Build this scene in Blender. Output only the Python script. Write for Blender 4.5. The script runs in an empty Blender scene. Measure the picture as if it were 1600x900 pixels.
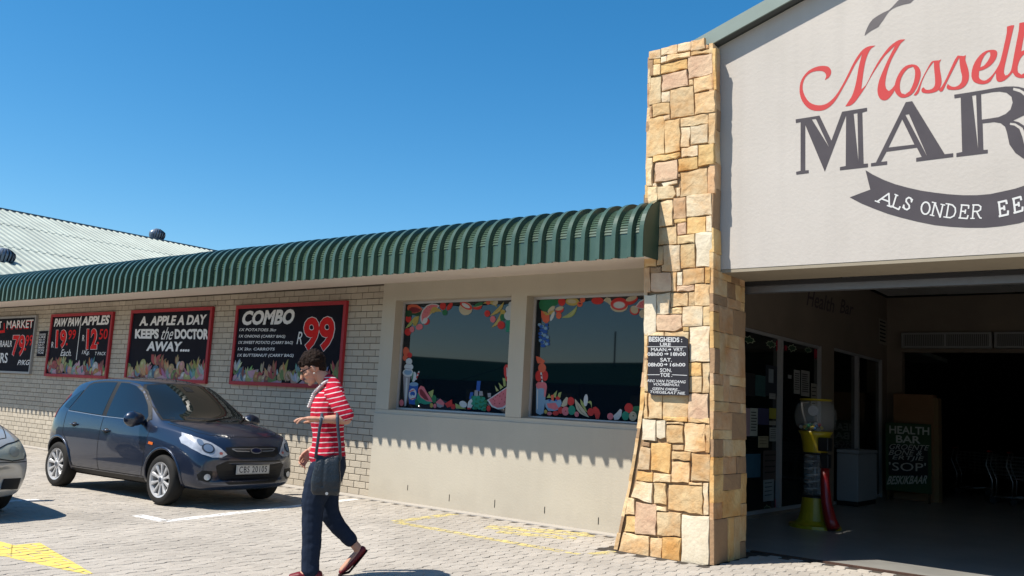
import bpy, bmesh, math, random
import numpy as np
from mathutils import Vector, Matrix, noise
from mathutils.geometry import tessellate_polygon
from mathutils.bvhtree import BVHTree
random.seed(7)
C = bpy.context.scene.collection
S = bpy.context.scene

# ------------------------------------------------------------------ camera
# basis measured from the photograph's vanishing points; world X along the shop front,
# Y into the building, Z up, the camera 1.38 m above the paving at the origin
FPX = 1382.7
AX = Vector((0.79090, 0.04019, 0.61062)); AY = Vector((0.60963, -0.13830, -0.78053)); AZ = Vector((0.05308, 0.98958, -0.13388))
CAMH = 1.38
cam = bpy.data.objects.new('camera', bpy.data.cameras.new('camera'))
C.objects.link(cam)
Rm = Matrix((AX, AY, AZ)).to_4x4()
q = Rm.to_quaternion()
cam.matrix_world = Matrix.Translation((0, 0, CAMH)) @ q.to_matrix().to_4x4()
cam.data.sensor_width = 36.0
cam.data.lens = FPX / 1600 * 36.0
cam.data.clip_start = 0.05
cam.data.clip_end = 3000
S.camera = cam

def ray(px, py):
    v = Vector((px - 800, -(py - 450), -FPX))
    return Vector((AX.dot(v), AY.dot(v), AZ.dot(v)))
def onY(px, py, Y):            # where the sight line of a pixel meets the upright plane at depth Y
    d = ray(px, py); t = Y / d.y
    return Vector((d.x * t, Y, CAMH + d.z * t))
def onX(px, py, X):
    d = ray(px, py); t = X / d.x
    return Vector((X, d.y * t, CAMH + d.z * t))
def onZ(px, py, Z=0.0):
    d = ray(px, py); t = (Z - CAMH) / d.z
    return Vector((d.x * t, d.y * t, Z))
def depth_px(p):               # pixel of a point (x, y, depth)
    r = Vector(p) - Vector((0, 0, CAMH))
    cx = AX.x*r.x + AY.x*r.y + AZ.x*r.z
    cy = AX.y*r.x + AY.y*r.y + AZ.y*r.z
    cz = AX.z*r.x + AY.z*r.y + AZ.z*r.z
    if cz > -0.1: return (-9999, -9999, -1)
    return (800 + cx/-cz*FPX, 450 - cy/-cz*FPX, -cz)

# ------------------------------------------------------------------ light
SUNV = Vector((0.56, 1.0, -1.68)).normalized()      # the way the sunlight travels
elev = math.asin(-SUNV.z)
az_to = math.atan2(-SUNV.x, -SUNV.y)                 # compass bearing of the sun from +Y towards +X
W = bpy.data.worlds.new('World'); S.world = W; W.use_nodes = True
nt = W.node_tree; nt.nodes.clear()
sky = nt.nodes.new('ShaderNodeTexSky'); sky.sky_type = 'NISHITA'; sky.sun_disc = False
sky.sun_elevation = elev; sky.sun_rotation = az_to
sky.altitude = 0.0; sky.air_density = 1.0; sky.dust_density = 0.3; sky.ozone_density = 4.0
bg = nt.nodes.new('ShaderNodeBackground'); bg.inputs['Strength'].default_value = 0.100
wo = nt.nodes.new('ShaderNodeOutputWorld')
hs = nt.nodes.new('ShaderNodeHueSaturation'); hs.inputs['Saturation'].default_value = 1.33; hs.inputs['Hue'].default_value = 0.492; hs.inputs['Value'].default_value = 1.0
nt.links.new(sky.outputs[0], hs.inputs['Color']); nt.links.new(hs.outputs[0], bg.inputs[0]); nt.links.new(bg.outputs[0], wo.inputs[0])
sun = bpy.data.objects.new('sun', bpy.data.lights.new('sun', 'SUN')); C.objects.link(sun)
sun.data.energy = 5.0; sun.data.angle = math.radians(0.53); sun.data.color = (1.0, 0.94, 0.84)
sun.rotation_mode = 'QUATERNION'; sun.rotation_quaternion = SUNV.to_track_quat('-Z', 'Y')
S.view_settings.view_transform = 'Standard'; S.view_settings.look = 'None'
S.view_settings.exposure = 0.67; S.view_settings.gamma = 1.0
S.render.engine = 'CYCLES'
S.cycles.max_bounces = 6; S.cycles.diffuse_bounces = 4; S.cycles.glossy_bounces = 3; S.cycles.transmission_bounces = 4
S.cycles.transparent_max_bounces = 8
S.cycles.use_denoising = True
S.cycles.caustics_reflective = False; S.cycles.caustics_refractive = False

# ------------------------------------------------------------------ materials
_m = {}
ALB = 0.67      # true albedo of the surfaces: the photograph is exposed a little above them
def mat(name, col, rough=0.8, spec=0.3, metal=0.0, var=0.0, nscale=0.0, namt=0.0, bump=0.0, bscale=40.0,
        col2=None, coat=0.0, stretch=(1, 1, 1), ior=1.45, dirt=0.0, streak=0.0, splash=0.0):
    """procedural surface: base colour, per-piece brightness (var), two-colour noise (col2/nscale/namt), fine relief (bump)"""
    if name in _m: return _m[name]
    col = tuple(c*ALB for c in col)
    if col2: col2 = tuple(c*ALB for c in col2)
    m = bpy.data.materials.new(name); m.use_nodes = True
    n = m.node_tree.nodes; l = m.node_tree.links; b = n['Principled BSDF']
    b.inputs['Base Color'].default_value = (*col, 1); b.inputs['Roughness'].default_value = rough
    b.inputs['Metallic'].default_value = metal; b.inputs['IOR'].default_value = ior
    b.inputs['Specular IOR Level'].default_value = spec
    b.inputs['Coat Weight'].default_value = coat; b.inputs['Coat Roughness'].default_value = 0.03
    out = None
    tc = n.new('ShaderNodeTexCoord'); mp = n.new('ShaderNodeMapping'); mp.inputs['Scale'].default_value = stretch
    geo = n.new('ShaderNodeNewGeometry')
    l.new(geo.outputs['Position'], mp.inputs['Vector'])
    if nscale:
        t = n.new('ShaderNodeTexNoise'); t.inputs['Scale'].default_value = nscale; t.inputs['Detail'].default_value = 5
        t.inputs['Roughness'].default_value = 0.62
        l.new(mp.outputs[0], t.inputs['Vector'])
        r = n.new('ShaderNodeMapRange'); r.inputs[1].default_value = 0.35; r.inputs[2].default_value = 0.68
        r.inputs[3].default_value = 0; r.inputs[4].default_value = namt
        l.new(t.outputs[0], r.inputs[0])
        mx = n.new('ShaderNodeMix'); mx.data_type = 'RGBA'
        mx.inputs[6].default_value = (*col, 1)
        mx.inputs[7].default_value = (*(col2 or tuple(c*0.6 for c in col)), 1)
        l.new(r.outputs[0], mx.inputs[0]); out = mx.outputs[2]
    if dirt:
        t = n.new('ShaderNodeTexNoise'); t.inputs['Scale'].default_value = 0.9; t.inputs['Detail'].default_value = 7
        l.new(geo.outputs['Position'], t.inputs['Vector'])
        r = n.new('ShaderNodeMapRange'); r.inputs[1].default_value = 0.3; r.inputs[2].default_value = 0.75
        r.inputs[3].default_value = 1.0 + dirt*0.4; r.inputs[4].default_value = 1.0 - dirt
        l.new(t.outputs[0], r.inputs[0])
        mx = n.new('ShaderNodeMix'); mx.data_type = 'RGBA'; mx.blend_type = 'MULTIPLY'; mx.inputs[0].default_value = 1
        if out: l.new(out, mx.inputs[6])
        else: mx.inputs[6].default_value = (*col, 1)
        l.new(r.outputs[0], mx.inputs[7]); out = mx.outputs[2]
    if streak:       # rain marks: long upright stains
        ms = n.new('ShaderNodeMapping'); ms.inputs['Scale'].default_value = (7, 7, 0.45); l.new(geo.outputs['Position'], ms.inputs['Vector'])
        t = n.new('ShaderNodeTexNoise'); t.inputs['Scale'].default_value = 1.0; t.inputs['Detail'].default_value = 6; l.new(ms.outputs[0], t.inputs['Vector'])
        r = n.new('ShaderNodeMapRange'); r.inputs[1].default_value = 0.48; r.inputs[2].default_value = 0.75; r.inputs[3].default_value = 1.0; r.inputs[4].default_value = 1.0 - streak
        l.new(t.outputs[0], r.inputs[0])
        mx = n.new('ShaderNodeMix'); mx.data_type = 'RGBA'; mx.blend_type = 'MULTIPLY'; mx.inputs[0].default_value = 1
        if out: l.new(out, mx.inputs[6])
        else: mx.inputs[6].default_value = (*col, 1)
        l.new(r.outputs[0], mx.inputs[7]); out = mx.outputs[2]
    if splash:       # soil splashed up from the paving
        sp_ = n.new('ShaderNodeSeparateXYZ'); l.new(geo.outputs['Position'], sp_.inputs[0])
        t = n.new('ShaderNodeTexNoise'); t.inputs['Scale'].default_value = 5.0; t.inputs['Detail'].default_value = 7; l.new(geo.outputs['Position'], t.inputs['Vector'])
        ad = n.new('ShaderNodeMath'); ad.operation = 'MULTIPLY_ADD'; ad.inputs[1].default_value = -0.55; l.new(t.outputs[0], ad.inputs[0]); l.new(sp_.outputs['Z'], ad.inputs[2])
        r = n.new('ShaderNodeMapRange'); r.inputs[1].default_value = -0.30; r.inputs[2].default_value = 0.05; r.inputs[3].default_value = splash; r.inputs[4].default_value = 0.0
        l.new(ad.outputs[0], r.inputs[0])
        mx = n.new('ShaderNodeMix'); mx.data_type = 'RGBA'
        if out: l.new(out, mx.inputs[6])
        else: mx.inputs[6].default_value = (*col, 1)
        mx.inputs[7].default_value = (0.17, 0.14, 0.11, 1); l.new(r.outputs[0], mx.inputs[0]); out = mx.outputs[2]
    if var:
        oi = n.new('ShaderNodeObjectInfo'); at = n.new('ShaderNodeAttribute'); at.attribute_name = 'var'
        ad = n.new('ShaderNodeMath'); ad.operation = 'ADD'; l.new(oi.outputs['Random'], ad.inputs[0]); l.new(at.outputs['Fac'], ad.inputs[1])
        fr = n.new('ShaderNodeMath'); fr.operation = 'FRACT'; l.new(ad.outputs[0], fr.inputs[0])
        r = n.new('ShaderNodeMapRange'); r.inputs[3].default_value = 1 - var; r.inputs[4].default_value = 1 + var
        l.new(fr.outputs[0], r.inputs[0])
        mx = n.new('ShaderNodeMix'); mx.data_type = 'RGBA'; mx.blend_type = 'MULTIPLY'; mx.inputs[0].default_value = 1
        if out: l.new(out, mx.inputs[6])
        else: mx.inputs[6].default_value = (*col, 1)
        l.new(r.outputs[0], mx.inputs[7]); out = mx.outputs[2]
    if out: l.new(out, b.inputs['Base Color'])
    if bump:
        t = n.new('ShaderNodeTexNoise'); t.inputs['Scale'].default_value = bscale; t.inputs['Detail'].default_value = 6
        l.new(mp.outputs[0], t.inputs['Vector'])
        bp = n.new('ShaderNodeBump'); bp.inputs['Strength'].default_value = min(1, bump); bp.inputs['Distance'].default_value = 0.02*max(1, bump)
        l.new(t.outputs[0], bp.inputs['Height']); l.new(bp.outputs[0], b.inputs['Normal'])
    _m[name] = m
    return m

# ------------------------------------------------------------------ builders
_off = {}
def tag(o, label=None, cat=None, group=None, kind=None):
    if label: o['label'] = label
    if cat: o['category'] = cat
    if group: o['group'] = group
    if kind: o['kind'] = kind
    return o
def empty(name, loc, label=None, cat=None, group=None, kind=None, rz=0.0):
    o = bpy.data.objects.new(name, None); C.objects.link(o); o.location = loc; o.rotation_euler = (0, 0, rz)
    o.empty_display_size = 0.1
    _off[o.name] = Vector(loc)
    return tag(o, label, cat, group, kind)
def link_mesh(name, me, m, parent=None, smooth=False, local=False):
    """link a mesh written in world coordinates (or, local=True, in its thing's own) under parent"""
    if parent is not None and not local:
        off = _off.get(parent.name, Vector((0, 0, 0)))
        if off.length: me.transform(Matrix.Translation(-off))
    if m is not None:
        for x in (m if isinstance(m, (list, tuple)) else [m]): me.materials.append(x)
    if smooth:
        for p in me.polygons: p.use_smooth = True
    o = bpy.data.objects.new(name, me); C.objects.link(o)
    if parent is not None:
        o.parent = parent; _off[o.name] = _off.get(parent.name, Vector((0, 0, 0))) if not local else Vector((0, 0, 0))
    else: _off[o.name] = Vector((0, 0, 0))
    return o

class MB:
    def __init__(s): s.v = []; s.f = []; s.mi = []; s.cur = 0; s.var = []; s.cv = 0.0; s.usevar = False
    def add(s, vs, fs):
        b = len(s.v); s.v += [tuple(x) for x in vs]
        for f in fs: s.f.append(tuple(b + i for i in f)); s.mi.append(s.cur); s.var.append(s.cv)
        return s
    def quad(s, a, b, c, d): return s.add([a, b, c, d], [(0, 1, 2, 3)])
    def box(s, x0, x1, y0, y1, z0, z1):
        v = [(x0,y0,z0),(x1,y0,z0),(x1,y1,z0),(x0,y1,z0),(x0,y0,z1),(x1,y0,z1),(x1,y1,z1),(x0,y1,z1)]
        return s.add(v, [(0,3,2,1),(4,5,6,7),(0,1,5,4),(1,2,6,5),(2,3,7,6),(3,0,4,7)])
    def bbox(s, x0, x1, y0, y1, z0, z1, b=0.01):
        """box with chamfered edges"""
        bm = bmesh.new(); bmesh.ops.create_cube(bm, size=1)
        bmesh.ops.scale(bm, vec=(x1-x0, y1-y0, z1-z0), verts=bm.verts)
        bmesh.ops.translate(bm, vec=((x0+x1)/2, (y0+y1)/2, (z0+z1)/2), verts=bm.verts)
        bmesh.ops.bevel(bm, geom=list(bm.edges), offset=b, segments=2, affect='EDGES', profile=0.6)
        s.addbm(bm); return s
    def addbm(s, bm):
        bm.verts.ensure_lookup_table(); bm.verts.index_update()
        s.add([tuple(v.co) for v in bm.verts], [tuple(v.index for v in f.verts) for f in bm.faces]); bm.free(); return s
    def prism(s, poly, a, b):
        """poly: list of 3D points (ccw seen from the side of offset b); extruded between offsets a and b"""
        n = len(poly); a = Vector(a); b = Vector(b)
        vs = [Vector(p)+a for p in poly] + [Vector(p)+b for p in poly]
        fs = [tuple(reversed(range(n))), tuple(range(n, 2*n))] + [(i, (i+1) % n, n+(i+1) % n, n+i) for i in range(n)]
        return s.add(vs, fs)
    def tube(s, path, r, seg=8, cap=True, squash=None):
        """round bar along a path; r a number or one per point"""
        P = [Vector(p) for p in path]; n = len(P)
        R = r if isinstance(r, (list, tuple)) else [r]*n
        vs = []; up = None
        for i, p in enumerate(P):
            t = (P[min(i+1, n-1)] - P[max(i-1, 0)]).normalized()
            if up is None:
                up = Vector((0, 0, 1)) if abs(t.z) < 0.9 else Vector((0, 1, 0))
            u = (up - t*up.dot(t)).normalized(); w = t.cross(u); up = u
            for k in range(seg):
                a = 2*math.pi*k/seg
                rr = R[i] if not isinstance(R[i], (tuple, list)) else None
                ru, rw = (R[i], R[i]) if rr is not None else R[i]
                vs.append(p + u*math.cos(a)*ru + w*math.sin(a)*rw)
        fs = []
        for i in range(n-1):
            for k in range(seg):
                a = i*seg+k; b = i*seg+(k+1) % seg
                fs.append((a, b, b+seg, a+seg))
        if cap: fs.append(tuple(reversed(range(seg)))); fs.append(tuple(range((n-1)*seg, n*seg)))
        return s.add(vs, fs)
    def lathe(s, prof, c=(0,0,0), seg=24, axis='Z', cap=True):
        """prof: list of (radius, height)"""
        vs = []; fs = []; c = Vector(c)
        for r, h in prof:
            for k in range(seg):
                a = 2*math.pi*k/seg; x, y = r*math.cos(a), r*math.sin(a)
                v = {'Z': Vector((x, y, h)), 'Y': Vector((x, h, -y)), 'X': Vector((h, x, y))}[axis]
                vs.append(c+v)
        n = len(prof)
        for i in range(n-1):
            for k in range(seg):
                a = i*seg+k; b = i*seg+(k+1) % seg
                fs.append((a, b, b+seg, a+seg))
        if cap and prof[0][0] > 1e-6: fs.append(tuple(reversed(range(seg))))
        if cap and prof[-1][0] > 1e-6: fs.append(tuple(range((n-1)*seg, n*seg)))
        return s.add(vs, fs)
    def ball(s, c, r, sub=2, sq=(1, 1, 1)):
        bm = bmesh.new(); bmesh.ops.create_icosphere(bm, subdivisions=sub, radius=1)
        for v in bm.verts: v.co = Vector((v.co.x*r*sq[0]+c[0], v.co.y*r*sq[1]+c[1], v.co.z*r*sq[2]+c[2]))
        return s.addbm(bm)
    def poly(s, pts, holes=()):
        """flat filled outline with holes, any winding"""
        L = [[Vector(p) for p in pts]] + [[Vector(p) for p in h] for h in holes]
        flat = [p for r in L for p in r]
        tris = tessellate_polygon(L)
        nrm = None; fs = []
        for t in tris:
            fs.append(tuple(t))
        return s.add(flat, fs)
    def build(s, name, m, parent=None, smooth=False, label=None, cat=None, group=None, kind=None, local=False, facing=None):
        me = bpy.data.meshes.new(name); me.from_pydata(s.v, [], s.f)
        for i, p in enumerate(me.polygons): p.material_index = s.mi[i]
        if s.usevar:
            a = me.attributes.new('var', 'FLOAT', 'FACE'); a.data.foreach_set('value', s.var)
        me.validate()
        if facing is not None:
            me.update()
            bm = bmesh.new(); bm.from_mesh(me); F = Vector(facing)
            for f in bm.faces:
                f.normal_update()
                if f.normal.dot(F) < 0: f.normal_flip()
            bm.to_mesh(me); bm.free()
        me.update()
        o = link_mesh(name, me, m, parent, smooth, local)
        return tag(o, label, cat, group, kind)
def recalc(o):
    bm = bmesh.new(); bm.from_mesh(o.data); bmesh.ops.recalc_face_normals(bm, faces=bm.faces); bm.to_mesh(o.data); bm.free()
def share(src, name, loc, parent=None, rot=None, scale=None):
    o = bpy.data.objects.new(name, src.data); C.objects.link(o); o.location = loc
    if rot: o.rotation_euler = rot
    if scale: o.scale = scale
    if parent is not None: o.parent = parent
    return o
def copy_tree(o, parent=None):
    c = o.copy(); C.objects.link(c); c.parent = parent
    for ch in list(o.children): copy_tree(ch, c)
    return c
_txt = {}
def text_geo(s, bold=0.0, shear=0.0, space=1.0, extr=0.0, res=3):
    """lettering from the built-in face as (verts, faces), scaled to a unit box 0..1 x 0..1"""
    key = (s, bold, shear, space)
    if key in _txt: return _txt[key]
    cu = bpy.data.curves.new('lettering', 'FONT'); cu.body = s; cu.size = 1; cu.offset = bold; cu.shear = shear
    cu.space_character = space; cu.resolution_u = res; cu.fill_mode = 'FRONT'; cu.space_line = 0.9
    ob = bpy.data.objects.new('lettering_tmp', cu)
    me = bpy.data.meshes.new_from_object(ob)
    v = [tuple(p.co) for p in me.vertices]; f = [tuple(p.vertices) for p in me.polygons]
    bpy.data.objects.remove(ob); bpy.data.curves.remove(cu); bpy.data.meshes.remove(me)
    xs = [p[0] for p in v]; ys = [p[1] for p in v]
    x0, x1, y0, y1 = min(xs), max(xs), min(ys), max(ys)
    v = [((p[0]-x0)/(x1-x0), (p[1]-y0)/(y1-y0)) for p in v]
    _txt[key] = (v, f, (x1-x0)/(y1-y0)); return _txt[key]
def put_text(mb, s, fn, bold=0.0, shear=0.0, space=1.0):
    """fn maps the unit box (u right, v up) to a 3D point"""
    v, f, _ = text_geo(s, bold, shear, space)
    mb.add([fn(a, b) for a, b in v], f)
# ================================================================== ground
YW = 9.135          # face of the brick wall
M_paver = mat('paver_concrete', (0.57, 0.52, 0.455), 0.9, 0.15, var=0.07, nscale=9, namt=0.3, col2=(0.51, 0.445, 0.38), bump=0.4, bscale=90, dirt=0.2)
M_sand = mat('joint_sand', (0.085, 0.072, 0.06), 0.95, 0.1, nscale=20, namt=0.6, col2=(0.1, 0.09, 0.08))
M_floor = mat('screed_floor', (0.40, 0.39, 0.36), 0.32, 0.4, nscale=3, namt=0.5, col2=(0.27, 0.265, 0.25), dirt=0.2)
M_apron = mat('apron_concrete', (0.56, 0.52, 0.47), 0.9, 0.2, nscale=4, namt=0.5, col2=(0.44, 0.40, 0.36), bump=0.3, bscale=60)
M_white_paint = None
def worn(name, col, wear, scale=14):
    m = bpy.data.materials.new(name); m.use_nodes = True; n = m.node_tree.nodes; l = m.node_tree.links; b = n['Principled BSDF']
    b.inputs['Base Color'].default_value = (*[c_*ALB for c_ in col], 1); b.inputs['Roughness'].default_value = 0.75
    g = n.new('ShaderNodeNewGeometry'); t = n.new('ShaderNodeTexNoise'); t.inputs['Scale'].default_value = scale; t.inputs['Detail'].default_value = 8
    t.inputs['Roughness'].default_value = 0.7
    l.new(g.outputs['Position'], t.inputs['Vector'])
    r = n.new('ShaderNodeMapRange'); r.inputs[1].default_value = wear-0.06; r.inputs[2].default_value = wear+0.06
    l.new(t.outputs[0], r.inputs[0])
    l.new(r.outputs[0], b.inputs['Alpha'])
    return m
M_yel = worn('yellow_road_paint', (0.92, 0.70, 0.16), 0.27)
M_yelw = worn('worn_yellow_road_paint', (0.80, 0.66, 0.26), 0.475, 9)
M_whi = worn('white_road_paint', (1.0, 0.98, 0.95), 0.33)
mb = MB(); mb.box(-150, 150, -150, 150, -0.4, -0.02)
M_far = mat('far_paving', (0.52, 0.48, 0.42), 0.9, 0.15, nscale=7, namt=0.6, col2=(0.33, 0.31, 0.28), dirt=0.25, bump=0.3, bscale=30)
mb.build('ground', M_far, kind='structure', label='grey paved car park ground running out past the paving blocks')
# bed of joint sand under the blocks
PX0, PX1, PY0, PY1 = -27.0, 3.0, 0.9, 9.29
mb = MB(); mb.box(PX0, PX1, PY0, PY1, -0.0195, -0.009)
mb.build('paving_bed', M_sand, kind='structure', label='dark sand bed showing in the joints of the paving')
pav = empty('pavement', (0, 0, 0), 'interlocking zigzag concrete paving of the car park in front of the shop', None, kind='structure')
LW, LL, DZ = 0.1125, 0.225, 0.014
def eoff(y):
    t = (y / LL) % 1.0
    def tr(a, b, va, vb): return va + (vb-va)*(t-a)/(b-a)
    if t < 0.1: return tr(-0.1, 0.1, -DZ, DZ)
    if t < 0.4: return DZ
    if t < 0.6: return tr(0.4, 0.6, DZ, -DZ)
    if t < 0.9: return -DZ
    return tr(0.9, 1.1, -DZ, DZ)
def paver_outline(odd, inset):
    """outline about the paver's own centre line, y from -LL/2..LL/2"""
    ph = 0.5 if odd else 0.0
    ys = [0.0+inset/LL, 0.1, 0.4, 0.6, 0.9, 1.0-inset/LL]
    R = [(LW/2 - inset + eoff((t+ph)*LL), (t-0.5)*LL) for t in ys]
    Lf = [(-LW/2 + inset + eoff((t+ph)*LL), (t-0.5)*LL) for t in reversed(ys)]
    return R + Lf
PAVT = {}
for odd in (0, 1):
    top = paver_outline(odd, 0.0066); mid = paver_outline(odd, 0.0032)
    PAVT[odd] = (top, mid)
def paver_geo(odd, top_z=0.0, tilt=(0, 0)):
    top, mid = PAVT[odd]; n = len(top)
    vs = [(x, y, top_z + x*tilt[0] + y*tilt[1]) for x, y in top] + [(x, y, top_z-0.004 + x*tilt[0] + y*tilt[1]) for x, y in mid] + [(x, y, -0.012) for x, y in mid]
    fs = [tuple(range(n))] + [(n+i, n+(i+1) % n, (i+1) % n, i) for i in range(n)] + [(2*n+i, 2*n+(i+1) % n, n+(i+1) % n, n+i) for i in range(n)]
    return vs, fs
pavers = []   # (x, y, odd, z, tilt)
i = 0; x = PX0 + LW/2
while x < PX1:
    odd = i % 2
    y = PY0 + (0 if not odd else LL/2) + LL/2
    # keep the wave in step with eoff: the outline is phased from the block's own start
    while y < PY1 - LL/2 + 0.01:
        ok = True
        if x < -3.95 and y > 8.82: ok = False           # apron along the wall
        if x < -3.68 and y > 7.95 and x > -5.0: ok = False  # stone pillar stands there
        if ok: pavers.append((x, y, odd, random.uniform(-0.0018, 0.0014), (random.gauss(0, 0.012), random.gauss(0, 0.007))))
        y += LL
    x += LW; i += 1
def inview(x, y):
    a, b, d = depth_px((x, y, 0))
    return -40 < a < 1640 and 600 < b < 925
vis = sorted([k for k, p in enumerate(pavers) if inview(p[0], p[1])], key=lambda k: depth_px((pavers[k][0], pavers[k][1], 0))[2])
single = set(vis[:300])
protos = {}
for odd in (0, 1):
    b = MB(); b.add(*paver_geo(odd)); me = bpy.data.meshes.new('paver'); me.from_pydata(b.v, [], b.f); me.materials.append(M_paver); protos[odd] = me
big = MB(); big.usevar = True
for k, (px_, py_, odd, dz, tl) in enumerate(pavers):
    if k in single:
        o = bpy.data.objects.new('paver', protos[odd]); C.objects.link(o); o.parent = pav
        o.location = (px_, py_, dz); o.rotation_euler = (tl[1], -tl[0], 0)
    else:
        d = math.hypot(px_, py_); big.cv = random.random()
        vs, fs = paver_geo(odd, dz, tl)
        if not inview(px_, py_): fs = fs[:13]
        big.add([(a+px_, b+py_, c) for a, b, c in vs], fs)
big.build('paving_blocks', M_paver, pav, kind='stuff')
# markings: the paint lies on the blocks, broken by their joints
def clip(poly, conv):
    """clip a 2D outline with a convex ccw polygon"""
    out = poly
    for i in range(len(conv)):
        ax, ay = conv[i]; bx, by = conv[(i+1) % len(conv)]
        ins = lambda p: (bx-ax)*(p[1]-ay) - (by-ay)*(p[0]-ax) >= 0
        res = []
        for j in range(len(out)):
            p, q = out[j-1], out[j]; pi, qi = ins(p), ins(q)
            if pi != qi:
                d1 = (bx-ax)*(p[1]-ay) - (by-ay)*(p[0]-ax); d2 = (bx-ax)*(q[1]-ay) - (by-ay)*(q[0]-ax)
                t = d1/(d1-d2); res.append((p[0]+(q[0]-p[0])*t, p[1]+(q[1]-p[1])*t))
            if qi: res.append(q)
        out = res
        if len(out) < 3: return []
    return out
def ccw(p):
    a = sum(p[i-1][0]*p[i][1]-p[i][0]*p[i-1][1] for i in range(len(p)))
    return p if a > 0 else list(reversed(p))
def marking(name, polys, m, label):
    b = MB()
    for pg in polys:
        pg = ccw(pg); xs = [p[0] for p in pg]; ys = [p[1] for p in pg]
        for (x, y, odd, dz, tl) in pavers:
            if min(xs)-0.1 < x < max(xs)+0.1 and min(ys)-0.15 < y < max(ys)+0.15:
                c = clip([(x+a, y+bb) for a, bb in PAVT[odd][0]], pg)
                if len(c) > 2:
                    vs = [(a, bb, dz+0.0012+(a-x)*tl[0]+(bb-y)*tl[1]) for a, bb in c]
                    t = tessellate_polygon([[Vector(v) for v in vs]])
                    b.add(vs, [tuple(q) for q in t])
    return b.build(name, m, label=label, kind='structure', facing=(0, 0, 1))
def G(px, py):
    p = onZ(px, py); return (p.x, p.y)
def strip(a, b, w):
    a = Vector(a); b = Vector(b); d = (b-a).normalized(); n = Vector((-d.y, d.x))*w/2
    return [tuple(a-n), tuple(b-n), tuple(b+n), tuple(a+n)]
marking('yellow_arrow_marking', [[G(18, 852), G(62, 848), G(146, 897), G(132, 897.5), G(80, 886), G(16, 872)], [G(-60, 845), G(2, 846), G(20, 852), G(18, 872), G(0, 869), G(-60, 862)]], M_yel, 'bright yellow painted arrow on the paving at the lower left')
marking('white_parking_line', [strip((-8.70, 5.38), (-9.40, 8.75), 0.135)], M_whi, 'long white painted parking bay line in front of the dark blue car')
marking('white_bay_corner', [strip((-9.25, 5.40), (-8.70, 5.40), 0.15), strip(G(-10, 784), G(61, 780.5), 0.16)], M_whi, 'short white painted bay ticks between the two cars')
marking('yellow_bay_outline', [strip(G(618, 815), G(709, 803), 0.16), strip(G(620, 816), G(880, 862), 0.15), strip(G(884, 863), G(905, 866), 0.1)], M_yelw, 'worn yellow bay outline painted in front of the windows')
marking('yellow_bay_lettering', [strip(G(760, 823), G(930, 836), 0.36), strip(G(778, 831), G(900, 842), 0.24), strip(G(923, 866), G(965, 862), 0.14)], M_yelw, 'faded yellow painted patch inside the bay by the wall')
# apron strip at the foot of the wall
mb = MB(); mb.box(-27, -4.5, 8.90, 9.2, -0.015, 0.004)
mb.build('wall_apron', M_apron, kind='structure', label='narrow pale concrete strip along the foot of the shop wall')
# entrance floor with its steel threshold
mb = MB(); mb.box(-6.3, 9.2, 9.34, 34.3, -0.018, 0.006)
mb.build('entrance_floor', M_floor, kind='structure', label='smooth grey screed floor of the market entrance')
M_rust = mat('rusty_steel', (0.12, 0.065, 0.045), 0.7, 0.3, nscale=30, namt=0.7, col2=(0.05, 0.03, 0.025))
mb = MB(); mb.box(-3.86, 9.0, 9.29, 9.34, -0.015, 0.010)
mb.build('threshold', M_rust, kind='structure', label='rusty steel threshold strip between paving and entrance floor')
# ================================================================== shop wall of painted bricks
PAINT = (0.55, 0.50, 0.435)
M_brick = mat('painted_brick', (0.62, 0.55, 0.445), 0.85, 0.1, splash=0.12, var=0.08, nscale=12, namt=0.35, col2=(0.52, 0.455, 0.36), bump=0.3, bscale=70)
M_mortar = mat('dark_mortar', (0.18, 0.15, 0.12), 0.95, 0.1, nscale=25, namt=0.5)
M_plaster = mat('painted_plaster', (0.66, 0.60, 0.49), 0.8, 0.2, nscale=1.6, namt=0.35, col2=(0.61, 0.555, 0.45), bump=0.12, bscale=35, dirt=0.08, streak=0.03, splash=0.14)
M_soffit = mat('soffit_board', (0.98, 0.88, 0.80), 0.8, 0.2, nscale=2, namt=0.3, col2=(0.90, 0.80, 0.72))
WX0, WX1 = -30.0, -9.53        # brick stretch of the front
BP, BH = 0.25, 0.0965
wall = empty('brick_wall', (WX1, YW, 0), 'long shop wall of painted grey-beige bricks behind the parked cars', 'wall')
mb = MB(); mb.box(WX0, WX1, YW+0.009, YW+0.25, -0.05, 3.13)
mb.build('mortar', M_mortar, wall)
def brick_geo(L=BP, H=BH):
    g = 0.0045; b = 0.004
    x0, x1, z0, z1 = g, L-g, g, H-g
    o = [(x0, z0), (x1, z0), (x1, z1), (x0, z1)]; i_ = [(x0+b, z0+b), (x1-b, z0+b), (x1-b, z1-b), (x0+b, z1-b)]
    vs = [(x, 0.0, z) for x, z in i_] + [(x, b, z) for x, z in o] + [(x, 0.012, z) for x, z in o]
    fs = [(0, 1, 2, 3)] + [(4+k, 4+(k+1) % 4, (k+1) % 4, k) for k in range(4)] + [(8+k, 8+(k+1) % 4, 4+(k+1) % 4, 4+k) for k in range(4)]
    return vs, fs
bl = []
for r in range(32):
    z = r*BH; x = WX1 - BP + (BP/2 if r % 2 else 0)
    if r % 2: bl.append((WX1-BP/2, z, BP/2))
    x = WX1 - BP - (BP/2 if r % 2 else 0)
    while x > WX0: bl.append((x, z, BP)); x -= BP
bme = {}
for L in (BP, BP/2):
    v, f = brick_geo(L); me = bpy.data.meshes.new('brick'); me.from_pydata(v, [], f); me.materials.append(M_brick); bme[L] = me
rest = MB(); rest.usevar = True
bl.sort(key=lambda t: -t[0])
def hidden(x, z):      # behind a board
    return 1.56 < z+BH/2 < 2.84 and -13.1 < x+BP/2 < -10.36
n1 = 0
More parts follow.
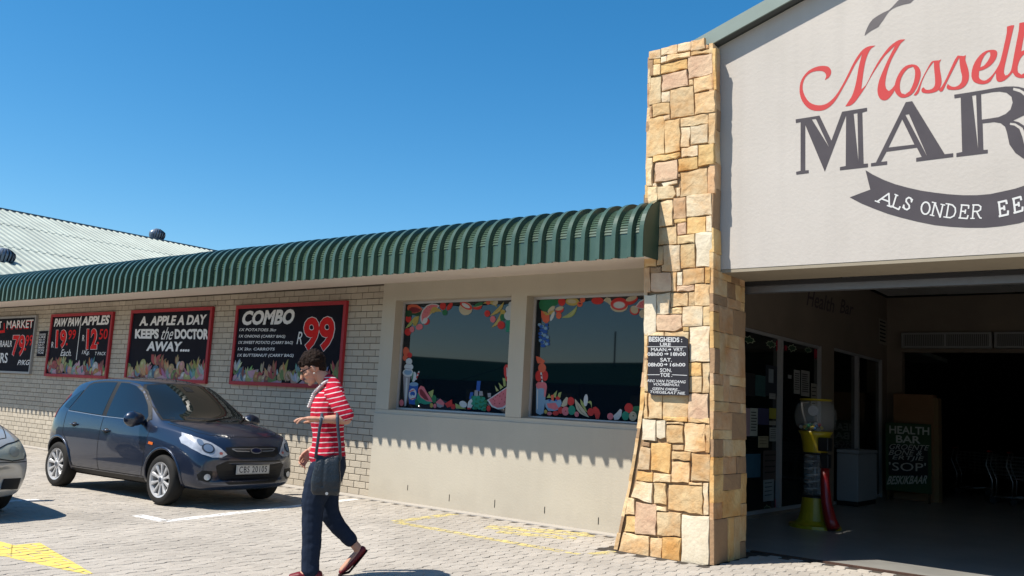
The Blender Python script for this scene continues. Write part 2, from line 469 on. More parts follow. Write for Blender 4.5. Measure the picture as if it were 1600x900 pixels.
for (x, z, L) in bl:
    dy = random.uniform(-0.0015, 0.0025)
    if n1 < 300 and not hidden(x, z):
        o = bpy.data.objects.new('brick', bme[L]); C.objects.link(o); o.parent = wall
        o.location = (x-WX1, dy, z); n1 += 1
    else:
        rest.cv = random.random(); v, f = brick_geo(L)
        rest.add([(a+x, b+YW+dy, c+z) for a, b, c in v], f)
rest.build('brickwork', M_brick, wall, kind='stuff')

# ================================================================== plastered stretch with the two shop windows
YP = 9.10                       # plaster face
YG = 9.275                      # window plane
SX1 = -4.12
W1 = (-9.26, -7.12, 1.262, 2.842); W2 = (-6.865, -4.72, 1.255, 2.832)
pw = empty('plaster_wall', (-7.0, YP, 0), 'smooth beige plastered wall with two painted display windows beside the stone pillar', 'wall')
mb = MB()
def wallbox(x0, x1, z0, z1, y0=YP, y1=9.5): mb.box(x0, x1, y0, y1, z0, z1)
wallbox(WX1, W1[0], 1.262, 3.13); wallbox(W1[1], W2[0], 1.262, 3.13); wallbox(W2[1], SX1, 1.255, 3.13)
wallbox(W1[0], W1[1], W1[3], 3.13); wallbox(W2[0], W2[1], W2[3], 3.13)
mb.build('wall_face', M_plaster, pw)
mb = MB()   # lower wall, a little proud, with a sloping shoulder under the windows
prof = [(9.085, -0.05), (9.085, 1.195), (9.097, 1.205), (YP+0.0, 1.225), (YP+0.0, 1.258), (YG, 1.275), (9.5, 1.275), (9.5, -0.05)]
n = len(prof); vs = [(WX1, y, z) for y, z in prof] + [(SX1, y, z) for y, z in prof]
mb.add(vs, [tuple(range(n)), tuple(reversed(range(n, 2*n)))] + [(i, n+i, n+(i+1) % n, (i+1) % n) for i in range(n)])
mb.build('lower_wall', M_plaster, pw)
M_slot = mat('weep_slot_shadow', (0.03, 0.027, 0.025), 0.9)
for (a, b, h) in [(637, 762, 8), (702, 778, 10), (773, 787, 11), (851, 797, 9), (935, 814, 9)]:
    p = onY(a, b, 9.085); m_ = MB(); m_.box(p.x-0.006, p.x+0.006, 9.0835, 9.10, p.z-h*0.0045, p.z+h*0.0045); m_.build('weep_slot', M_slot, pw)

M_alu = mat('window_aluminium', (0.62, 0.60, 0.60), 0.4, 0.5, metal=0.3)
M_glass = mat('display_glass', (0.004, 0.011, 0.019), 0.02, 0.5, ior=1.52)
def pane_mat():
    m = M_glass; return m
def art(col, r=0.55): return mat('paint_%02d%02d%02d' % tuple(int(c*99) for c in col), col, r, 0.3, nscale=18, namt=0.35, col2=tuple(c*0.72 for c in col))
RED = (0.62, 0.035, 0.03); ORG = (0.72, 0.14, 0.07); PNK = (0.72, 0.19, 0.22); GRN = (0.02, 0.17, 0.07); DGR = (0.015, 0.07, 0.03)
YEL = (0.50, 0.38, 0.09); CRM = (0.56, 0.50, 0.36); WHT = (0.62, 0.66, 0.68); BLU = (0.02, 0.10, 0.42); LBL = (0.22, 0.38, 0.55); MAR = (0.22, 0.02, 0.03)
LGN = (0.36, 0.42, 0.14); TEA = (0.02, 0.28, 0.18); GRY = (0.33, 0.33, 0.36)
def ell(cx, cy, rx, ry, rot=0, n=18, a0=0, a1=360):
    c, s = math.cos(math.radians(rot)), math.sin(math.radians(rot)); P = []
    k = n if a1-a0 >= 360 else n+1
    for i in range(k):
        a = math.radians(a0 + (a1-a0)*i/n); x, y = rx*math.cos(a), ry*math.sin(a)
        P.append((cx + x*c - y*s, cy + x*s + y*c))
    return P
def crescent(x0, y0, x1, y1, bulge, thick):
    """banana or peel between two tips, bulge and thickness in the same units"""
    P = []; dx, dy = x1-x0, y1-y0; L = math.hypot(dx, dy); nx, ny = -dy/L, dx/L
    for i in range(9):
        t = i/8; k = math.sin(math.pi*t); P.append((x0+dx*t+nx*(bulge+thick/2)*k, y0+dy*t+ny*(bulge+thick/2)*k))
    for i in range(1, 8):
        t = 1-i/8; k = math.sin(math.pi*t); P.append((x0+dx*t+nx*(bulge-thick/2)*k, y0+dy*t+ny*(bulge-thick/2)*k))
    return P
class Glass:
    """paint strokes on one pane, given in the picture's own measure and laid on the pane"""
    def __init__(s, parent, Y, tf, clipx): s.p = parent; s.Y = Y; s.k = 0; s.tf = tf; s.cx = clipx
    def item(s, name, layers):
        mb = MB(); ms = []
        for col, pts in layers:
            s.k += 1; y = s.Y - 0.0012 - 0.00012*s.k
            P = []
            for a, b in pts:
                q_ = onY(*s.tf(a, b), s.Y); P.append((min(max(q_.x, s.cx[0]), s.cx[1]), y, min(max(q_.z, s.cx[2]), s.cx[3])))
            m = art(col)
            if m not in ms: ms.append(m)
            mb.cur = ms.index(m); mb.poly(P)
        o = mb.build(name, ms, s.p, facing=(0, -1, 0)); return o
def disc(c, *a, **k): return (c, ell(*a, **k))
def dots(col, pts, r=4): return [(col, ell(x, y, r*0.6, r, 15, 6)) for x, y in pts]
def make_window(box, label):
    x0, x1, z0, z1 = box
    fr = MB(); f = 0.035; t = 0.05
    fr.box(x0, x0+f, YG-0.02, YG+t, z0, z1); fr.box(x1-f, x1, YG-0.02, YG+t, z0, z1)
    fr.box(x0+f, x1-f, YG-0.02, YG+t, z0, z0+f); fr.box(x0+f, x1-f, YG-0.02, YG+t, z1-f, z1)
    w = fr.build('window', M_alu, pw, label=label)
    g = MB(); g.box(x0+f-0.005, x1-f+0.005, YG, YG+0.008, z0+f-0.005, z1-f+0.005)
    g.build('pane', M_glass, w)
    return w
w1 = make_window(W1, 'left display window painted with bananas, watermelon and an ice cream cone')
w2 = make_window(W2, 'right display window painted with a milkshake, fruit bowl and a peeled banana')
c1 = (W1[0]+0.037, W1[1]-0.037, W1[2]+0.037, W1[3]-0.037); c2 = (W2[0]+0.037, W2[1]-0.037, W2[2]+0.037, W2[3]-0.037)
A = Glass(w1, YG, lambda x, y: (620+x/8.57, 455+y/8.57), c1)
A.item('painted_papaya', [disc(DGR, 260, 270, 120, 60, 10), (ORG, [(140,230),(150,190),(200,172),(270,180),(320,215),(345,240),(310,275),(250,295),(190,295),(150,270)]), (MAR, [(160,240),(200,212),(260,215),(300,235),(330,250),(290,280),(230,290),(180,280)])])
A.item('painted_watermelon', [(WHT, [(575,195),(530,170),(470,165),(400,190),(345,250),(318,320),(318,400),(345,438),(400,375),(480,290)]), (PNK, [(560,196),(520,182),(470,178),(410,200),(358,258),(332,325),(332,395),(345,415),(400,355),(475,275)])] + dots(MAR, [(400,235),(440,215),(380,280),(410,290),(360,350),(450,255),(500,215)], 7))
A.item('painted_apple_slice', [disc(RED, 395, 405, 48, 45, -50), disc(WHT, 380, 395, 30, 45, 30)])
A.item('painted_banana', [(YEL, crescent(435,320,605,275,-55,70)), (CRM, crescent(450,325,595,285,-50,6)), (YEL, crescent(490,300,585,240,-20,25))])
A.item('painted_apple', [disc(RED, 150, 545, 45, 50, 0), disc(RED, 158, 370, 38, 50)])
A.item('painted_peach', [disc(PNK, 205, 512, 33, 40), disc(PNK, 305, 480, 48, 40, -20)])
A.item('painted_apple', [disc(RED, 620, 200, 42, 52), disc(RED, 710, 205, 60, 30, -55), disc(MAR, 620, 235, 8, 8)])
A.item('painted_leaf', [disc(GRN, 645, 285, 35, 40), disc(DGR, 160, 300, 50, 45)])
A.item('painted_banana', [(LGN, crescent(115,500,235,350,15,40)), (YEL, [(240,345),(300,330),(290,400),(260,465),(225,460),(215,400)])])
A.item('painted_pomegranate', [disc(CRM, 925, 235, 90, 88, 10), disc(RED, 930, 195, 90, 42, 28), disc(WHT, 928, 195, 62, 25, 28)])
A.item('painted_mango', [(GRN, [(1020,215),(1060,170),(1110,150),(1155,150),(1150,185),(1080,205)]), (RED, [(1020,215),(1080,208),(1150,188),(1130,235),(1080,250),(1030,240)]), (CRM, [(1020,215),(1080,205),(1150,185),(1150,191),(1080,212)])])
A.item('painted_banana', [(YEL, crescent(1155,165,1350,215,-45,55)), (YEL, crescent(1250,330,1440,140,28,52)), (YEL, crescent(1265,490,1395,280,38,48)), (CRM, crescent(1262,325,1430,155,28,6)), (CRM, crescent(1275,480,1390,295,38,6)), (CRM, crescent(1170,175,1340,215,-45,5))])
A.item('painted_apple', [disc(RED, 1400, 455, 50, 55), disc(PNK, 1290, 375, 38, 45), disc(RED, 1215, 300, 38, 45), disc(ORG, 1228, 150, 30, 32), disc(MAR, 1212, 293, 6, 8)])
A.item('painted_lemon', [disc(YEL, 1425, 283, 35, 35), disc(GRN, 1420, 350, 35, 45), disc(CRM, 1325, 155, 40, 30, -30)])
A.item('painted_ice_cream', [disc(WHT, 1500, 330, 60, 60), disc(WHT, 1510, 245, 48, 50), disc(WHT, 1530, 180, 30, 40), (TEA, [(1465,390),(1535,390),(1535,545),(1465,545)])])
B = Glass(w1, YG, lambda x, y: (615+x/8.184, 550+y/8.184), c1)
B.item('painted_orange', [disc(ORG, 165, 5, 42, 70, -10), disc(RED, 205, 40, 33, 33), disc(ORG, 143, 75, 25, 36)])
B.item('painted_ice_cream', [(GRY, [(125,300),(220,300),(185,520),(160,690),(140,695),(130,500)]), (WHT, [(160,330),(180,330),(172,560),(150,680),(148,560)])] + [disc(WHT, 185, 265, 68, 52), disc(LBL, 185, 258, 50, 36), disc(WHT, 195, 192, 58, 45), disc(WHT, 198, 120, 42, 42), disc(GRY, 185, 215, 45, 6, 5), disc(GRY, 195, 155, 35, 5, 5)])
B.item('painted_apple', [disc(PNK, 103, 650, 28, 42)])
B.item('painted_drink', [(BLU, [(205,410),(318,410),(300,540),(275,672),(200,665),(190,540)]), disc(LBL, 260, 412, 58, 26), disc(WHT, 243, 540, 48, 75, 8), disc(BLU, 245, 535, 32, 30), (WHT, [(232,545),(262,560),(240,585)]), (RED, [(205,500),(270,478),(268,490),(205,512)]), (RED, [(215,600),(288,580),(285,592),(218,612)]), (WHT, [(278,350),(318,245),(336,250),(296,355)]), (RED, [(285,335),(298,300),(316,305),(303,340)]), (RED, [(304,285),(312,264),(330,268),(322,290)])])
B.item('painted_lime_slice', [disc(WHT, 262, 318, 30, 65, 8), disc(GRN, 245, 318, 8, 62, 8), disc(GRN, 305, 640, 30, 50)])
B.item('painted_papaya', [(TEA, [(310,520),(300,600),(330,650),(400,672),(470,660),(500,630),(420,620),(340,540)]), (PNK, [(320,470),(350,430),(390,445),(430,520),(480,590),(500,640),(430,630),(350,580),(320,530)]), (MAR, [(330,480),(360,475),(400,520),(440,590),(455,622),(400,605),(345,550)])])
B.item('painted_leaf', [(LGN, [(445,515),(515,480),(500,590),(480,580)]), disc(GRN, 520, 600, 30, 50)])
B.item('painted_fig', [disc(YEL, 488, 682, 22, 30), disc(PNK, 530, 690, 20, 28), (PNK, [(545,640),(600,595),(655,650),(640,700),(580,710)]), (GRY, [(550,650),(650,690),(600,712),(560,700)])])
B.item('painted_melon_slice', [(RED, [(655,660),(750,605),(755,660),(730,700),(690,710)]), disc(RED, 765, 700, 30, 35), (LGN, [(790,655),(870,690),(930,730),(800,722)])])
B.item('painted_pear_slice', [disc(WHT, 893, 668, 52, 40, 30), disc(WHT, 985, 665, 34, 70, 18), disc(RED, 968, 722, 24, 12)])
B.item('painted_cup', [(BLU, [(1070,370),(1118,370),(1105,500),(1060,500)]), (BLU, [(985,515),(1025,515),(1015,600),(970,600)]), (GRY, [(1040,490),(1085,490),(1080,600),(1030,600)]), (GRY, [(1100,500),(1140,500),(1150,560),(1095,560)]), (GRY, [(1205,525),(1250,525),(1245,580),(1210,580)])])
gr = [disc(TEA if (k*7) % 3 else GRN, 1020+((k*37) % 170), 565+((k*61) % 165)+abs(1100-(1020+((k*37) % 170)))*0.15, 24, 20) for k in range(30)]
B.item('painted_grapes', gr)
B.item('painted_watermelon', [(WHT, [(1200,615),(1450,450),(1470,500),(1470,680),(1410,725),(1340,735),(1260,700)]), (PNK, [(1225,612),(1450,462),(1460,500),(1460,660),(1400,705),(1330,715),(1265,680)])] + dots(MAR, [(1280,605),(1310,575),(1335,555),(1300,625),(1365,565),(1410,535),(1390,605),(1435,580),(1300,660),(1360,660),(1425,640),(1385,510)], 10))
B.item('painted_pineapple_top', [(LGN, [(1300,425),(1355,495),(1320,505)]), (LGN, [(1350,390),(1410,450),(1370,480)]), (LGN, [(1400,330),(1440,340),(1440,440),(1415,440)]), (CRM, [(1310,440),(1340,490),(1330,495)])])
B.item('painted_melon_slice', [(RED, [(1415,200),(1440,158),(1470,165),(1470,390),(1445,370),(1420,290)]), disc(RED, 1222, 722, 26, 38), (WHT, [(1450,200),(1462,200),(1462,320),(1452,310)])])
D = Glass(w2, YG, lambda x, y: (825+x/8.184, 450+y/8.184), c2)
D.item('painted_cabbage', [(GRN, [(140,200),(160,150),(230,140),(320,140),(385,150),(385,205),(330,245),(270,270),(240,310),(190,295),(150,260)])] + [(TEA, crescent(155+q_*12,180+q_*15,370-q_*10,170+q_*18,-12,3)) for q_ in range(5)])
D.item('painted_apple', [disc(RED, 433, 175, 46, 55)])
D.item('painted_melon', [disc(YEL, 568, 175, 88, 52, 4), disc(CRM, 560, 172, 60, 26, 4)])
D.item('painted_kiwi', [disc(ORG, 700, 148, 34, 38), disc(ORG, 665, 208, 36, 34), disc(MAR, 665, 200, 18, 12)])
D.item('painted_mango', [(ORG, [(168,290),(240,310),(275,350),(275,420),(240,455),(195,430),(172,370)]), (YEL, [(190,300),(240,312),(270,345),(230,350)])])
D.item('painted_peeled_banana', [disc(CRM, 300, 275, 28, 60, 45), disc(YEL, 300, 315, 45, 22, -25), disc(WHT, 313, 362, 20, 65, 22)])
D.item('painted_apple_slice', [disc(RED, 405, 280, 55, 42, -15), disc(CRM, 405, 262, 55, 25, -15), disc(ORG, 395, 352, 35, 45)])
D.item('painted_banana', [(LGN, crescent(430,380,635,225,42,58)), (CRM, crescent(445,365,620,235,42,6))])
D.item('painted_tomato', [disc(RED, 890, 162, 78, 48)])
D.item('painted_coconut', [(CRM, [(965,160),(1010,118),(1055,130),(1072,175),(1060,225),(1020,190)])])
D.item('painted_pomegranate', [disc(CRM, 1168, 235, 112, 75), disc(RED, 1170, 205, 112, 80), disc(PNK, 1168, 218, 82, 50), disc(WHT, 1168, 218, 72, 42)])
D.item('painted_apple_slice', [disc(RED, 1330, 160, 85, 45, -30), disc(CRM, 1325, 135, 75, 32, -20)])
D.item('painted_apple_slice', [disc(RED, 1365, 285, 62, 62), disc(CRM, 1362, 278, 46, 55, -40)])
D.item('painted_watermelon', [(WHT, [(1365,245),(1430,170),(1500,130),(1500,275),(1420,262)]), (PNK, [(1385,245),(1435,180),(1500,145),(1500,262),(1430,255)])] + dots(MAR, [(1450,190),(1470,215),(1440,230)], 8) + [disc(CRM, 1470, 330, 45, 55)])
bc = [disc(BLU if k % 3 else LBL, 150+((k*41) % 110), 470+((k*67) % 290), 22, 20) for k in range(26)]
D.item('painted_berries', bc)
E_ = Glass(w2, YG, lambda x, y: (825+x/7.826, 550+y/7.826), c2)
E_.item('painted_orange', [(ORG, [(98,50),(150,65),(208,110),(195,138),(120,140),(105,100)]), disc(RED, 130, 295, 40, 68), disc(RED, 210, 290, 36, 65), disc(ORG, 173, 195, 48, 58)])
E_.item('painted_milkshake', [(LBL, [(102,400),(218,400),(212,600),(190,750),(150,768),(98,745)]), (PNK, [(95,400),(120,370),(190,362),(225,385),(232,430),(215,550),(195,545),(200,450),(160,440),(130,450),(110,440)]), (WHT, [(110,460),(125,460),(120,700),(110,700)]), (WHT, [(150,250),(170,250),(185,370),(168,370)]), (MAR, [(152,280),(170,280),(174,300),(156,300)]), (MAR, [(158,325),(176,325),(180,345),(162,345)])])
E_.item('painted_fruit_bowl', [(LGN, [(230,560),(260,508),(285,560)]), (LGN, [(290,540),(358,468),(340,560)]), (ORG, [(280,530),(320,520),(315,600),(290,600)]), disc(RED, 365, 568, 26, 26), (LBL, [(208,590),(260,580),(320,600),(400,580),(415,620),(390,700),(330,720),(250,720),(215,670)]), disc(BLU, 265, 592, 14, 12), disc(BLU, 345, 592, 14, 12), (PNK, [(230,630),(340,620),(380,690),(330,710),(250,680)]), (LGN, [(375,500),(412,488),(395,560),(365,540)])])
E_.item('painted_apple', [disc(RED, 400, 712, 32, 42), disc(RED, 340, 748, 38, 28), disc(PNK, 460, 722, 45, 55), disc(MAR, 462, 724, 8, 8), disc(RED, 525, 602, 44, 52), disc(YEL, 218, 730, 20, 25), disc(PNK, 265, 752, 30, 22)])
E_.item('painted_pear', [(CRM, [(470,550),(490,560),(480,650),(440,670),(405,665),(430,600)])])
E_.item('painted_lime', [disc(TEA, 537, 712, 45, 58), disc(YEL, 590, 760, 20, 30), disc(PNK, 598, 762, 26, 34)])
E_.item('painted_peeled_banana', [(CRM, crescent(575,570,750,800,28,70)), (DGR, crescent(600,620,735,790,26,5)), (LGN, [(640,570),(680,620),(730,740),(700,720),(650,640)]), (LGN, crescent(780,690,690,640,60,30)), disc(WHT, 710, 590, 26, 75, 4)])
E_.item('painted_mango', [disc(RED, 770, 735, 42, 48), (RED, [(795,680),(830,668),(870,700),(888,750),(870,815),(835,820),(810,740)])])
E_.item('painted_pear_slice', [disc(PNK, 1008, 787, 38, 42), (WHT, [(1045,780),(1090,740),(1130,695),(1152,710),(1145,780),(1110,825),(1060,830)])])
E_.item('painted_tomato', [disc(DGR, 1340, 740, 75, 80), disc(GRN, 1335, 690, 60, 30), disc(RED, 1235, 685, 52, 60), disc(TEA, 1195, 780, 45, 55), disc(CRM, 1285, 785, 48, 58), (MAR, crescent(1270,750,1320,770,-10,4)), disc(DGR, 1290, 780, 9, 9), disc(GRN, 1395, 800, 30, 30)])

# ================================================================== bullnose canopy
M_green = mat('green_roof_sheet', (0.062, 0.112, 0.072), 0.22, 0.8, nscale=5, namt=0.6, col2=(0.095, 0.15, 0.105), dirt=0.2)
M_greend = mat('green_end_flashing', (0.035, 0.075, 0.05), 0.5, 0.4)
YC, ZB, RC = 7.76, 2.975, 0.42
ZV = 3.525 - 0.761*RC + 0.0
CX1 = -4.43
can = empty('canopy', (CX1, YC, ZB), 'long dark green bullnose canopy of ribbed roof sheets over the shop wall', 'canopy')
# arc profile: (y, z, normal) with crimp steps over the bend
prof = []
def nrm(a): return (-math.cos(a), math.sin(a))
prof.append((YC, ZB, (-1, 0), 0)); prof.append((YC, ZV-0.02, (-1, 0), 0))
NC = 17
for k in range(NC):
    for fr_, off in ((0.0, 0.0), (0.15, 0.0085), (0.85, 0.002)):
        a = math.radians(4 + 84*(k+fr_)/NC)
        prof.append((YC+RC-RC*math.cos(a), ZV+RC*math.sin(a), nrm(a), off))
aT = math.radians(88)
yT, zT = YC+RC-RC*math.cos(aT), ZV+RC*math.sin(aT)
prof.append((yT+0.06, zT+0.003, (-0.03, 1), 0)); prof.append((9.6, zT+0.05, (-0.03, 1), 0))
PITCH = 0.190
RIBD = 0.058
# across one rib period (x, height above the pan)
per = [(0.0, 0.0), (0.112, 0.0), (0.124, RIBD), (0.172, RIBD), (0.186, 0.0)]
# seen from the right: pan, then the rib whose right flank is in shade
def sheet(nrib):
    vs = []; fs = []; cols = []
    for r in range(nrib):
        for k, (x, h) in enumerate(per): cols.append((-(r*PITCH) - x, h, k in (0, 1)))
    cols.append((-(nrib*PITCH), 0.0, True))
    m_ = len(cols)
    for (y, z, (ny, nz), off) in prof:
        for (x, h, pan) in cols:
            d = h - RIBD + (off if h < 0.01 else 0)
            vs.append((x, (y + ny*d), (z + nz*d)))
    for i in range(len(prof)-1):
        for k in range(m_-1):
            a = i*m_+k; fs.append((a, a+1, a+1+m_, a+m_))
    me = bpy.data.meshes.new('roof_sheet'); me.from_pydata([(x, y-YC, z-ZB) for x, y, z in vs], [], fs); me.materials.append(M_green)
    bm = bmesh.new(); bm.from_mesh(me); bmesh.ops.recalc_face_normals(bm, faces=bm.faces)
    bm.faces.ensure_lookup_table()
    if bm.faces[0].normal.y > 0:
        for f in bm.faces: f.normal_flip()
    bm.to_mesh(me); bm.free()
    return me
sm = sheet(4); x = CX1; k = 0
while x > -31:
    o = bpy.data.objects.new('roof_sheet', sm); C.objects.link(o); o.parent = can
    o.location = (x-CX1, random.uniform(-0.004, 0.004) - 0.002*(k % 2), random.uniform(-0.004, 0.004)); x -= 4*PITCH; k += 1
# end plate facing the pillar
mb = MB(); P = [(YC+0.0, ZB)] + [(YC, ZV)] + [(YC+RC-(RC)*math.cos(math.radians(a)), ZV+(RC)*math.sin(math.radians(a))) for a in range(8, 89, 8)] + [(9.0, zT+0.02), (9.0, ZB+0.02)]
mb.prism([(CX1+0.012, y, z) for y, z in P], (0, 0, 0), (0.004, 0, 0)); o = mb.build('end_plate', M_greend, can); recalc(o)
mb = MB(); P2 = [(YC-0.012, ZB-0.004), (YC-0.012, ZV)] + [(YC+RC-(RC+0.012)*math.cos(math.radians(a)), ZV+(RC+0.012)*math.sin(math.radians(a))) for a in range(6, 89, 6)] + [(8.4, zT+0.014)]
for i_ in range(len(P2)-1):
    (y0, z0), (y1, z1) = P2[i_], P2[i_+1]
    mb.quad((CX1-0.03, y0, z0), (CX1+0.02, y0, z0), (CX1+0.02, y1, z1), (CX1-0.03, y1, z1))
o = mb.build('end_flashing', M_green, can); 
# soffit sloping up to the wall, in boards with cover strips
xs = [CX1, -8.15, -11.75, -15.35, -18.95, -22.55, -26.15, -31]
for i_ in range(len(xs)-1):
    mb = MB(); x1, x0 = xs[i_]-0.003, xs[i_+1]+0.003
    v = [(x0, YC+RIBD+0.006, ZB+0.006), (x1, YC+RIBD+0.006, ZB+0.006), (x1, 9.13, 3.105), (x0, 9.13, 3.105)]
    vt = [(a, b, c+0.012) for a, b, c in v]
    mb.add(v+vt, [(3, 2, 1, 0), (4, 5, 6, 7), (0, 1, 5, 4), (1, 2, 6, 5), (2, 3, 7, 6), (3, 0, 4, 7)])
    mb.build('soffit_board', M_soffit, can)
mb = MB(); mb.box(-31, CX1, YC+RIBD+0.012, YC+RIBD+0.03, ZB+0.016, ZB+0.14); mb.build('fascia_board', M_soffit, can)

# ================================================================== main roof behind and the pale green wing roof at the left
M_wing = mat('pale_green_roof_sheet', (0.46, 0.51, 0.455), 0.5, 0.4, nscale=1.5, namt=0.5, col2=(0.40, 0.45, 0.40), dirt=0.2)
M_ridge = mat('dark_ridge_cap', (0.10, 0.13, 0.17), 0.45, 0.4)
XR, YR0, YR1 = -40.0, 9.45, 36.0
def ridge_z(y): return 6.42 + 0.0*y
# ridge line runs into the distance; the plane falls towards +X
p0 = onX(0, 328, XR); p1 = onX(320, 385, XR)
ZR = (p0.z + p1.z)/2 - 0.10
def slope_err(s):
    a = Vector((XR+6, 15.0, ZR-6*s)); b = a + Vector((1, 0, -s)); A_ = depth_px(a); B_ = depth_px(b)
    return (B_[1]-A_[1])/(B_[0]-A_[0])
SLP = 0.35
wr = empty('wing_roof', (XR, YR0, ZR), 'pale green corrugated roof rising behind the canopy at far left', 'roof')
def wing_sheet(x0, x1, lift):
    wv = 0.20; vs = []; fs = []; n_ = 0
    pr = [(0, 0), (0.05, 0), (0.075, 0.045), (0.115, 0.045), (0.14, 0)]
    cols = []
    y = YR0
    while y < YR1:
        for a, h in pr: cols.append((y+a*1.44, h))
        y += wv*1.44
    for (X_, ) in ((x0,), (x1,)):
        for (y, h) in cols: vs.append((X_, y, ZR - (X_-XR)*SLP + h + lift))
    m_ = len(cols); fs = [(i, i+m_, i+1+m_, i+1) for i in range(m_-1)]
    # thickness at the lower lap
    for (y, h) in cols: vs.append((x1, y, ZR - (x1-XR)*SLP + h + lift - 0.03))
    fs += [(m_+i, 2*m_+i, 2*m_+i+1, m_+i+1) for i in range(m_-1)]
    b = MB(); b.add(vs, fs); return b
for (a, b, l_) in [(0, 3.4, 0.06), (3.3, 7.4, 0.04), (7.3, 11.6, 0.02), (11.5, 16.5, 0.0)]:
    o = wing_sheet(XR+a, XR+b, l_).build('roof_sheets', M_wing, wr, facing=(0.3, 0, 1))
mb = MB(); mb.box(XR-0.25, XR+0.2, YR0-0.05, YR1, ZR-0.02, ZR+0.08); 
mb.build('ridge_cap', M_ridge, wr)
mb = MB(); mb.add([(XR, YR0, ZR), (XR-13, YR0, ZR-4.5), (XR-13, YR1, ZR-4.5), (XR, YR1, ZR)], [(0, 1, 2, 3)]); mb.build('rear_slope', M_wing, wr, facing=(-0.3, 0, 1))
mb = MB(); mb.prism([(XR-13, YR0+0.02, 3.0), (XR+14, YR0+0.02, 3.0), (XR, YR0+0.02, ZR-0.05)], (0, 0, 0), (0, 0.15, 0)); mb.build('gable_end', M_plaster, wr)
def turbine(base, r, label, pipe=0.3):
    t = empty('roof_ventilator', base, label, 'ventilator', 'wind ventilators on the roof')
    M_v = mat('ventilator_steel', (0.20, 0.25, 0.33), 0.4, 0.5, metal=0.4)
    b = MB(); b.lathe([(r*0.72, 0), (r*0.72, pipe)], base, 16); b.build('throat', mat('ventilator_pipe', (0.06, 0.07, 0.09), 0.6), t)
    z0 = base[2]+pipe; h = r*1.45
    b = MB(); b.lathe([(r*0.86, 0), (r*0.6, h*0.15), (r*0.8, h*0.5), (r*0.5, h*0.85), (0.001, h*0.98)], (base[0], base[1], z0), 16); b.build('drum', mat('ventilator_core', (0.05, 0.055, 0.07), 0.7), t)
    for k in range(18):
        a0 = 2*math.pi*k/18; vs = []
        for j in range(7):
            t_ = j/6; rr = r*(0.78+0.24*math.sin(math.pi*min(1, t_*1.05))) * (1 if t_ < 0.75 else 1-(t_-0.75)*2.6)
            for da in (0, 0.24):
                a = a0+da+t_*0.25; q_ = rr*(1 if da == 0 else 0.9)
                vs.append((base[0]+q_*math.cos(a), base[1]+q_*math.sin(a), z0+h*t_))
        b = MB(); b.add(vs, [(2*j, 2*j+1, 2*j+3, 2*j+2) for j in range(6)]); b.build('vane', M_v, t, smooth=True)
    return t
pv = onX(245, 373, XR-0.3); turbine((pv.x, pv.y, ZR+0.05), 0.38, 'round finned ventilator standing on the ridge of the pale green roof', 0.05)
pv = onX(3, 424, XR+9.5); turbine((pv.x, pv.y, pv.z-0.35), 0.34, 'tall piped ventilator at the far left edge in front of the pale roof', 0.62)
# low roof over the shop between canopy and wing
mb = MB(); mb.box(-31, XR+34.65, 9.5, 26, 3.2, 3.3); mb.build('shop_roof', M_wing, kind='structure', label='low flat roof of the shop behind the canopy')
# ================================================================== stone pillar
YPF = 8.10                     # face of the pillar
stone_cols = [(0.92, 0.70, 0.40), (0.95, 0.76, 0.48), (0.98, 0.85, 0.63), (0.88, 0.62, 0.29), (0.93, 0.72, 0.44), (0.78, 0.54, 0.33), (0.90, 0.66, 0.45), (0.97, 0.82, 0.58)]
def stone_mat(i, c):
    m = mat('sandstone_%d' % i, c, 0.9, 0.15, nscale=3.4, namt=1.0, col2=(c[0]*0.82, c[1]*0.60, c[2]*0.42), bump=0.75, bscale=15, var=0.14, dirt=0.12)
    return m
M_stones = [stone_mat(i, c) for i, c in enumerate(stone_cols)]
M_pink = mat('pink_sandstone', (0.92, 0.67, 0.44), 0.9, 0.15, nscale=4, namt=0.9, col2=(0.66, 0.41, 0.27), bump=0.4, bscale=26)
M_pale = mat('pale_sandstone', (0.96, 0.84, 0.64), 0.9, 0.15, nscale=5, namt=0.6, col2=(0.76, 0.62, 0.42), bump=0.3, bscale=26)
M_brown = mat('brown_sandstone', (0.50, 0.32, 0.18), 0.9, 0.15, nscale=8, namt=0.6, col2=(0.38, 0.24, 0.15), bump=0.4, bscale=26)
M_grout = mat('pillar_mortar', (0.42, 0.28, 0.16), 0.95, 0.1, nscale=20, namt=0.5)
pil = empty('stone_pillar', (-4.25, 8.45, 0), 'tall pillar of yellow sandstone blocks flaring out at its foot, right of the windows', 'pillar')
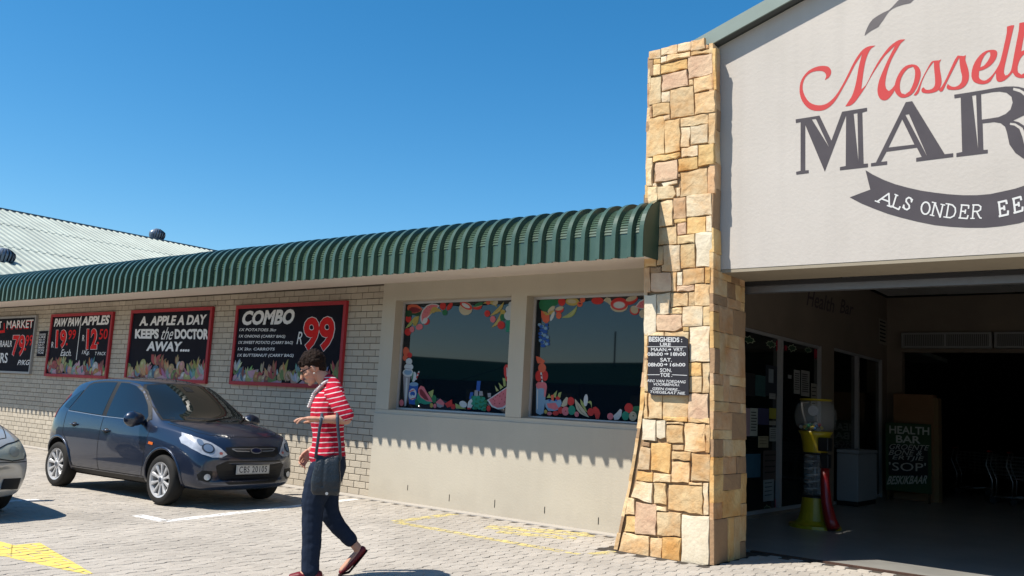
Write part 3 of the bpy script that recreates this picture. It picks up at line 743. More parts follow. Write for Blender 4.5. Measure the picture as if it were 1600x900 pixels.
def stone(poly, out, up=None, m=None, depth=0.03, wob=0.009):
    """poly: 3D corner points on the face, out: outward direction; gives a rough raised block"""
    out = Vector(out); P = []
    n = len(poly); cen = sum((Vector(p) for p in poly), Vector())/n
    per_ = sum((Vector(poly[(i+1) % n])-Vector(poly[i])).length for i in range(n))
    for i in range(n):
        a, b = Vector(poly[i]), Vector(poly[(i+1) % n]); L = (b-a).length
        k = max(1, min(4, round(L/0.07)))
        nn = (b-a).normalized().cross(out)
        for j in range(k):
            t = j/k; P.append(a.lerp(b, t) + nn*random.uniform(-wob, wob)*(1 if j else 0.4))
    size = math.sqrt(max(1e-4, min((Vector(poly[1])-Vector(poly[0])).length, (Vector(poly[2])-Vector(poly[1])).length)))
    N = len(P); gap = 0.0
    def ring(ins, h, rnd):
        R = []
        for p in P:
            d = cen-p; L = d.length
            R.append(p + d.normalized()*min(ins, L*0.5) + out*(h + random.uniform(-rnd, rnd)))
        return R
    dp = depth + random.uniform(-0.006, 0.008)
    tl1, tl2 = random.uniform(-0.035, 0.035), random.uniform(-0.035, 0.035)
    ex = (Vector(poly[1])-Vector(poly[0])).normalized(); ey = out.cross(ex)
    r0 = ring(gap, -0.02, 0); r1 = ring(gap+0.001, dp*0.6, 0.0015); r2 = ring(gap+0.0035, dp*0.95, 0.0015); r3 = ring(0.030, dp+0.001, 0.0026)
    def tilt(R): return [p + out*((p-cen).dot(ex)*tl1 + (p-cen).dot(ey)*tl2) for p in R]
    r1, r2, r3 = tilt(r1), tilt(r2), tilt(r3)
    ce = cen + out*(dp+0.001+random.uniform(-0.0015, 0.0015))
    vs = r0+r1+r2+r3+[ce]
    fs = []
    for a in range(3):
        for i in range(N): fs.append((a*N+i, a*N+(i+1) % N, (a+1)*N+(i+1) % N, (a+1)*N+i))
    for i in range(N): fs.append((3*N+i, 3*N+(i+1) % N, 4*N))
    b = MB(); b.add(vs, fs); o = b.build('stone', m or random.choice(M_stones), pil)
    recalc(o)
    f = o.data.polygons[-1]
    if f.normal.dot(out) < 0:
        o.data.flip_normals()
    return o
crops = {'A': (1000, 40, 3.46), 'B': (990, 290, 4.7375), 'C': (980, 440, 4.089), 'D': (950, 650, 3.752)}
Y_, P_, W_, B_ = 'Y', 'P', 'W', 'B'
front = """A 45,140 108,125 110,172 45,180|W
A 110,122 198,98 198,145 112,160|W
A 200,98 272,83 272,128 200,140|W
A 273,80 348,62 350,120 273,135|W
A 352,100 372,103 370,120 352,122|B
A 145,160 270,138 270,165 145,192|
A 272,140 392,122 392,145 272,160|
A 48,182 68,178 68,268 48,272|B
A 70,180 108,168 108,200 70,206|
A 110,165 142,160 140,190 110,200|W
A 70,208 106,204 106,262 70,268|
A 108,212 252,178 254,228 108,258|
A 257,165 388,148 388,255 257,285|P
A 116,265 250,235 258,322 116,352|P
A 262,290 284,288 286,318 262,322|
A 288,285 384,258 386,340 290,362|
A 390,122 408,118 406,340 388,345|
A 45,280 110,265 110,410 45,428|
A 115,358 158,352 158,408 115,412|W
A 160,345 285,322 290,480 160,500|
A 292,365 402,345 402,465 292,480|
A 42,432 60,428 60,495 42,498|B
A 62,425 156,412 156,472 62,492|
A 122,487 158,477 158,505 128,510|W
A 38,500 128,485 130,690 38,710|
A 132,512 214,498 212,672 132,690|
A 215,500 364,470 364,525 215,545|W
A 216,548 266,545 262,652 216,655|W
A 268,542 364,527 362,630 268,642|W
A 368,470 404,465 400,635 366,635|
A 69,705 214,682 214,700 190,718 68,738|
A 220,660 310,645 310,700 220,710|W
A 312,645 396,635 396,745 312,760|
A 36,712 64,712 62,865 36,868|W
A 80,738 198,722 198,828 78,845|P
A 202,720 308,704 308,770 204,788|
A 215,795 362,768 362,912 215,925|
A 365,762 400,750 400,905 362,908|B
A 64,850 82,848 86,866 64,868|W
A 110,850 198,832 196,850 120,868|W
A 200,800 213,800 213,815 200,820|B
B 100,5 166,2 168,130 104,133|W
B 170,5 288,2 308,60 285,90 176,104|W
B 312,12 340,10 338,75 315,80|W
B 168,125 284,105 284,290 170,312|W
B 290,90 382,80 382,235 290,245|B
B 386,72 576,55 576,215 386,228|W
B 168,315 312,300 314,430 168,440|
B 294,250 384,240 384,262 294,275|
B 320,280 384,268 384,358 320,365|P
B 390,235 530,225 528,340 390,355|
B 534,225 574,218 574,338 534,340|W
B 320,370 448,355 448,420 320,432|
B 455,350 578,342 570,598 455,600|Z
B 78,505 162,525 160,598 80,600|Y
B 168,445 212,448 212,585 168,588|
B 218,445 340,437 340,628 264,635 204,632 206,592 218,588|W
B 345,435 448,422 448,605 345,610|
B 120,602 198,600 198,640 120,645|B
B 82,605 118,602 118,790 84,790|B
B 124,650 268,642 274,778 150,785 124,780|P
B 274,642 312,637 312,780 282,782|
B 318,640 356,637 356,735 318,738|Z
B 360,622 520,607 520,715 445,728 360,738|
B 524,604 566,602 562,720 524,722|
B 318,745 445,732 445,773 318,782|P
B 450,730 556,725 556,885 446,885|
C 105,85 180,80 178,325 120,350 103,330|Z
C 185,80 270,68 270,205 185,208|W
C 275,75 382,68 382,155 275,165|
C 388,66 424,64 424,152 386,155|
C 275,172 348,164 348,203 275,205|
C 352,162 478,157 475,283 352,286|W
C 482,158 522,155 522,280 482,280|
C 185,212 345,210 345,290 300,316 185,312|P
C 352,290 390,288 390,318 352,318|
C 394,290 524,285 524,510 395,515|W
C 105,352 126,350 126,490 104,492|Y
C 182,322 232,321 232,500 130,500 130,345|
C 236,322 388,320 388,500 236,500|
C 106,502 126,500 126,700 106,702|
C 392,522 472,520 472,602 392,600|
C 476,520 520,518 518,712 476,712|
C 130,505 255,503 255,700 130,704|
C 258,503 388,505 388,700 258,700|
C 392,606 472,606 472,706 392,706|
C 108,708 128,712 128,875 106,875|Y
C 134,705 220,705 218,876 134,878|
C 224,704 384,704 384,880 224,876|
C 388,716 514,716 514,888 388,884|P
D 206,4 240,6 240,13 206,11|
D 198,17 278,25 275,148 196,140|Z
D 281,28 332,24 332,125 300,135 282,125|Z
D 318,2 462,8 462,34 336,28 318,20|
D 338,36 440,40 440,48 338,46|
D 340,54 438,57 436,158 340,155|
D 446,40 566,46 564,205 500,215 444,205|
D 466,6 592,12 592,44 466,34|
D 569,52 594,50 592,215 569,215|
D 195,150 240,157 236,182 195,174|B
D 187,180 243,192 235,316 162,311|W
D 248,160 366,165 352,336 246,316|
D 372,167 438,170 436,198 372,196|
D 371,207 482,214 479,263 371,255|
D 368,267 472,272 468,394 366,388|W
D 486,218 596,225 592,385 482,380|W
D 165,324 256,332 256,388 155,374|Y
D 264,334 364,345 364,390 262,388|W
D 158,382 256,395 252,512 130,473|W
D 264,394 336,398 336,523 266,513|
D 350,402 466,408 550,414 550,580 400,558 346,548|Y
D 470,388 550,392 550,408 470,402|
D 555,396 586,393 584,582 556,582|W
D 108,478 151,486 150,580 94,578|W
D 158,505 276,520 276,703 156,690|Q
D 280,528 340,532 338,560 280,554|
D 284,564 422,572 420,708 282,698|
D 430,578 590,590 588,873 428,868|Z
D 104,590 153,590 153,683 90,676|
D 84,685 236,708 234,836 170,818 54,798|
D 244,715 310,720 306,850 241,844|
D 314,712 424,718 420,858 313,850|Y"""
keymat = {'W': lambda: random.choice([M_stones[2], M_stones[7], M_stones[1]]), 'P': lambda: M_pink, 'Q': lambda: M_pink, 'Z': lambda: M_pale, 'B': lambda: random.choice([M_brown, M_stones[5]]),
          'Y': lambda: random.choice([M_stones[3], M_stones[0]]), '': lambda: random.choice([M_stones[0], M_stones[1], M_stones[4], M_stones[3]])}
YF = YPF - 0.0
for ln in front.split('\n'):
    body, k = ln.split('|'); c, *pts = body.split(); x0, y0, s_ = crops[c]
    P = []
    for p in pts:
        a, b = map(float, p.split(',')); P.append(onY(x0+a/s_, y0+b/s_, YF-0.028))
    P = [Vector((p.x, YF-0.0, p.z)) for p in P]
    stone(P, (0, -1, 0), m=keymat[k](), depth=0.016)
# outline of the core (left edge, right edge) by height
LE = [(0.0, -4.83), (0.35, -4.76), (0.75, -4.68), (1.42, -4.585), (2.0, -4.555), (3.0, -4.59), (4.2, -4.615), (5.30, -4.63)]
RE = [(0.0, -3.715), (1.4, -3.745), (2.8, -3.785), (4.2, -3.82), (5.26, -3.85)]
def edge(T, z):
    for (z0, x0), (z1, x1) in zip(T, T[1:]):
        if z <= z1: return x0+(x1-x0)*(z-z0)/(z1-z0)
    return T[-1][1]
core = MB(); zs = [0, 0.35, 0.75, 1.42, 2.0, 2.8, 3.6, 4.2, 4.8, 5.22]; vs = []
for z in zs:
    yb = 8.84
    vs += [(edge(LE, z)+0.03, YF+0.012, z), (edge(RE, z)-0.012-0.03, YF+0.012, z), (edge(RE, z)-0.03, yb, z), (edge(LE, z)+0.03, yb, z)]
fs = [(3, 2, 1, 0), tuple(4*(len(zs)-1)+i for i in range(4))]
for i in range(len(zs)-1):
    for k in range(4): fs.append((4*i+k, 4*i+(k+1) % 4, 4*(i+1)+(k+1) % 4, 4*(i+1)+k))
core.add(vs, fs); o = core.build('mortar', M_grout, pil); recalc(o)
# right face (towards the entrance), left face and back: irregular courses
def face_courses(fn, u0, u1, z0, z1, out, seed, mats):
    rnd = random.Random(seed); z = z0
    while z < z1-0.03:
        h = min(rnd.choice([0.10, 0.17, 0.27, 0.36, 0.42]), z1-z)
        if z1-(z+h) < 0.06: h = z1-z
        u = u0
        while u < u1-0.02:
            w = rnd.choice([0.14, 0.22, 0.33, 0.42]); w = min(w, u1-u)
            if u1-(u+w) < 0.09: w = u1-u
            if h > 0.2 and rnd.random() < 0.55:
                k = rnd.uniform(0.28, 0.72)*h
                for (a, b) in ((z, z+k), (z+k, z+h)):
                    stone([fn(u, a), fn(u+w, a), fn(u+w, b), fn(u, b)], out, m=rnd.choice(mats), depth=0.022, wob=0.004)
            else:
                stone([fn(u, z), fn(u+w, z), fn(u+w, z+h), fn(u, z+h)], out, m=rnd.choice(mats), depth=0.022, wob=0.004)
            u += w
        z += h
side_shade_m = [M_stones[0], M_stones[3], M_stones[5], M_stones[4], M_brown, M_brown]  # extra brown stones: the side faces' shade is put into their colours
face_courses(lambda u, z: Vector((edge(RE, z)-0.03, u, z)), YF-0.012, 8.86, 0.0, 2.86, (1, 0, 0), 5, side_shade_m)
face_courses(lambda u, z: Vector((edge(RE, z)-0.03, u, z)), YF-0.012, 8.27, 2.86, 5.24, (1, 0, 0), 6, side_shade_m)
face_courses(lambda u, z: Vector((edge(LE, z)+0.03, u, z)), YF-0.012, 8.86, 0.0, 5.24, (-1, 0, 0), 8, side_shade_m)

# opening hours board on the pillar
hb = empty('opening_hours_sign', (-4.29, YF-0.055, 1.6), 'black opening hours board with white hand lettering fixed to the stone pillar', 'sign')
YH = YF-0.058
M_blackboard = mat('black_sign_paint', (0.028, 0.026, 0.032), 0.55, 0.3, nscale=6, namt=0.4, col2=(0.04, 0.038, 0.045))
M_wl = mat('white_sign_paint', (0.74, 0.74, 0.74), 0.6, 0.3)
def H(px, py): return onY(px, py, YH)
cs = [H(1013, 524), H(1068, 525.5), H(1075, 530), H(1076, 618), H(1018, 617.5), H(1012, 612)]
mb = MB(); mb.prism([Vector((p.x, YH, p.z)) for p in cs], (0, 0.012, 0), (0, 0, 0)); o = mb.build('board', M_blackboard, hb); recalc(o)
def sign_line(par, s, x0, y0, x1, y1, h0, h1, Y, m, bold=0.0, shear=0.0, off=0.0015, name='lettering', space=1.0):
    """text whose baseline runs (x0,y0)-(x1,y1) in picture measure with cap heights h0, h1, laid on the plane Y"""
    b = MB()
    def fn(u, v):
        x = x0+(x1-x0)*u; y = y0+(y1-y0)*u - (h0+(h1-h0)*u)*v
        x += shear*(h0+(h1-h0)*u)*v
        q_ = onY(x, y, Y); return (q_.x, Y-off, q_.z)
    put_text(b, s, fn, bold=bold, space=space)
    return b.build(name, m, par, facing=(0, -1, 0))
HL = [('BESIGHEIDS :', 105, 180, 495, 186, 62, 55, 0.03, 0), ('URE', 235, 232, 362, 234, 42, 40, 0.02, 0), ('MAAN.', 130, 292, 325, 292, 42, 40, 0.012, 0), ('VRY.', 390, 292, 512, 292, 42, 42, 0.012, 0),
      ('08h00', 88, 346, 268, 346, 42, 42, 0.02, 0), ('18h00', 360, 346, 538, 346, 42, 42, 0.02, 0), ('SAT.', 238, 414, 375, 414, 46, 42, 0.015, 0), ('08h00', 92, 470, 270, 470, 44, 44, 0.02, 0),
      ('16h00', 352, 470, 532, 470, 42, 42, 0.02, 0), ('SON.', 236, 535, 372, 535, 46, 42, 0.012, 0), ('TOE :', 238, 592, 378, 592, 48, 46, 0.02, 0),
      ('REG VAN TOEGANG', 85, 650, 530, 668, 30, 34, 0.015, 0.3), ('VOORBEHOU.', 150, 692, 462, 702, 32, 30, 0.015, 0.3), ('GEEN DIERE...', 142, 742, 470, 756, 30, 28, 0.015, 0.3), ('TOEGELAAT NIE.', 112, 780, 530, 802, 30, 34, 0.015, 0.3)]
for (s_, x0, y0, x1, y1, h0, h1, bo, sh) in HL:
    sign_line(hb, s_, 1000+x0/7.5, 510+y0/7.5, 1000+x1/7.5, 510+y1/7.5, h0/7.5, h1/7.5, YH, M_wl, bold=bo, shear=sh)
for (a, b, c_, d) in [(85, 238, 545, 240), (85, 566, 232, 566), (370, 566, 552, 574)]:
    p, q_ = onY(1000+a/7.5, 510+b/7.5, YH), onY(1000+c_/7.5, 510+d/7.5, YH)
    m_ = MB(); m_.quad((p.x, YH-0.0015, p.z-0.003), (q_.x, YH-0.0015, q_.z-0.003), (q_.x, YH-0.0015, q_.z+0.003), (p.x, YH-0.0015, p.z+0.003)); m_.build('rule', M_wl, hb, facing=(0, -1, 0))
def arrow(cx, cy, L):
    P = [(cx-L, cy-5), (cx, cy-5), (cx, cy-16), (cx+L*0.8, cy), (cx, cy+16), (cx, cy+5), (cx-L, cy+5)]
    m_ = MB(); m_.poly([Vector((lambda t: (t.x, YH-0.0015, t.z))(onY(1000+a/7.5, 510+b/7.5, YH))) for a, b in P]); m_.build('arrow', M_wl, hb, facing=(0, -1, 0))
arrow(350, 270, 22); arrow(315, 322, 28); arrow(305, 446, 24)
# ================================================================== gable over the entrance
YGB = 8.28
M_gable = mat('gable_plaster', (0.67, 0.615, 0.56), 0.8, 0.2, nscale=0.9, namt=0.35, col2=(0.63, 0.575, 0.515), bump=0.12, bscale=28, dirt=0.06, streak=0.05)
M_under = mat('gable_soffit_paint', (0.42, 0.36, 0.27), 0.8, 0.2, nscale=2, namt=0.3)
GX0, GX1, GXC = -3.86, 7.3, 1.7
ZG0 = onY(1144, 420, YGB).z
a_, b_ = onY(1130, 70, YGB), onY(1200, 31.5, YGB)
SG = (b_.z-a_.z)/(b_.x-a_.x); ZE = a_.z + (GX0-a_.x)*SG
ZA = ZE + (GXC-GX0)*SG
gb = empty('gable_wall', (GX0, YGB, ZG0), 'big pale plastered gable wall over the entrance with red and grey painted lettering', 'wall')
mb = MB(); mb.prism([(GX0-0.35, YGB, ZG0), (GX1, YGB, ZG0), (GX1, YGB, ZE), (GXC, YGB, ZA), (GX0, YGB, ZE), (GX0-0.35, YGB, ZE-0.2)], (0, 0, 0), (0, 0.5, 0)); o = mb.build('wall_face', M_gable, gb); recalc(o)
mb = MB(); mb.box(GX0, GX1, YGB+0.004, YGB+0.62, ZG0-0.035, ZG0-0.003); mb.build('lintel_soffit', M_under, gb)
# verge board and roof edge
M_verge = mat('verge_flashing', (0.27, 0.335, 0.30), 0.5, 0.4, nscale=6, namt=0.4, col2=(0.22, 0.28, 0.25), dirt=0.1)
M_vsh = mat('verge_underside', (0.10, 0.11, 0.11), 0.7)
for sx, nm in ((1, 'verge_board'), (-1, 'verge_board')):
    def V(x, dz, y):
        X_ = x if sx == 1 else 2*GXC-x
        return (X_, y, ZE + (x-GX0)*SG + dz)
    mb = MB(); xa, xb = GX0-0.28, GXC
    P = [V(xa, 0.0, YGB-0.13), V(xb, 0.0, YGB-0.13), V(xb, 0.155, YGB-0.13), V(xa, 0.155, YGB-0.13)]
    mb.prism(P, (0, 0, 0), (0, 0.02, 0)); o = mb.build(nm, M_verge, gb); recalc(o)
    mb = MB(); P = [V(xa, 0.135, YGB-0.128), V(xb, 0.135, YGB-0.128), V(xb, 0.150, YGB-0.128), V(xa, 0.150, YGB-0.128)]
    mb.prism(P, (0, 0, 0), (0, 9.5, 0)); o = mb.build('gable_roof', M_verge, gb); recalc(o)
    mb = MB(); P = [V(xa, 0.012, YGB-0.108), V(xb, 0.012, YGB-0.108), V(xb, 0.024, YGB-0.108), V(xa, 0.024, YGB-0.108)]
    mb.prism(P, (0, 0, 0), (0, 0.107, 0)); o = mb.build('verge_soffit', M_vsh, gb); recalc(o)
# painted lettering
M_red = mat('coral_red_wall_paint', (0.66, 0.075, 0.075), 0.7, 0.2, nscale=3, namt=0.3, col2=(0.60, 0.09, 0.09))
M_grey = mat('charcoal_wall_paint', (0.085, 0.075, 0.085), 0.7, 0.2, nscale=3, namt=0.5, col2=(0.12, 0.105, 0.115))
M_grey2 = mat('grey_wall_paint', (0.19, 0.17, 0.175), 0.7, 0.2, nscale=3, namt=0.5)
M_wwp = mat('white_wall_paint', (0.80, 0.79, 0.77), 0.7, 0.2)
gc = {'1': (1240, 40, 6.43), '2': (1400, 20, 6.43), '3': (1230, 150, 6.43), '4': (1400, 120, 6.43), '5': (1320, 255, 5.714), '6': (1330, 0, 13.333)}
def GP(c, pts, off=0.002, Y=YGB):
    x0, y0, s_ = gc[c]; R = []
    for p in pts:
        if isinstance(p, str): pass
        cc = c; a, b = p[:2]
        if len(p) == 3: x0_, y0_, s__ = gc[p[2]]
        else: x0_, y0_, s__ = x0, y0, s_
        q_ = onY(x0_+a/s__, y0_+b/s__, Y); R.append(Vector((q_.x, Y-off, q_.z)))
    return R
def smooth_closed(P, it=1):
    for _ in range(it):
        Q = []
        n = len(P)
        for i in range(n):
            a, b = P[i], P[(i+1) % n]; p0 = P[i-1]; p3 = P[(i+2) % n]
            Q.append(a)
            c1 = (a-p0); c2 = (b-a); c3 = (p3-b)
            sharp = c1.angle(c2, 0) > 1.0 or c2.angle(c3, 0) > 1.0
            if not sharp and c2.length > 0.02: Q.append((a*9+b*9-p0-p3)/16)
        P = Q
    return P
def paint(name, c, pts, holes=(), m=None, off=0.002, sm=True):
    P = GP(c, pts, off); Hs = [GP(c, h, off) for h in holes]
    if sm: P = smooth_closed(P); Hs = [smooth_closed(h) for h in Hs]
    b = MB(); b.poly(P, Hs); return b.build(name, m, gb, facing=(0, -1, 0))
paint('painted_letter_m', '1', [(315,548),(352,525),(374,490),(378,455),(360,422),(330,408),(280,405),(215,420),(150,455),(100,510),(70,570),(60,640),(66,700),(88,760),(130,815),(180,847),(240,857),(300,850),(350,825),(400,780),(440,725),(500,620),(560,510),(620,390),(688,285),(668,360),(650,440),(632,550),(610,640),(580,720),(520,812),(565,806),(610,775),(660,710),(720,620),(780,510),(850,400),(920,300),(1022,198),(985,270),(945,350),(900,450),(860,550),(843,640),(850,700),(875,740),(915,752),(950,738),(985,700),(1015,650),(1022,590),(990,632),(958,658),(935,640),(922,600),(925,540),(945,450),(985,340),(1040,240),(1080,175),(1122,138),(1080,140),(1030,160),(960,215),(900,290),(840,380),(780,490),(725,600),(680,642),(690,560),(705,450),(725,350),(750,280),(780,230),(822,200),(770,205),(720,225),(670,270),(610,360),(560,460),(510,560),(450,665),(400,730),(340,780),(280,800),(220,797),(160,770),(115,710),(92,640),(95,580),(120,520),(170,475),(230,457),(290,458),(320,480),(328,510)], m=M_red)
paint('painted_letter_o', '1', [(1015,650),(1040,695),(1085,725),(1150,715),(1210,668),(1255,580),(1277,500),(1270,440),(1240,402),(1190,390),(1130,405),(1080,450),(1040,520),(1018,590)], [[(1200,412),(1150,430),(1100,490),(1072,560),(1068,630),(1085,680),(1120,692),(1165,660),(1200,590),(1218,520),(1220,450)]], M_red, off=0.0026)
paint('painted_letter_s', '2', [(178,828),(200,832),(225,808),(240,770),(262,690),(310,590),(350,530),(380,492),(383,560),(390,630),(393,700),(385,740),(360,765),(320,775),(290,765),(280,748),(262,758),(255,785),(275,805),(330,810),(390,798),(428,775),(455,720),(457,660),(442,570),(438,500),(455,468),(430,478),(380,482),(350,500),(310,570),(258,670),(215,770),(200,795)], m=M_red)
paint('painted_letter_s', '2', [(428,775),(448,795),(470,785),(500,720),(550,620),(600,520),(636,448),(640,510),(652,590),(665,640),(655,700),(620,735),(580,745),(545,735),(520,715),(508,745),(525,770),(590,775),(650,765),(700,730),(730,670),(732,600),(715,530),(696,470),(702,425),(680,435),(620,430),(595,465),(550,560),(500,670),(460,740)], m=M_red, off=0.0026)
paint('painted_letters_elb', '2', [(890,717),(950,688),(1004,600),(1005,640),(1012,680),(1040,695),(1090,680),(1145,632),(1172,600),(1195,635),(1240,655),(1300,650),(1360,600),(1400,510),(1390,420),(1345,375),(1295,372),(1258,388),(1275,290),(1300,170),(1312,90),(1240,103),(1233,180),(1212,290),(1185,430),(1165,540),(1150,590),(1120,625),(1098,630),(1085,605),(1090,550),(1110,460),(1140,330),(1170,200),(1188,125),(1158,126),(1115,140),(1113,200),(1090,310),(1060,440),(1035,520),(980,610),(930,660),(890,682),(850,670),(832,640),(835,585),(880,572),(950,530),(1000,470),(1018,410),(1005,378),(960,372),(900,385),(840,430),(790,500),(765,570),(758,640),(780,690),(830,714)], [[(845,550),(860,490),(890,430),(925,395),(945,395),(948,430),(925,480),(885,530)], [(1286,420),(1250,460),(1222,540),(1228,600),(1260,622),(1300,600),(1340,530),(1345,450),(1320,410)]], M_red)
paint('painted_letter_m', '3', [(85,235),(325,197),(445,448),(552,158),(803,118),(803,152),(755,167),(768,682),(812,678),(812,715),(530,747),(530,715),(588,703),(592,195),(378,760),(182,292),(182,748),(217,745),(217,775),(92,791),(90,762),(135,752),(135,262),(88,272)], [[(248,235),(288,230),(420,512)], [(668,178),(706,172),(716,668)]], M_grey, sm=False)
paint('painted_letter_a', '4', [(98,255),(163,245),(490,778),(575,768),(575,806),(203,853),(203,815),(258,805),(210,712),(998,560,'3'),(942,662,'3'),(1005,655,'3'),(1005,690,'3'),(842,708,'3'),(842,676,'3'),(892,668,'3')], [[(1155,235,'3'),(185,680),(1018,518,'3')], [(95,382),(130,375),(315,802)]], M_grey, sm=False)
paint('painted_letter_r', '4', [(585,180),(735,157),(900,130),(1010,110),(1100,98),(1180,97),(1230,100),(1286,115),(1350,170),(1375,240),(1350,310),(1290,385),(1175,440),(1230,455),(1286,490),(1340,560),(1345,640),(1360,700),(1400,760),(1450,790),(1440,830),(1380,850),(1286,825),(1200,765),(1140,680),(1115,560),(1095,500),(1050,465),(985,455),(870,468),(878,735),(922,732),(922,768),(607,806),(607,768),(665,755),(650,208),(588,217)], [[(855,175),(960,155),(1040,148),(1110,160),(1160,200),(1172,260),(1150,330),(1100,375),(1030,405),(940,420),(862,430)], [(765,190),(805,183),(826,742)], [(1178,108),(1240,120),(1300,155),(1335,215),(1330,250),(1300,200),(1250,158),(1175,134)], [(1145,460),(1200,466),(1270,510),(1305,590),(1290,690),(1268,600),(1240,525),(1190,490),(1142,482)]], M_grey, sm=False)
paint('painted_leaf', '6', [(282,745),(290,690),(330,590),(380,490),(450,400),(560,325),(680,258),(785,212),(850,150),(930,65),(1000,-10),(1060,-70),(1400,-70),(1300,0),(1235,65),(1100,92),(950,140),(860,185),(790,240),(740,305),(680,400),(620,480),(570,560),(500,598),(420,640),(330,705)], m=M_grey2, sm=False)
ban = [(185,62),(250,102),(350,150),(450,188),(560,218),(680,245),(800,263),(920,277),(1050,286),(1180,286),(1300,276),(1420,250),(1520,228),(1620,195),(1800,120),(1960,40),(2000,300),(1850,400),(1650,505),(1560,535),(1400,562),(1250,576),(1100,576),(950,568),(800,552),(650,522),(500,485),(380,450),(260,405),(150,360),(45,305),(130,272),(228,236)]
paint('painted_banner', '5', ban, m=M_grey, sm=False)
# serif capitals on the banner, from strokes
def stroke(b, pts, w0, w1=None, off=0.004):
    pass
GL = {'A': ([[(0.05, 0), (0.5, 1.0)], [(0.5, 1.0), (0.95, 0)], [(0.25, 0.36), (0.75, 0.36)]], [(0.05, 0), (0.95, 0)]),
      'L': ([[(0.25, 1), (0.25, 0)], [(0.25, 0), (0.85, 0)], [(0.85, 0), (0.9, 0.25)]], [(0.25, 1), (0.2, 0)]),
      'S': ([[(0.85, 0.95), (0.85, 0.72)], [(0.85, 0.8), (0.65, 0.97), (0.4, 0.97), (0.2, 0.8), (0.25, 0.6), (0.5, 0.5), (0.75, 0.4), (0.85, 0.22), (0.65, 0.03), (0.35, 0.03), (0.15, 0.2)], [(0.15, 0.05), (0.15, 0.28)]], []),
      'O': ([[(0.5+0.42*math.cos(t*math.pi/8), 0.5+0.5*math.sin(t*math.pi/8)) for t in range(17)]], []),
      'N': ([[(0.18, 0), (0.18, 1)], [(0.18, 1), (0.82, 0)], [(0.82, 0), (0.82, 1)]], [(0.18, 0), (0.12, 1), (0.82, 1)]),
      'D': ([[(0.22, 0), (0.22, 1)], [(0.22, 1), (0.55, 0.98), (0.82, 0.8), (0.9, 0.5), (0.82, 0.2), (0.55, 0.02), (0.22, 0)]], [(0.15, 0), (0.15, 1)]),
      'E': ([[(0.22, 0), (0.22, 1)], [(0.15, 1), (0.85, 1), (0.87, 0.78)], [(0.22, 0.52), (0.62, 0.52)], [(0.62, 0.65), (0.62, 0.38)], [(0.12, 0), (0.87, 0), (0.92, 0.24)]], []),
      'R': ([[(0.2, 0), (0.2, 1)], [(0.12, 1), (0.6, 1), (0.82, 0.88), (0.82, 0.65), (0.6, 0.52), (0.2, 0.52)], [(0.5, 0.52), (0.82, 0.05), (0.95, 0.02)]], [(0.2, 0)])}
def glyph(ch, bl_, br, tl, bold):
    """bl_, br, tl: picture-measure corners (crop 5)"""
    bl_, br, tl = Vector(bl_), Vector(br), Vector(tl); b = MB(); ex = br-bl_; ey = tl-bl_
    def W2(u, v):
        p = bl_ + ex*u + ey*v; return p
    def seg(p, q_, w):
        d = (q_-p); 
        if d.length < 1e-6: return
        d.normalize(); n_ = Vector((-d.y, d.x))*w/2; e_ = d*w*0.25
        P = [p-n_-e_, q_-n_+e_, q_+n_+e_, p+n_-e_]
        b.poly(GP('5', [(t.x, t.y) for t in P], off=0.0045+0.0002*random.random()))
    st, sf = GL[ch]
    for line in st:
        for p, q_ in zip(line, line[1:]): seg(W2(*p), W2(*q_), bold)
    for (u, v) in sf: seg(W2(u-0.16, v), W2(u+0.16, v), bold*0.8)
    return b.build('painted_letter_' + ch.lower(), M_wwp, gb, facing=(0, -1, 0))
for (ch, bl_, br, tl, w) in [('A', (285, 342), (405, 388), (335, 248), 14), ('L', (408, 380), (495, 420), (440, 275), 14), ('S', (508, 400), (580, 430), (545, 292), 14),
        ('O', (668, 440), (755, 470), (690, 335), 14), ('N', (760, 462), (872, 488), (785, 350), 13), ('D', (885, 480), (990, 498), (905, 362), 13), ('E', (1008, 488), (1105, 496), (1025, 372), 13), ('R', (1120, 494), (1225, 494), (1130, 374), 13),
        ('E', (1368, 478), (1470, 455), (1355, 355), 18), ('E', (1500, 448), (1600, 420), (1485, 325), 18)]:
    glyph(ch, bl_, br, tl, w)

# roller track under the lintel
M_steel = mat('galvanised_steel', (0.27, 0.27, 0.29), 0.4, 0.5, metal=0.6, nscale=10, namt=0.3)
M_dsteel = mat('dark_steel', (0.05, 0.05, 0.055), 0.5, 0.4, metal=0.4)
tr_ = empty('door_track', (GX0, YGB+0.7, ZG0-0.1), 'long grey steel roller track hung beneath the gable lintel', 'track')
mb = MB(); mb.box(-3.84, 7.2, 8.93, 9.02, ZG0-0.155, ZG0-0.085); mb.build('rail', M_steel, tr_)
mb = MB(); mb.box(-3.84, 7.2, 8.90, 8.93, ZG0-0.085, ZG0-0.04); mb.build('cover', M_dsteel, tr_)
# ================================================================== inside the entrance
XL, YB, ZC = -5.1, 19.2, 4.06
M_iw = mat('entrance_wall_paint', (0.33, 0.27, 0.215), 0.85, 0.15, nscale=1.2, namt=0.4, dirt=0.1)
M_ceil = mat('ceiling_panel', (0.95, 0.93, 0.90), 0.9, 0.1, var=0.06, nscale=2, namt=0.2)
ew = empty('entrance_side_wall', (XL, 9.4, 0), 'brown painted side wall of the entrance with shop window and glass door', 'wall')
OW = (11.93, 15.18, 0.05, 2.70); OD = (15.86, 18.84, 0.01, 2.74)
mb = MB()
def sb(y0, y1, z0, z1): mb.box(XL-0.22, XL, y0, y1, z0, z1)
sb(9.33, OW[0], 0, ZC); sb(OW[1], OD[0], 0, ZC); sb(OD[1], YB+0.2, 0, ZC); sb(OW[0], OW[1], OW[3], ZC); sb(OW[0], OW[1], 0, OW[2]); sb(OD[0], OD[1], OD[3], ZC)
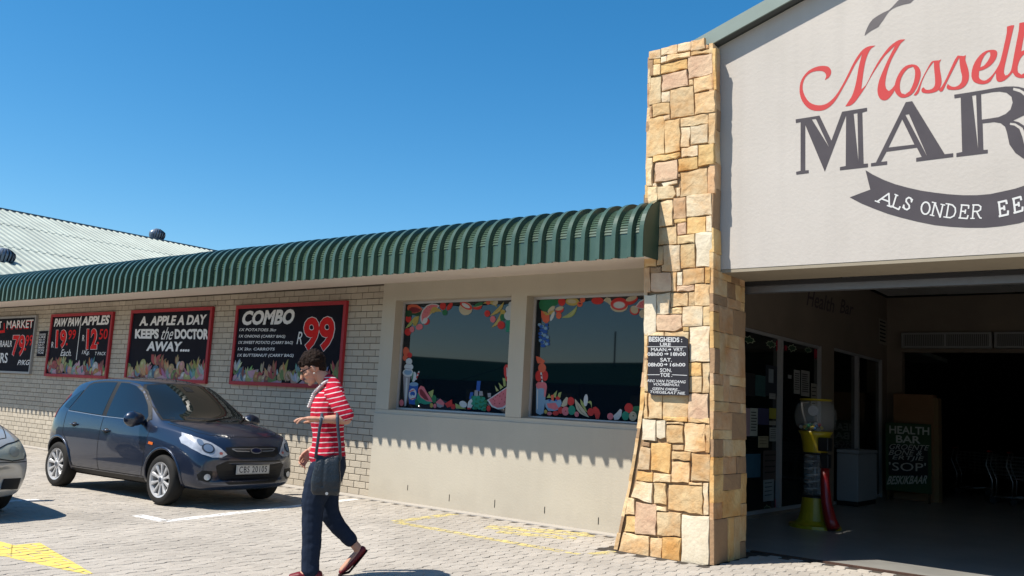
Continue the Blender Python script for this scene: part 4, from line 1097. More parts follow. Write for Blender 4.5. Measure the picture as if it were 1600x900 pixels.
mb.build('wall_face', M_iw, ew)
mb = MB(); mb.box(-5.1, -4.12, 9.30, 9.38, -0.0, ZC); mb.build('return_wall', M_iw, ew)
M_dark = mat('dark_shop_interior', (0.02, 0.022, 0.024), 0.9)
M_frame = mat('white_window_frame', (0.50, 0.50, 0.52), 0.45, 0.4)
M_iglass = mat('entrance_glass', (0.010, 0.014, 0.013), 0.05, 0.5, ior=1.5)
def iwin(box, mull, name, label):
    y0, y1, z0, z1 = box; f = 0.05
    fr = MB(); fr.box(XL-0.07, XL-0.02, y0, y0+f*0.6, z0, z1); fr.box(XL-0.07, XL+0.005, y1-f, y1, z0, z1)
    fr.box(XL-0.07, XL-0.02, y0+f*0.6, y1-f, z0, z0+f); fr.box(XL-0.07, XL-0.02, y0+f*0.6, y1-f, z1-f, z1)
    for m_ in mull: fr.box(XL-0.07, XL+0.012, m_-0.045, m_+0.045, z0+f, z1-f)
    w = fr.build(name, M_frame, ew, label=label)
    g = MB(); g.box(XL-0.055, XL-0.05, y0+0.02, y1-0.02, z0+0.02, z1-0.02); g.build('pane', M_iglass, w)
    return w
iw = iwin(OW, [13.36], 'shop_window', 'tall entrance window pasted with notices and holly cut-outs')
idr = iwin(OD, [17.25], 'glass_door', 'sliding glass door at the back of the entrance')
def IX(px, py): return onX(px, py, XL-0.045)
def notice(par, x0, y0, x1, y1, col, name='notice', lines=0, fig=None):
    """paper on the glass; picture corners (top left, bottom right), perspective taken from the wall"""
    a = IX(x0, y0); b = IX(x1, y1); k = random.uniform(0, 0.0015)
    m_ = MB(); X_ = XL-0.048+k
    m_.quad((X_, a.y, b.z), (X_, b.y, b.z), (X_, b.y, a.z), (X_, a.y, a.z))
    o = m_.build(name, mat('paper_%d_%d_%d' % tuple(int(c*100) for c in col), col, 0.8, 0.2, nscale=9, namt=0.4, col2=tuple(c*0.6 for c in col)), par, facing=(1, 0, 0))
    if lines:
        l_ = MB(); h = a.z-b.z; wd = b.y-a.y
        for j in range(lines):
            z = a.z - h*(0.15+0.75*j/lines); l_.quad((X_+0.001, a.y+wd*0.12, z-h*0.018), (X_+0.001, b.y-wd*random.uniform(0.1, 0.35), z-h*0.018), (X_+0.001, b.y-wd*0.12, z+h*0.018), (X_+0.001, a.y+wd*0.12, z+h*0.018))
        l_.build('printing', M_dark, par, facing=(1, 0, 0))
    return o
s3 = 7.5
def n3(x0, y0, x1, y1, col, **k): return notice(iw, 1150+x0/s3, 500+y0/s3, 1150+x1/s3, 500+y1/s3, col, **k)
def n4(x0, y0, x1, y1, col, **k): return notice(iw, 1150+x0/s3, 600+y0/s3, 1150+x1/s3, 600+y1/s3, col, **k)
n3(100, 610, 220, 900, (0.03, 0.03, 0.035)); n3(230, 640, 350, 900, (0.05, 0.12, 0.13)); n3(350, 520, 490, 900, (0.03, 0.04, 0.06)); 
n3(680, 580, 750, 870, (0.45, 0.45, 0.45), lines=8); n3(765, 585, 862, 900, (0.42, 0.42, 0.42), lines=9); n3(882, 740, 948, 1060, (0.42, 0.40, 0.36), lines=5); n3(610, 640, 652, 690, (0.4, 0.4, 0.4))
n3(385, 570, 440, 740, (0.30, 0.36, 0.42)); n3(90, 790, 170, 850, (0.65, 0.5, 0.05)); 
n4(90, 280, 162, 612, (0.55, 0.40, 0.48)); n4(168, 280, 252, 610, (0.55, 0.62, 0.58), lines=7); n4(258, 280, 385, 480, (0.09, 0.09, 0.20)); n4(262, 610, 380, 745, (0.55, 0.50, 0.33), lines=3)
n4(392, 280, 472, 410, (0.50, 0.48, 0.08)); n4(392, 430, 472, 485, (0.45, 0.45, 0.40), lines=2); n4(395, 508, 480, 672, (0.45, 0.50, 0.50), lines=5); n4(98, 820, 288, 1090, (0.06, 0.17, 0.27)); n4(320, 780, 486, 1130, (0.12, 0.10, 0.10), lines=4); n4(392, 105, 465, 180, (0.45, 0.45, 0.45), lines=2)
notice(iw, 1193, 750, 1209, 782, (0.40, 0.48, 0.52), lines=4)
# holly cut-outs and red bows
M_holly = mat('holly_outline', (0.55, 0.62, 0.45), 0.7); M_hred = mat('bow_red', (0.42, 0.02, 0.05), 0.7); M_hgr = mat('holly_green', (0.015, 0.06, 0.03), 0.7)
def holly(cx, cy, w, h, rot):
    P = []; c, s_ = math.cos(math.radians(rot)), math.sin(math.radians(rot))
    for k in range(16):
        a = 2*math.pi*k/16; r = 1.0 if k % 2 == 0 else 0.72
        x, y = w*r*math.cos(a), h*r*math.sin(a)*(0.9 if k % 4 else 1.15); P.append((cx+x*c-y*s_, cy+x*s_+y*c))
    Q = [(cx+(a-cx)*0.86, cy+(b-cy)*0.80) for a, b in P]
    pr = lambda L, o_: [Vector((XL-0.046+o_, IX(a, b).y, IX(a, b).z)) for a, b in L]
    b = MB(); b.poly(pr(P, 0), [pr(Q, 0)]); b.build('holly_outline', M_holly, iw, facing=(1, 0, 0))
    b = MB(); b.poly(pr(Q, 0)); b.build('holly_leaf', M_hgr, iw, facing=(1, 0, 0))
holly(1170, 531, 11, 6, 15); holly(1205, 538, 9, 6, 15); holly(1238, 544, 7.5, 6, 15); holly(1263, 547, 6, 4.5, 15); holly(1165, 805, 9, 6, -8); holly(1199, 795, 7, 6, -8)
def bow(x0, y0, x1, y1):
    b = MB(); P = [(x0, y0+2), (x0+(x1-x0)*0.4, y0), (x1, y0+3), (x1-1, y1), ((x0+x1)/2, y1-3), (x0, y1)]
    b.poly([Vector((XL-0.0445, IX(a, c_).y, IX(a, c_).z)) for a, c_ in P]); b.build('red_bow', M_hred, iw, facing=(1, 0, 0))
bow(1213, 531, 1219, 549); bow(1226, 539, 1230, 549); bow(1272, 545, 1277, 562); bow(1211, 778, 1217, 798)
# faded name on the wall above the window
M_faded = mat('faded_wall_lettering', (0.11, 0.085, 0.085), 0.8)
def wall_word(s_, x0, y0, x1, y1, h0, h1, sh=0.15):
    b = MB()
    def fn(u, v):
        h = h0+(h1-h0)*u; x = x0+(x1-x0)*u + sh*h*v; y = y0+(y1-y0)*u - h*v
        q_ = onX(x, y, XL); return (XL+0.002, q_.y, q_.z)
    put_text(b, s_, fn, bold=0.01); b.build('faded_lettering', M_faded, ew, facing=(1, 0, 0))
wall_word('Health', 1260, 477, 1302, 489, 26, 22); wall_word('Bar', 1312, 489, 1332, 493, 22, 19)
b = MB(); a = onX(1373, 497, XL); c_ = onX(1385, 540, XL)
b.quad((XL+0.002, a.y, c_.z), (XL+0.002, c_.y, c_.z), (XL+0.002, c_.y, a.z), (XL+0.002, a.y, a.z)); nb = b.build('wall_notice', mat('wall_notice_paint', (0.42, 0.38, 0.30), 0.8), ew, facing=(1, 0, 0))
b = MB()
for j in range(6):
    z = a.z-(a.z-c_.z)*(0.1+0.15*j); b.quad((XL+0.004, a.y+0.06, z-0.02), (XL+0.004, c_.y-0.08, z-0.02), (XL+0.004, c_.y-0.06, z+0.012), (XL+0.004, a.y+0.06, z+0.012))
b.build('notice_lines', M_dark, nb, facing=(1, 0, 0))

# back wall, opening into the market and its dark hall
bw = empty('entrance_back_wall', (0, YB, 0), 'dim back wall of the entrance above the wide dark opening', 'wall')
mb = MB(); mb.box(XL-0.2, -4.80, YB, YB+0.2, 0, ZC); mb.box(-4.80, 9.0, YB, YB+0.2, 2.93, ZC); mb.box(8.6, 9.0, YB, YB+0.2, 0, 2.93)
mb.build('wall_face', M_iw, bw)
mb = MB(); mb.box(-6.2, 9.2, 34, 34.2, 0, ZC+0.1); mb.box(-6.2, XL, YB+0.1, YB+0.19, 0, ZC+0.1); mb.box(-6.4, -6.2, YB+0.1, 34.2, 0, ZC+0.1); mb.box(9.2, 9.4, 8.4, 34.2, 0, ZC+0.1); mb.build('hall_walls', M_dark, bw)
rw = MB(); rw.box(7.2, 7.6, 8.3, 9.4, 0, ZG0); rw.build('gable_pier', M_gable, gb)
cl = empty('ceiling', (0, 14, ZC), 'panelled ceiling of the entrance', None, kind='structure')
cm = MB(); cm.box(-0.59, 0.59, -0.59, 0.59, 0, 0.02); c0 = None
y = 9.0+0.6
for iy in range(8):
    for ix in range(11):
        x_ = XL+0.6+ix*1.2; y_ = 9.95+iy*1.2
        if y_ > YB: continue
        if c0 is None:
            c0 = MB().box(x_-0.592, x_+0.592, y_-0.592, y_+0.592, ZC, ZC+0.02).build('ceiling_panel', M_ceil, None); c0.parent = cl; c0.location = (0, -14, -ZC); c0x, c0y = x_, y_
        else:
            o = c0.copy(); C.objects.link(o); o.location = (x_-c0x, y_-c0y-14, -ZC + random.uniform(-0.004, 0.004))
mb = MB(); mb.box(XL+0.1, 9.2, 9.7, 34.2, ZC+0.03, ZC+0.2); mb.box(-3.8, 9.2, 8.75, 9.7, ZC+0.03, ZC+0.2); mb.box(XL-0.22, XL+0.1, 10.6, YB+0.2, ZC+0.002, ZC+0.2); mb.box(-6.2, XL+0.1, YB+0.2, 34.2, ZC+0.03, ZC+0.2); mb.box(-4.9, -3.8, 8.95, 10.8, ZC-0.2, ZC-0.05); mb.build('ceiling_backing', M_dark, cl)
mb = MB(); mb.box(GX0, 9.0, 8.78, 8.80, ZG0-0.0, ZC+0.02); mb.build('lintel_back', M_iw, gb)

# air curtains over the opening
M_ac = mat('air_curtain_casing', (0.42, 0.42, 0.42), 0.5, 0.4); M_acd = mat('air_curtain_grille', (0.13, 0.125, 0.12), 0.7)
for k, lab in enumerate(['air curtain over the market opening, nearer the side wall', 'air curtain over the market opening, cut off by the right edge']):
    x0 = -4.77 + k*1.68; t = empty('air_curtain', (x0+0.83, YB-0.18, 3.0), lab, 'air curtain', 'air curtains over the opening')
    mb = MB(); mb.bbox(x0, x0+1.64, YB-0.2, YB-0.002, 3.0, 3.31, 0.015); mb.build('casing', M_ac, t)
    for (a, c_) in ((x0+0.05, x0+0.80), (x0+0.84, x0+1.59)):
        mb = MB(); mb.box(a, c_, YB-0.206, YB-0.2, 3.04, 3.27); g_ = mb.build('grille', M_acd, t)
        mb = MB()
        for j in range(22): xx = a+0.02+j*(c_-a-0.04)/21; mb.box(xx-0.004, xx+0.004, YB-0.209, YB-0.206, 3.045, 3.265)
        mb.build('grille_bars', M_ac, g_)

# capsule vending machine
M_gy = mat('yellow_moulded_plastic', (0.55, 0.40, 0.015), 0.35, 0.5, nscale=3, namt=0.2); M_gr = mat('red_moulded_plastic', (0.38, 0.015, 0.015), 0.3, 0.5)
M_gb = mat('black_plastic', (0.015, 0.015, 0.016), 0.4, 0.4)
def clear(name, col, al):
    m = bpy.data.materials.new(name); m.use_nodes = True; b = m.node_tree.nodes['Principled BSDF']
    b.inputs['Base Color'].default_value = (*col, 1); b.inputs['Roughness'].default_value = 0.05; b.inputs['Alpha'].default_value = al; return m
M_gc = clear('clear_globe_plastic', (0.5, 0.5, 0.5), 0.16)
GC = (-4.17, 12.2, 0.006)
gm = empty('capsule_machine', GC, 'tall yellow capsule vending machine with clear globe and red chute by the window', 'vending machine')
gx, gy, gz = GC
def LM(name, prof, m, par=gm, seg=28, c=GC): return MB().lathe(prof, c, seg).build(name, m, par, smooth=True)
base = MB()
vs = []; seg = 24
pr = [(0.34, 0.0), (0.335, 0.04), (0.27, 0.055), (0.22, 0.10), (0.19, 0.20), (0.165, 0.40), (0.0, 0.40)]
base.lathe(pr, GC, 28); base.build('base', M_gy, gm)
LM('base_ring', [(0.172, 0.395), (0.175, 0.41), (0.16, 0.425), (0.0, 0.425)], M_gb)
LM('spiral_core', [(0.03, 0.42), (0.03, 0.98)], M_steel, seg=10)
sp = MB(); 
for k in range(6):
    z = 0.45+k*0.09; path = [(gx+0.135*math.cos(a/12*2*math.pi), gy+0.135*math.sin(a/12*2*math.pi), gz+z+0.09*a/12) for a in range(13)]
    sp.tube(path, 0.009, 6)
sp.build('spiral_track', mat('spiral_wire', (0.5, 0.5, 0.5), 0.5), gm, smooth=True)
LM('tube', [(0.150, 0.425), (0.150, 0.985)], M_gc)
LM('collar', [(0.155, 0.98), (0.162, 1.0), (0.17, 1.10), (0.195, 1.22), (0.225, 1.275), (0.0, 1.275)], M_gy)
LM('collar_ring', [(0.158, 0.965), (0.166, 0.975), (0.160, 0.995), (0.15, 0.995)], M_gb)
LM('globe', [(0.20, 1.278), (0.255, 1.36), (0.28, 1.46), (0.27, 1.55), (0.235, 1.64), (0.19, 1.69)], M_gc)
LM('lid', [(0.0, 1.72), (0.205, 1.712), (0.215, 1.70), (0.205, 1.688), (0.0, 1.688)], M_gy)
for k in range(26):
    a = random.uniform(0, 2*math.pi); r = random.uniform(0, 0.19); c_ = (gx+r*math.cos(a), gy+r*math.sin(a), gz+1.31+random.uniform(0, 0.07))
    col = random.choice([(0.4, 0.02, 0.02), (0.02, 0.3, 0.1), (0.5, 0.4, 0.05), (0.55, 0.55, 0.55), (0.03, 0.15, 0.4)])
    MB().ball(c_, 0.028, 1).build('capsule', mat('capsule_%d' % int(col[0]*100+col[1]*1000), col, 0.3, 0.5), gm, smooth=True)
MB().bbox(gx+0.10, gx+0.24, gy-0.20, gy-0.04, gz+1.02, gz+1.2, 0.015).build('coin_box', M_gb, gm)
MB().bbox(gx+0.13, gx+0.25, gy-0.22, gy-0.10, gz+0.80, gz+0.98, 0.012).build('lock_box', M_gb, gm)
ch = MB(); ch.tube([(gx+0.17, gy-0.12, gz+0.86), (gx+0.18, gy-0.14, gz+0.6), (gx+0.21, gy-0.17, gz+0.35), (gx+0.27, gy-0.20, gz+0.14), (gx+0.33, gy-0.24, gz+0.04)], [0.055, 0.06, 0.068, 0.08, 0.085], 10); ch.build('chute', M_gr, gm, smooth=True)
MB().lathe([(0.0, 0.0), (0.07, 0.0), (0.06, 0.012), (0.0, 0.012)], (gx+0.05, gy-0.245, gz+1.55), 14, 'Y').build('badge', M_frame, gm)

# freezer beside the glass door
fz = empty('chest_freezer', (-4.93, 16.5, 0.006), 'white chest freezer standing against the side wall before the glass door', 'freezer')
M_fz = mat('freezer_enamel', (0.34, 0.37, 0.42), 0.5, 0.3)
MB().bbox(-5.09, -4.72, 15.98, 17.1, 0.09, 0.90, 0.02).build('cabinet', M_fz, fz); MB().bbox(-5.095, -4.71, 15.97, 17.11, 0.905, 0.97, 0.02).build('lid', M_fz, fz)
MB().box(-5.08, -4.74, 16.0, 17.08, 0.012, 0.088).build('plinth', M_gb, fz)

# advertising board
ab = empty('pavement_board', (-4.5, 18.35, 0.006), 'green and black chalk style board reading HEALTH BAR standing before the opening', 'sign')
YBD = 18.35
M_bgreen = mat('board_green_paint', (0.035, 0.09, 0.035), 0.6); M_bl = mat('board_black_paint', (0.012, 0.014, 0.02), 0.6)
def BP_(x, y): return onY(1340+x/3.4615, 560+y/3.4615, YBD)
A0 = BP_(150, 345); A1 = BP_(400, 735)
MB().bbox(A0.x, A1.x, YBD, YBD+0.03, A1.z, A0.z, 0.006).build('panel', M_bgreen, ab)
MB().box(A0.x+0.06, A1.x-0.06, YBD-0.003, YBD, A1.z+0.30, A0.z-0.42).build('black_field', M_bl, ab)
for xx in (A0.x+0.02, A1.x-0.06): MB().box(xx, xx+0.04, YBD, YBD+0.03, 0.006, A1.z+0.004).build('leg', mat('board_leg_wood', (0.12, 0.07, 0.03), 0.8), ab)
M_bt = mat('board_lettering', (0.66, 0.66, 0.62), 0.7)
def bt(s_, x0, y0, x1, h, bo=0.01, sh=0.0, dy=0):
    sign_line(ab, s_, 1340+x0/3.4615, 560+y0/3.4615, 1340+x1/3.4615, 560+(y0+dy)/3.4615, h/3.4615, h/3.4615, YBD, M_bt, bold=bo, shear=sh, off=0.006)
bt('HEALTH', 172, 405, 388, 42, 0.02, 0, 10); bt('BAR', 208, 455, 340, 40, 0.02, 0, 6); bt('GROENTE', 168, 490, 378, 28, 0.0, 0.4, 8); bt('BONE &', 168, 522, 345, 28, 0.0, 0.4, 4)
bt('ERTJIE', 185, 552, 350, 28, 0.0, 0.4, 8); bt("'SOP'", 170, 606, 370, 46, 0.0, 0, 6); bt('BESKIKBAAR', 158, 682, 372, 46, 0.02, 0.3, -4)
# tall carton display behind the board
cd = empty('cardboard_display', (-4.4, 18.8, 0.006), 'tall brown cardboard display stand behind the green board', 'display stand')
M_card = mat('brown_cardboard', (0.36, 0.20, 0.11), 0.85, 0.1, nscale=3, namt=0.3)
q0 = onY(1396, 615, 18.8); q1 = onY(1458, 617, 18.8)
MB().box(q0.x, q1.x, 18.8, 19.1, 0.006, q0.z).build('carton', M_card, cd)
for z in (0.45, 0.95, 1.45): MB().box(q0.x-0.002, q1.x+0.09, 18.797, 19.12, z, z+0.02).build('shelf_edge', M_card, cd)
MB().box(q1.x, q1.x+0.085, 18.82, 19.1, 0.006, q0.z-0.06).build('side_flap', mat('brown_cardboard_side', (0.30, 0.20, 0.10), 0.85), cd)

# nested shopping trolleys in the dark
M_chr = mat('trolley_chrome', (0.42, 0.42, 0.44), 0.3, 0.5, metal=0.8); M_tred = mat('trolley_red_handle', (0.5, 0.02, 0.02), 0.35)
def trolley(x, y, lab):
    t = empty('shopping_trolley', (x, y, 0.006), lab, 'trolley', 'nested shopping trolleys', rz=0)
    f = MB()
    for s_ in (-0.24, 0.24):
        f.tube([(x+0.02, y+s_, 1.0), (x-0.03, y+s_, 0.75), (x+0.08, y+s_, 0.45), (x+0.06, y+s_, 0.13)], 0.012, 6)
        f.tube([(x+0.06, y+s_, 0.14), (x+0.72, y+s_*0.8, 0.16)], 0.012, 6)
    f.build('frame', M_chr, t, smooth=True)
    b = MB()
    for j in range(7):
        z = 0.52+j*0.07
        b.tube([(x+0.06, y-0.25, z), (x+0.85, y-0.18, z-0.02), (x+0.85, y+0.18, z-0.02), (x+0.06, y+0.25, z), (x+0.06, y-0.25, z)], 0.004, 4, False)
    for j in range(9):
        xx = x+0.06+j*0.098
        for s_ in (-1, 1): b.tube([(xx, y+s_*(0.25-0.009*j), 0.52), (xx, y+s_*(0.25-0.009*j), 0.95)], 0.003, 4, False)
    b.build('basket', M_chr, t)
    h = MB(); h.tube([(x+0.0, y-0.26, 1.02), (x+0.0, y+0.26, 1.02)], 0.018, 8); h.build('handle', M_tred, t, smooth=True)
    for dx in (0.08, 0.7):
        for s_ in (-0.22, 0.22): MB().lathe([(0, -0.015), (0.06, -0.015), (0.06, 0.015), (0, 0.015)], (x+dx, y+s_, 0.067), 12, 'Y').build('wheel', M_gb, t)
for k, lab in enumerate(['shopping trolley nearest the cardboard display in the nested row', 'second shopping trolley in the nested row', 'third shopping trolley in the nested row', 'shopping trolley at the right end of the nested row']):
    trolley(-3.42+k*0.36, 20.3, lab)
tq = onY(1482, 633, 21.5)
tt = trolley(tq.x-0.1, 22.6, 'lone shopping trolley with a red handle deeper in the dark hall')
# ================================================================== far side of the car park, seen only as reflections
M_ob = mat('far_wall', (0.035, 0.04, 0.035), 0.85, nscale=0.8, namt=0.6, col2=(0.07, 0.065, 0.055)); M_or = mat('far_dark_roof', (0.02, 0.075, 0.055), 0.9, 0.0, nscale=1, namt=0.5)
ob = empty('opposite_building', (-20, -24, 0), 'long low building with dark green roofs across the car park behind the viewer', 'building')
MB().box(-78, 32, -34, -24.6, 0, 3.1).build('wall', M_ob, ob)
for k in range(18): MB().box(-76+k*6, -75.6+k*6, -23.6, -23.2, 0, 2.9).build('column', M_ob, ob)
for (x0, x1, z0, z1) in [(-80, -36.2, 6.2, 4.35), (-36.0, 34, 4.35, 5.4)]:
    mb = MB(); a = [(x0, -23.0, 2.9), (x0, -35, 2.9), (x0, -28.5, z0)]; b = [(x1, -23.0, 2.9), (x1, -35, 2.9), (x1, -28.5, z1)]
    mb.add(a+b, [(0, 1, 2), (5, 4, 3), (0, 3, 4, 1), (1, 4, 5, 2), (2, 5, 3, 0)]); o = mb.build('roof', M_or, ob); recalc(o)
for k in range(16): MB().box(-73+k*6, -70.6+k*6, -24.62, -24.58, 0.7, 2.4).build('window', M_glass, ob)
MB().tube([(-28.5, -28.5, 4.4), (-28.5, -28.5, 6.4)], 0.05, 6).build('mast', M_rust, ob)
MB().lathe([(0.6, 0), (0.6, 0.12), (0.35, 0.35), (0, 0.42)], (-25.5, -28.0, 4.75), 14).build('roof_vent', M_wing, ob)
# ================================================================== cars
from mathutils.geometry import delaunay_2d_cdt
def paintmat(name, c, rough=0.32, metal=0.35, coat=1.0):
    m = mat(name, c, rough, 0.5, metal, coat=coat, nscale=1.3, namt=0.08)
    return m
M_blue = paintmat('dark_blue_car_paint', (0.018, 0.029, 0.062))
M_silver = paintmat('silver_car_paint', (0.64, 0.63, 0.59), 0.35, 0.3)
M_cglass = mat('tinted_car_glass', (0.008, 0.011, 0.013), 0.03, 0.7, ior=1.6)
M_wglass = mat('windscreen_glass', (0.014, 0.017, 0.016), 0.02, 0.6, ior=1.52)
M_rub = mat('black_rubber_seal', (0.012, 0.012, 0.013), 0.6)
M_trim = mat('black_bumper_plastic', (0.018, 0.018, 0.019), 0.55)
M_tyre = mat('tyre_rubber', (0.022, 0.021, 0.020), 0.8, nscale=9, namt=0.4, col2=(0.045, 0.04, 0.036))
M_alloy = mat('alloy_rim', (0.62, 0.62, 0.63), 0.30, 0.6, metal=0.15)
M_chrome = mat('car_chrome', (0.55, 0.55, 0.56), 0.25, 0.5, metal=0.7)
M_lampb = mat('headlamp_reflector', (0.80, 0.82, 0.86), 0.15, 0.7, metal=0.3, nscale=7, namt=0.8, col2=(0.35, 0.37, 0.42))
M_lampd = mat('headlamp_dark', (0.05, 0.06, 0.08), 0.2, 0.5)
M_lens = mat('headlamp_lens', (0.25, 0.33, 0.45), 0.06, 0.7, metal=0.4)
M_hazy = mat('hazed_headlamp', (0.62, 0.62, 0.50), 0.2, 0.5, metal=0.1)
M_orange = mat('indicator_orange', (0.75, 0.16, 0.02), 0.3, 0.5)
M_tail = mat('tail_lamp_red', (0.40, 0.01, 0.03), 0.2, 0.5)
M_plate = mat('number_plate_white', (0.68, 0.68, 0.66), 0.5)
M_ink = mat('number_plate_ink', (0.02, 0.02, 0.03), 0.6)
M_well = mat('wheel_arch_liner', (0.008, 0.008, 0.008), 0.9)

def section(st):
    """half section of the body at one station, bottom centre to top centre"""
    x, zb, wl, wm, zm, ws, zs, wt, zt, zc, bow = st
    P = [(0, zb), (wl*0.55, zb), (wl*0.93, zb+0.01), (wl, zb+0.07*min(1, (zs-zb)/0.5)), ((wl+wm)/2+0.01, zb+(zm-zb)*0.5), (wm, zm), (wm*0.992, zm+(zs-zm)*0.55), (ws, zs)]
    for t in (0.1, 0.5, 0.88):
        P.append((ws+(wt-ws)*t + 0.012*math.sin(math.pi*t), zs+(zt-zs)*t + 0.004))
    P += [(wt, zt), (wt*0.86, zt+(zc-zt)*0.42), (wt*0.45, zc-(zc-zt)*0.14), (0, zc)]
    return [(x - bow*(abs(y)/0.84)**2.2, y, z) for y, z in P]
def body_mesh(stations, arches, wheel_r):
    secs = []
    for st in stations:
        h = section(st); full = [(x, -y, z) for x, y, z in reversed(h)] + h[1:]      # top centre (right) round the bottom to top centre (left)
        full = full[:-1]
        secs.append(full)
    n = len(secs[0]); vs = [v for s in secs for v in s]; fs = []
    for i in range(len(secs)-1):
        for k in range(n): fs.append((i*n+k, i*n+(k+1) % n, (i+1)*n+(k+1) % n, (i+1)*n+k))
    fs.append(tuple(range(n))); fs.append(tuple((len(secs)-1)*n+k for k in reversed(range(n))))
    me = bpy.data.meshes.new('body'); me.from_pydata(vs, [], fs)
    bm = bmesh.new(); bm.from_mesh(me)
    # close the end caps as strips of quads rather than fans
    caps = [f for f in bm.faces if len(f.verts) > 4]
    for f in caps:
        V = list(f.verts); m_ = len(V); bm.faces.remove(f)
        k = 0
        for j in range(1, m_//2):
            a, b = V[j-1] if j > 1 else V[0], V[j]
        # pair across the centre line
        for j in range(0, m_//2-0):
            a, b, c, d = V[j], V[(j+1) % m_], V[(m_-j-1) % m_], V[(m_-j) % m_]
            s_ = []
            for v in (a, b, c, d):
                if v not in s_: s_.append(v)
            if len(s_) >= 3:
                try: bm.faces.new(s_)
                except ValueError: pass
    bmesh.ops.recalc_face_normals(bm, faces=bm.faces)
    bm.to_mesh(me); bm.free()
    ob = bpy.data.objects.new('body_tmp', me); C.objects.link(ob)
    sd = ob.modifiers.new('s', 'SUBSURF'); sd.levels = 2; sd.render_levels = 2
    dg = bpy.context.evaluated_depsgraph_get(); dg.update()
    solid = bpy.data.meshes.new_from_object(ob.evaluated_get(dg))
    ob.modifiers.clear(); ob.data = solid
    solid.materials.clear(); solid.materials.append(M_blue); solid.materials.append(M_well)
    cb = MB()
    cut = []
    for (ax, az, r) in arches:
        for s_ in (-1, 1):
            y0, y1 = (0.50*s_, 1.2*s_)
            b = MB(); b.cur = 0
            N = 40; prof_ = [(ax+r*math.cos(2*math.pi*k/N), az+r*math.sin(2*math.pi*k/N)) for k in range(N)]
            b.add([(x, min(y0, y1), z) for x, z in prof_] + [(x, max(y0, y1), z) for x, z in prof_],
                  [tuple(range(N)), tuple(reversed(range(N, 2*N)))] + [(k, N+k, N+(k+1) % N, (k+1) % N) for k in range(N)])
            m2 = bpy.data.meshes.new('c'); m2.from_pydata(b.v, [], b.f); m2.materials.append(M_well)
            o2 = bpy.data.objects.new('cutter', m2); C.objects.link(o2); recalc(o2); cut.append(o2)
            bo = ob.modifiers.new('b', 'BOOLEAN'); bo.operation = 'DIFFERENCE'; bo.object = o2; bo.solver = 'EXACT'
            bo.material_mode = 'TRANSFER'
    dg = bpy.context.evaluated_depsgraph_get(); dg.update()
    fin = bpy.data.meshes.new_from_object(ob.evaluated_get(dg))
    bv = bmesh.new(); bv.from_mesh(solid); tree = BVHTree.FromBMesh(bv); bv.free()
    bpy.data.objects.remove(ob)
    for o2 in cut: bpy.data.objects.remove(o2)
    for p in fin.polygons: p.use_smooth = True
    return fin, tree
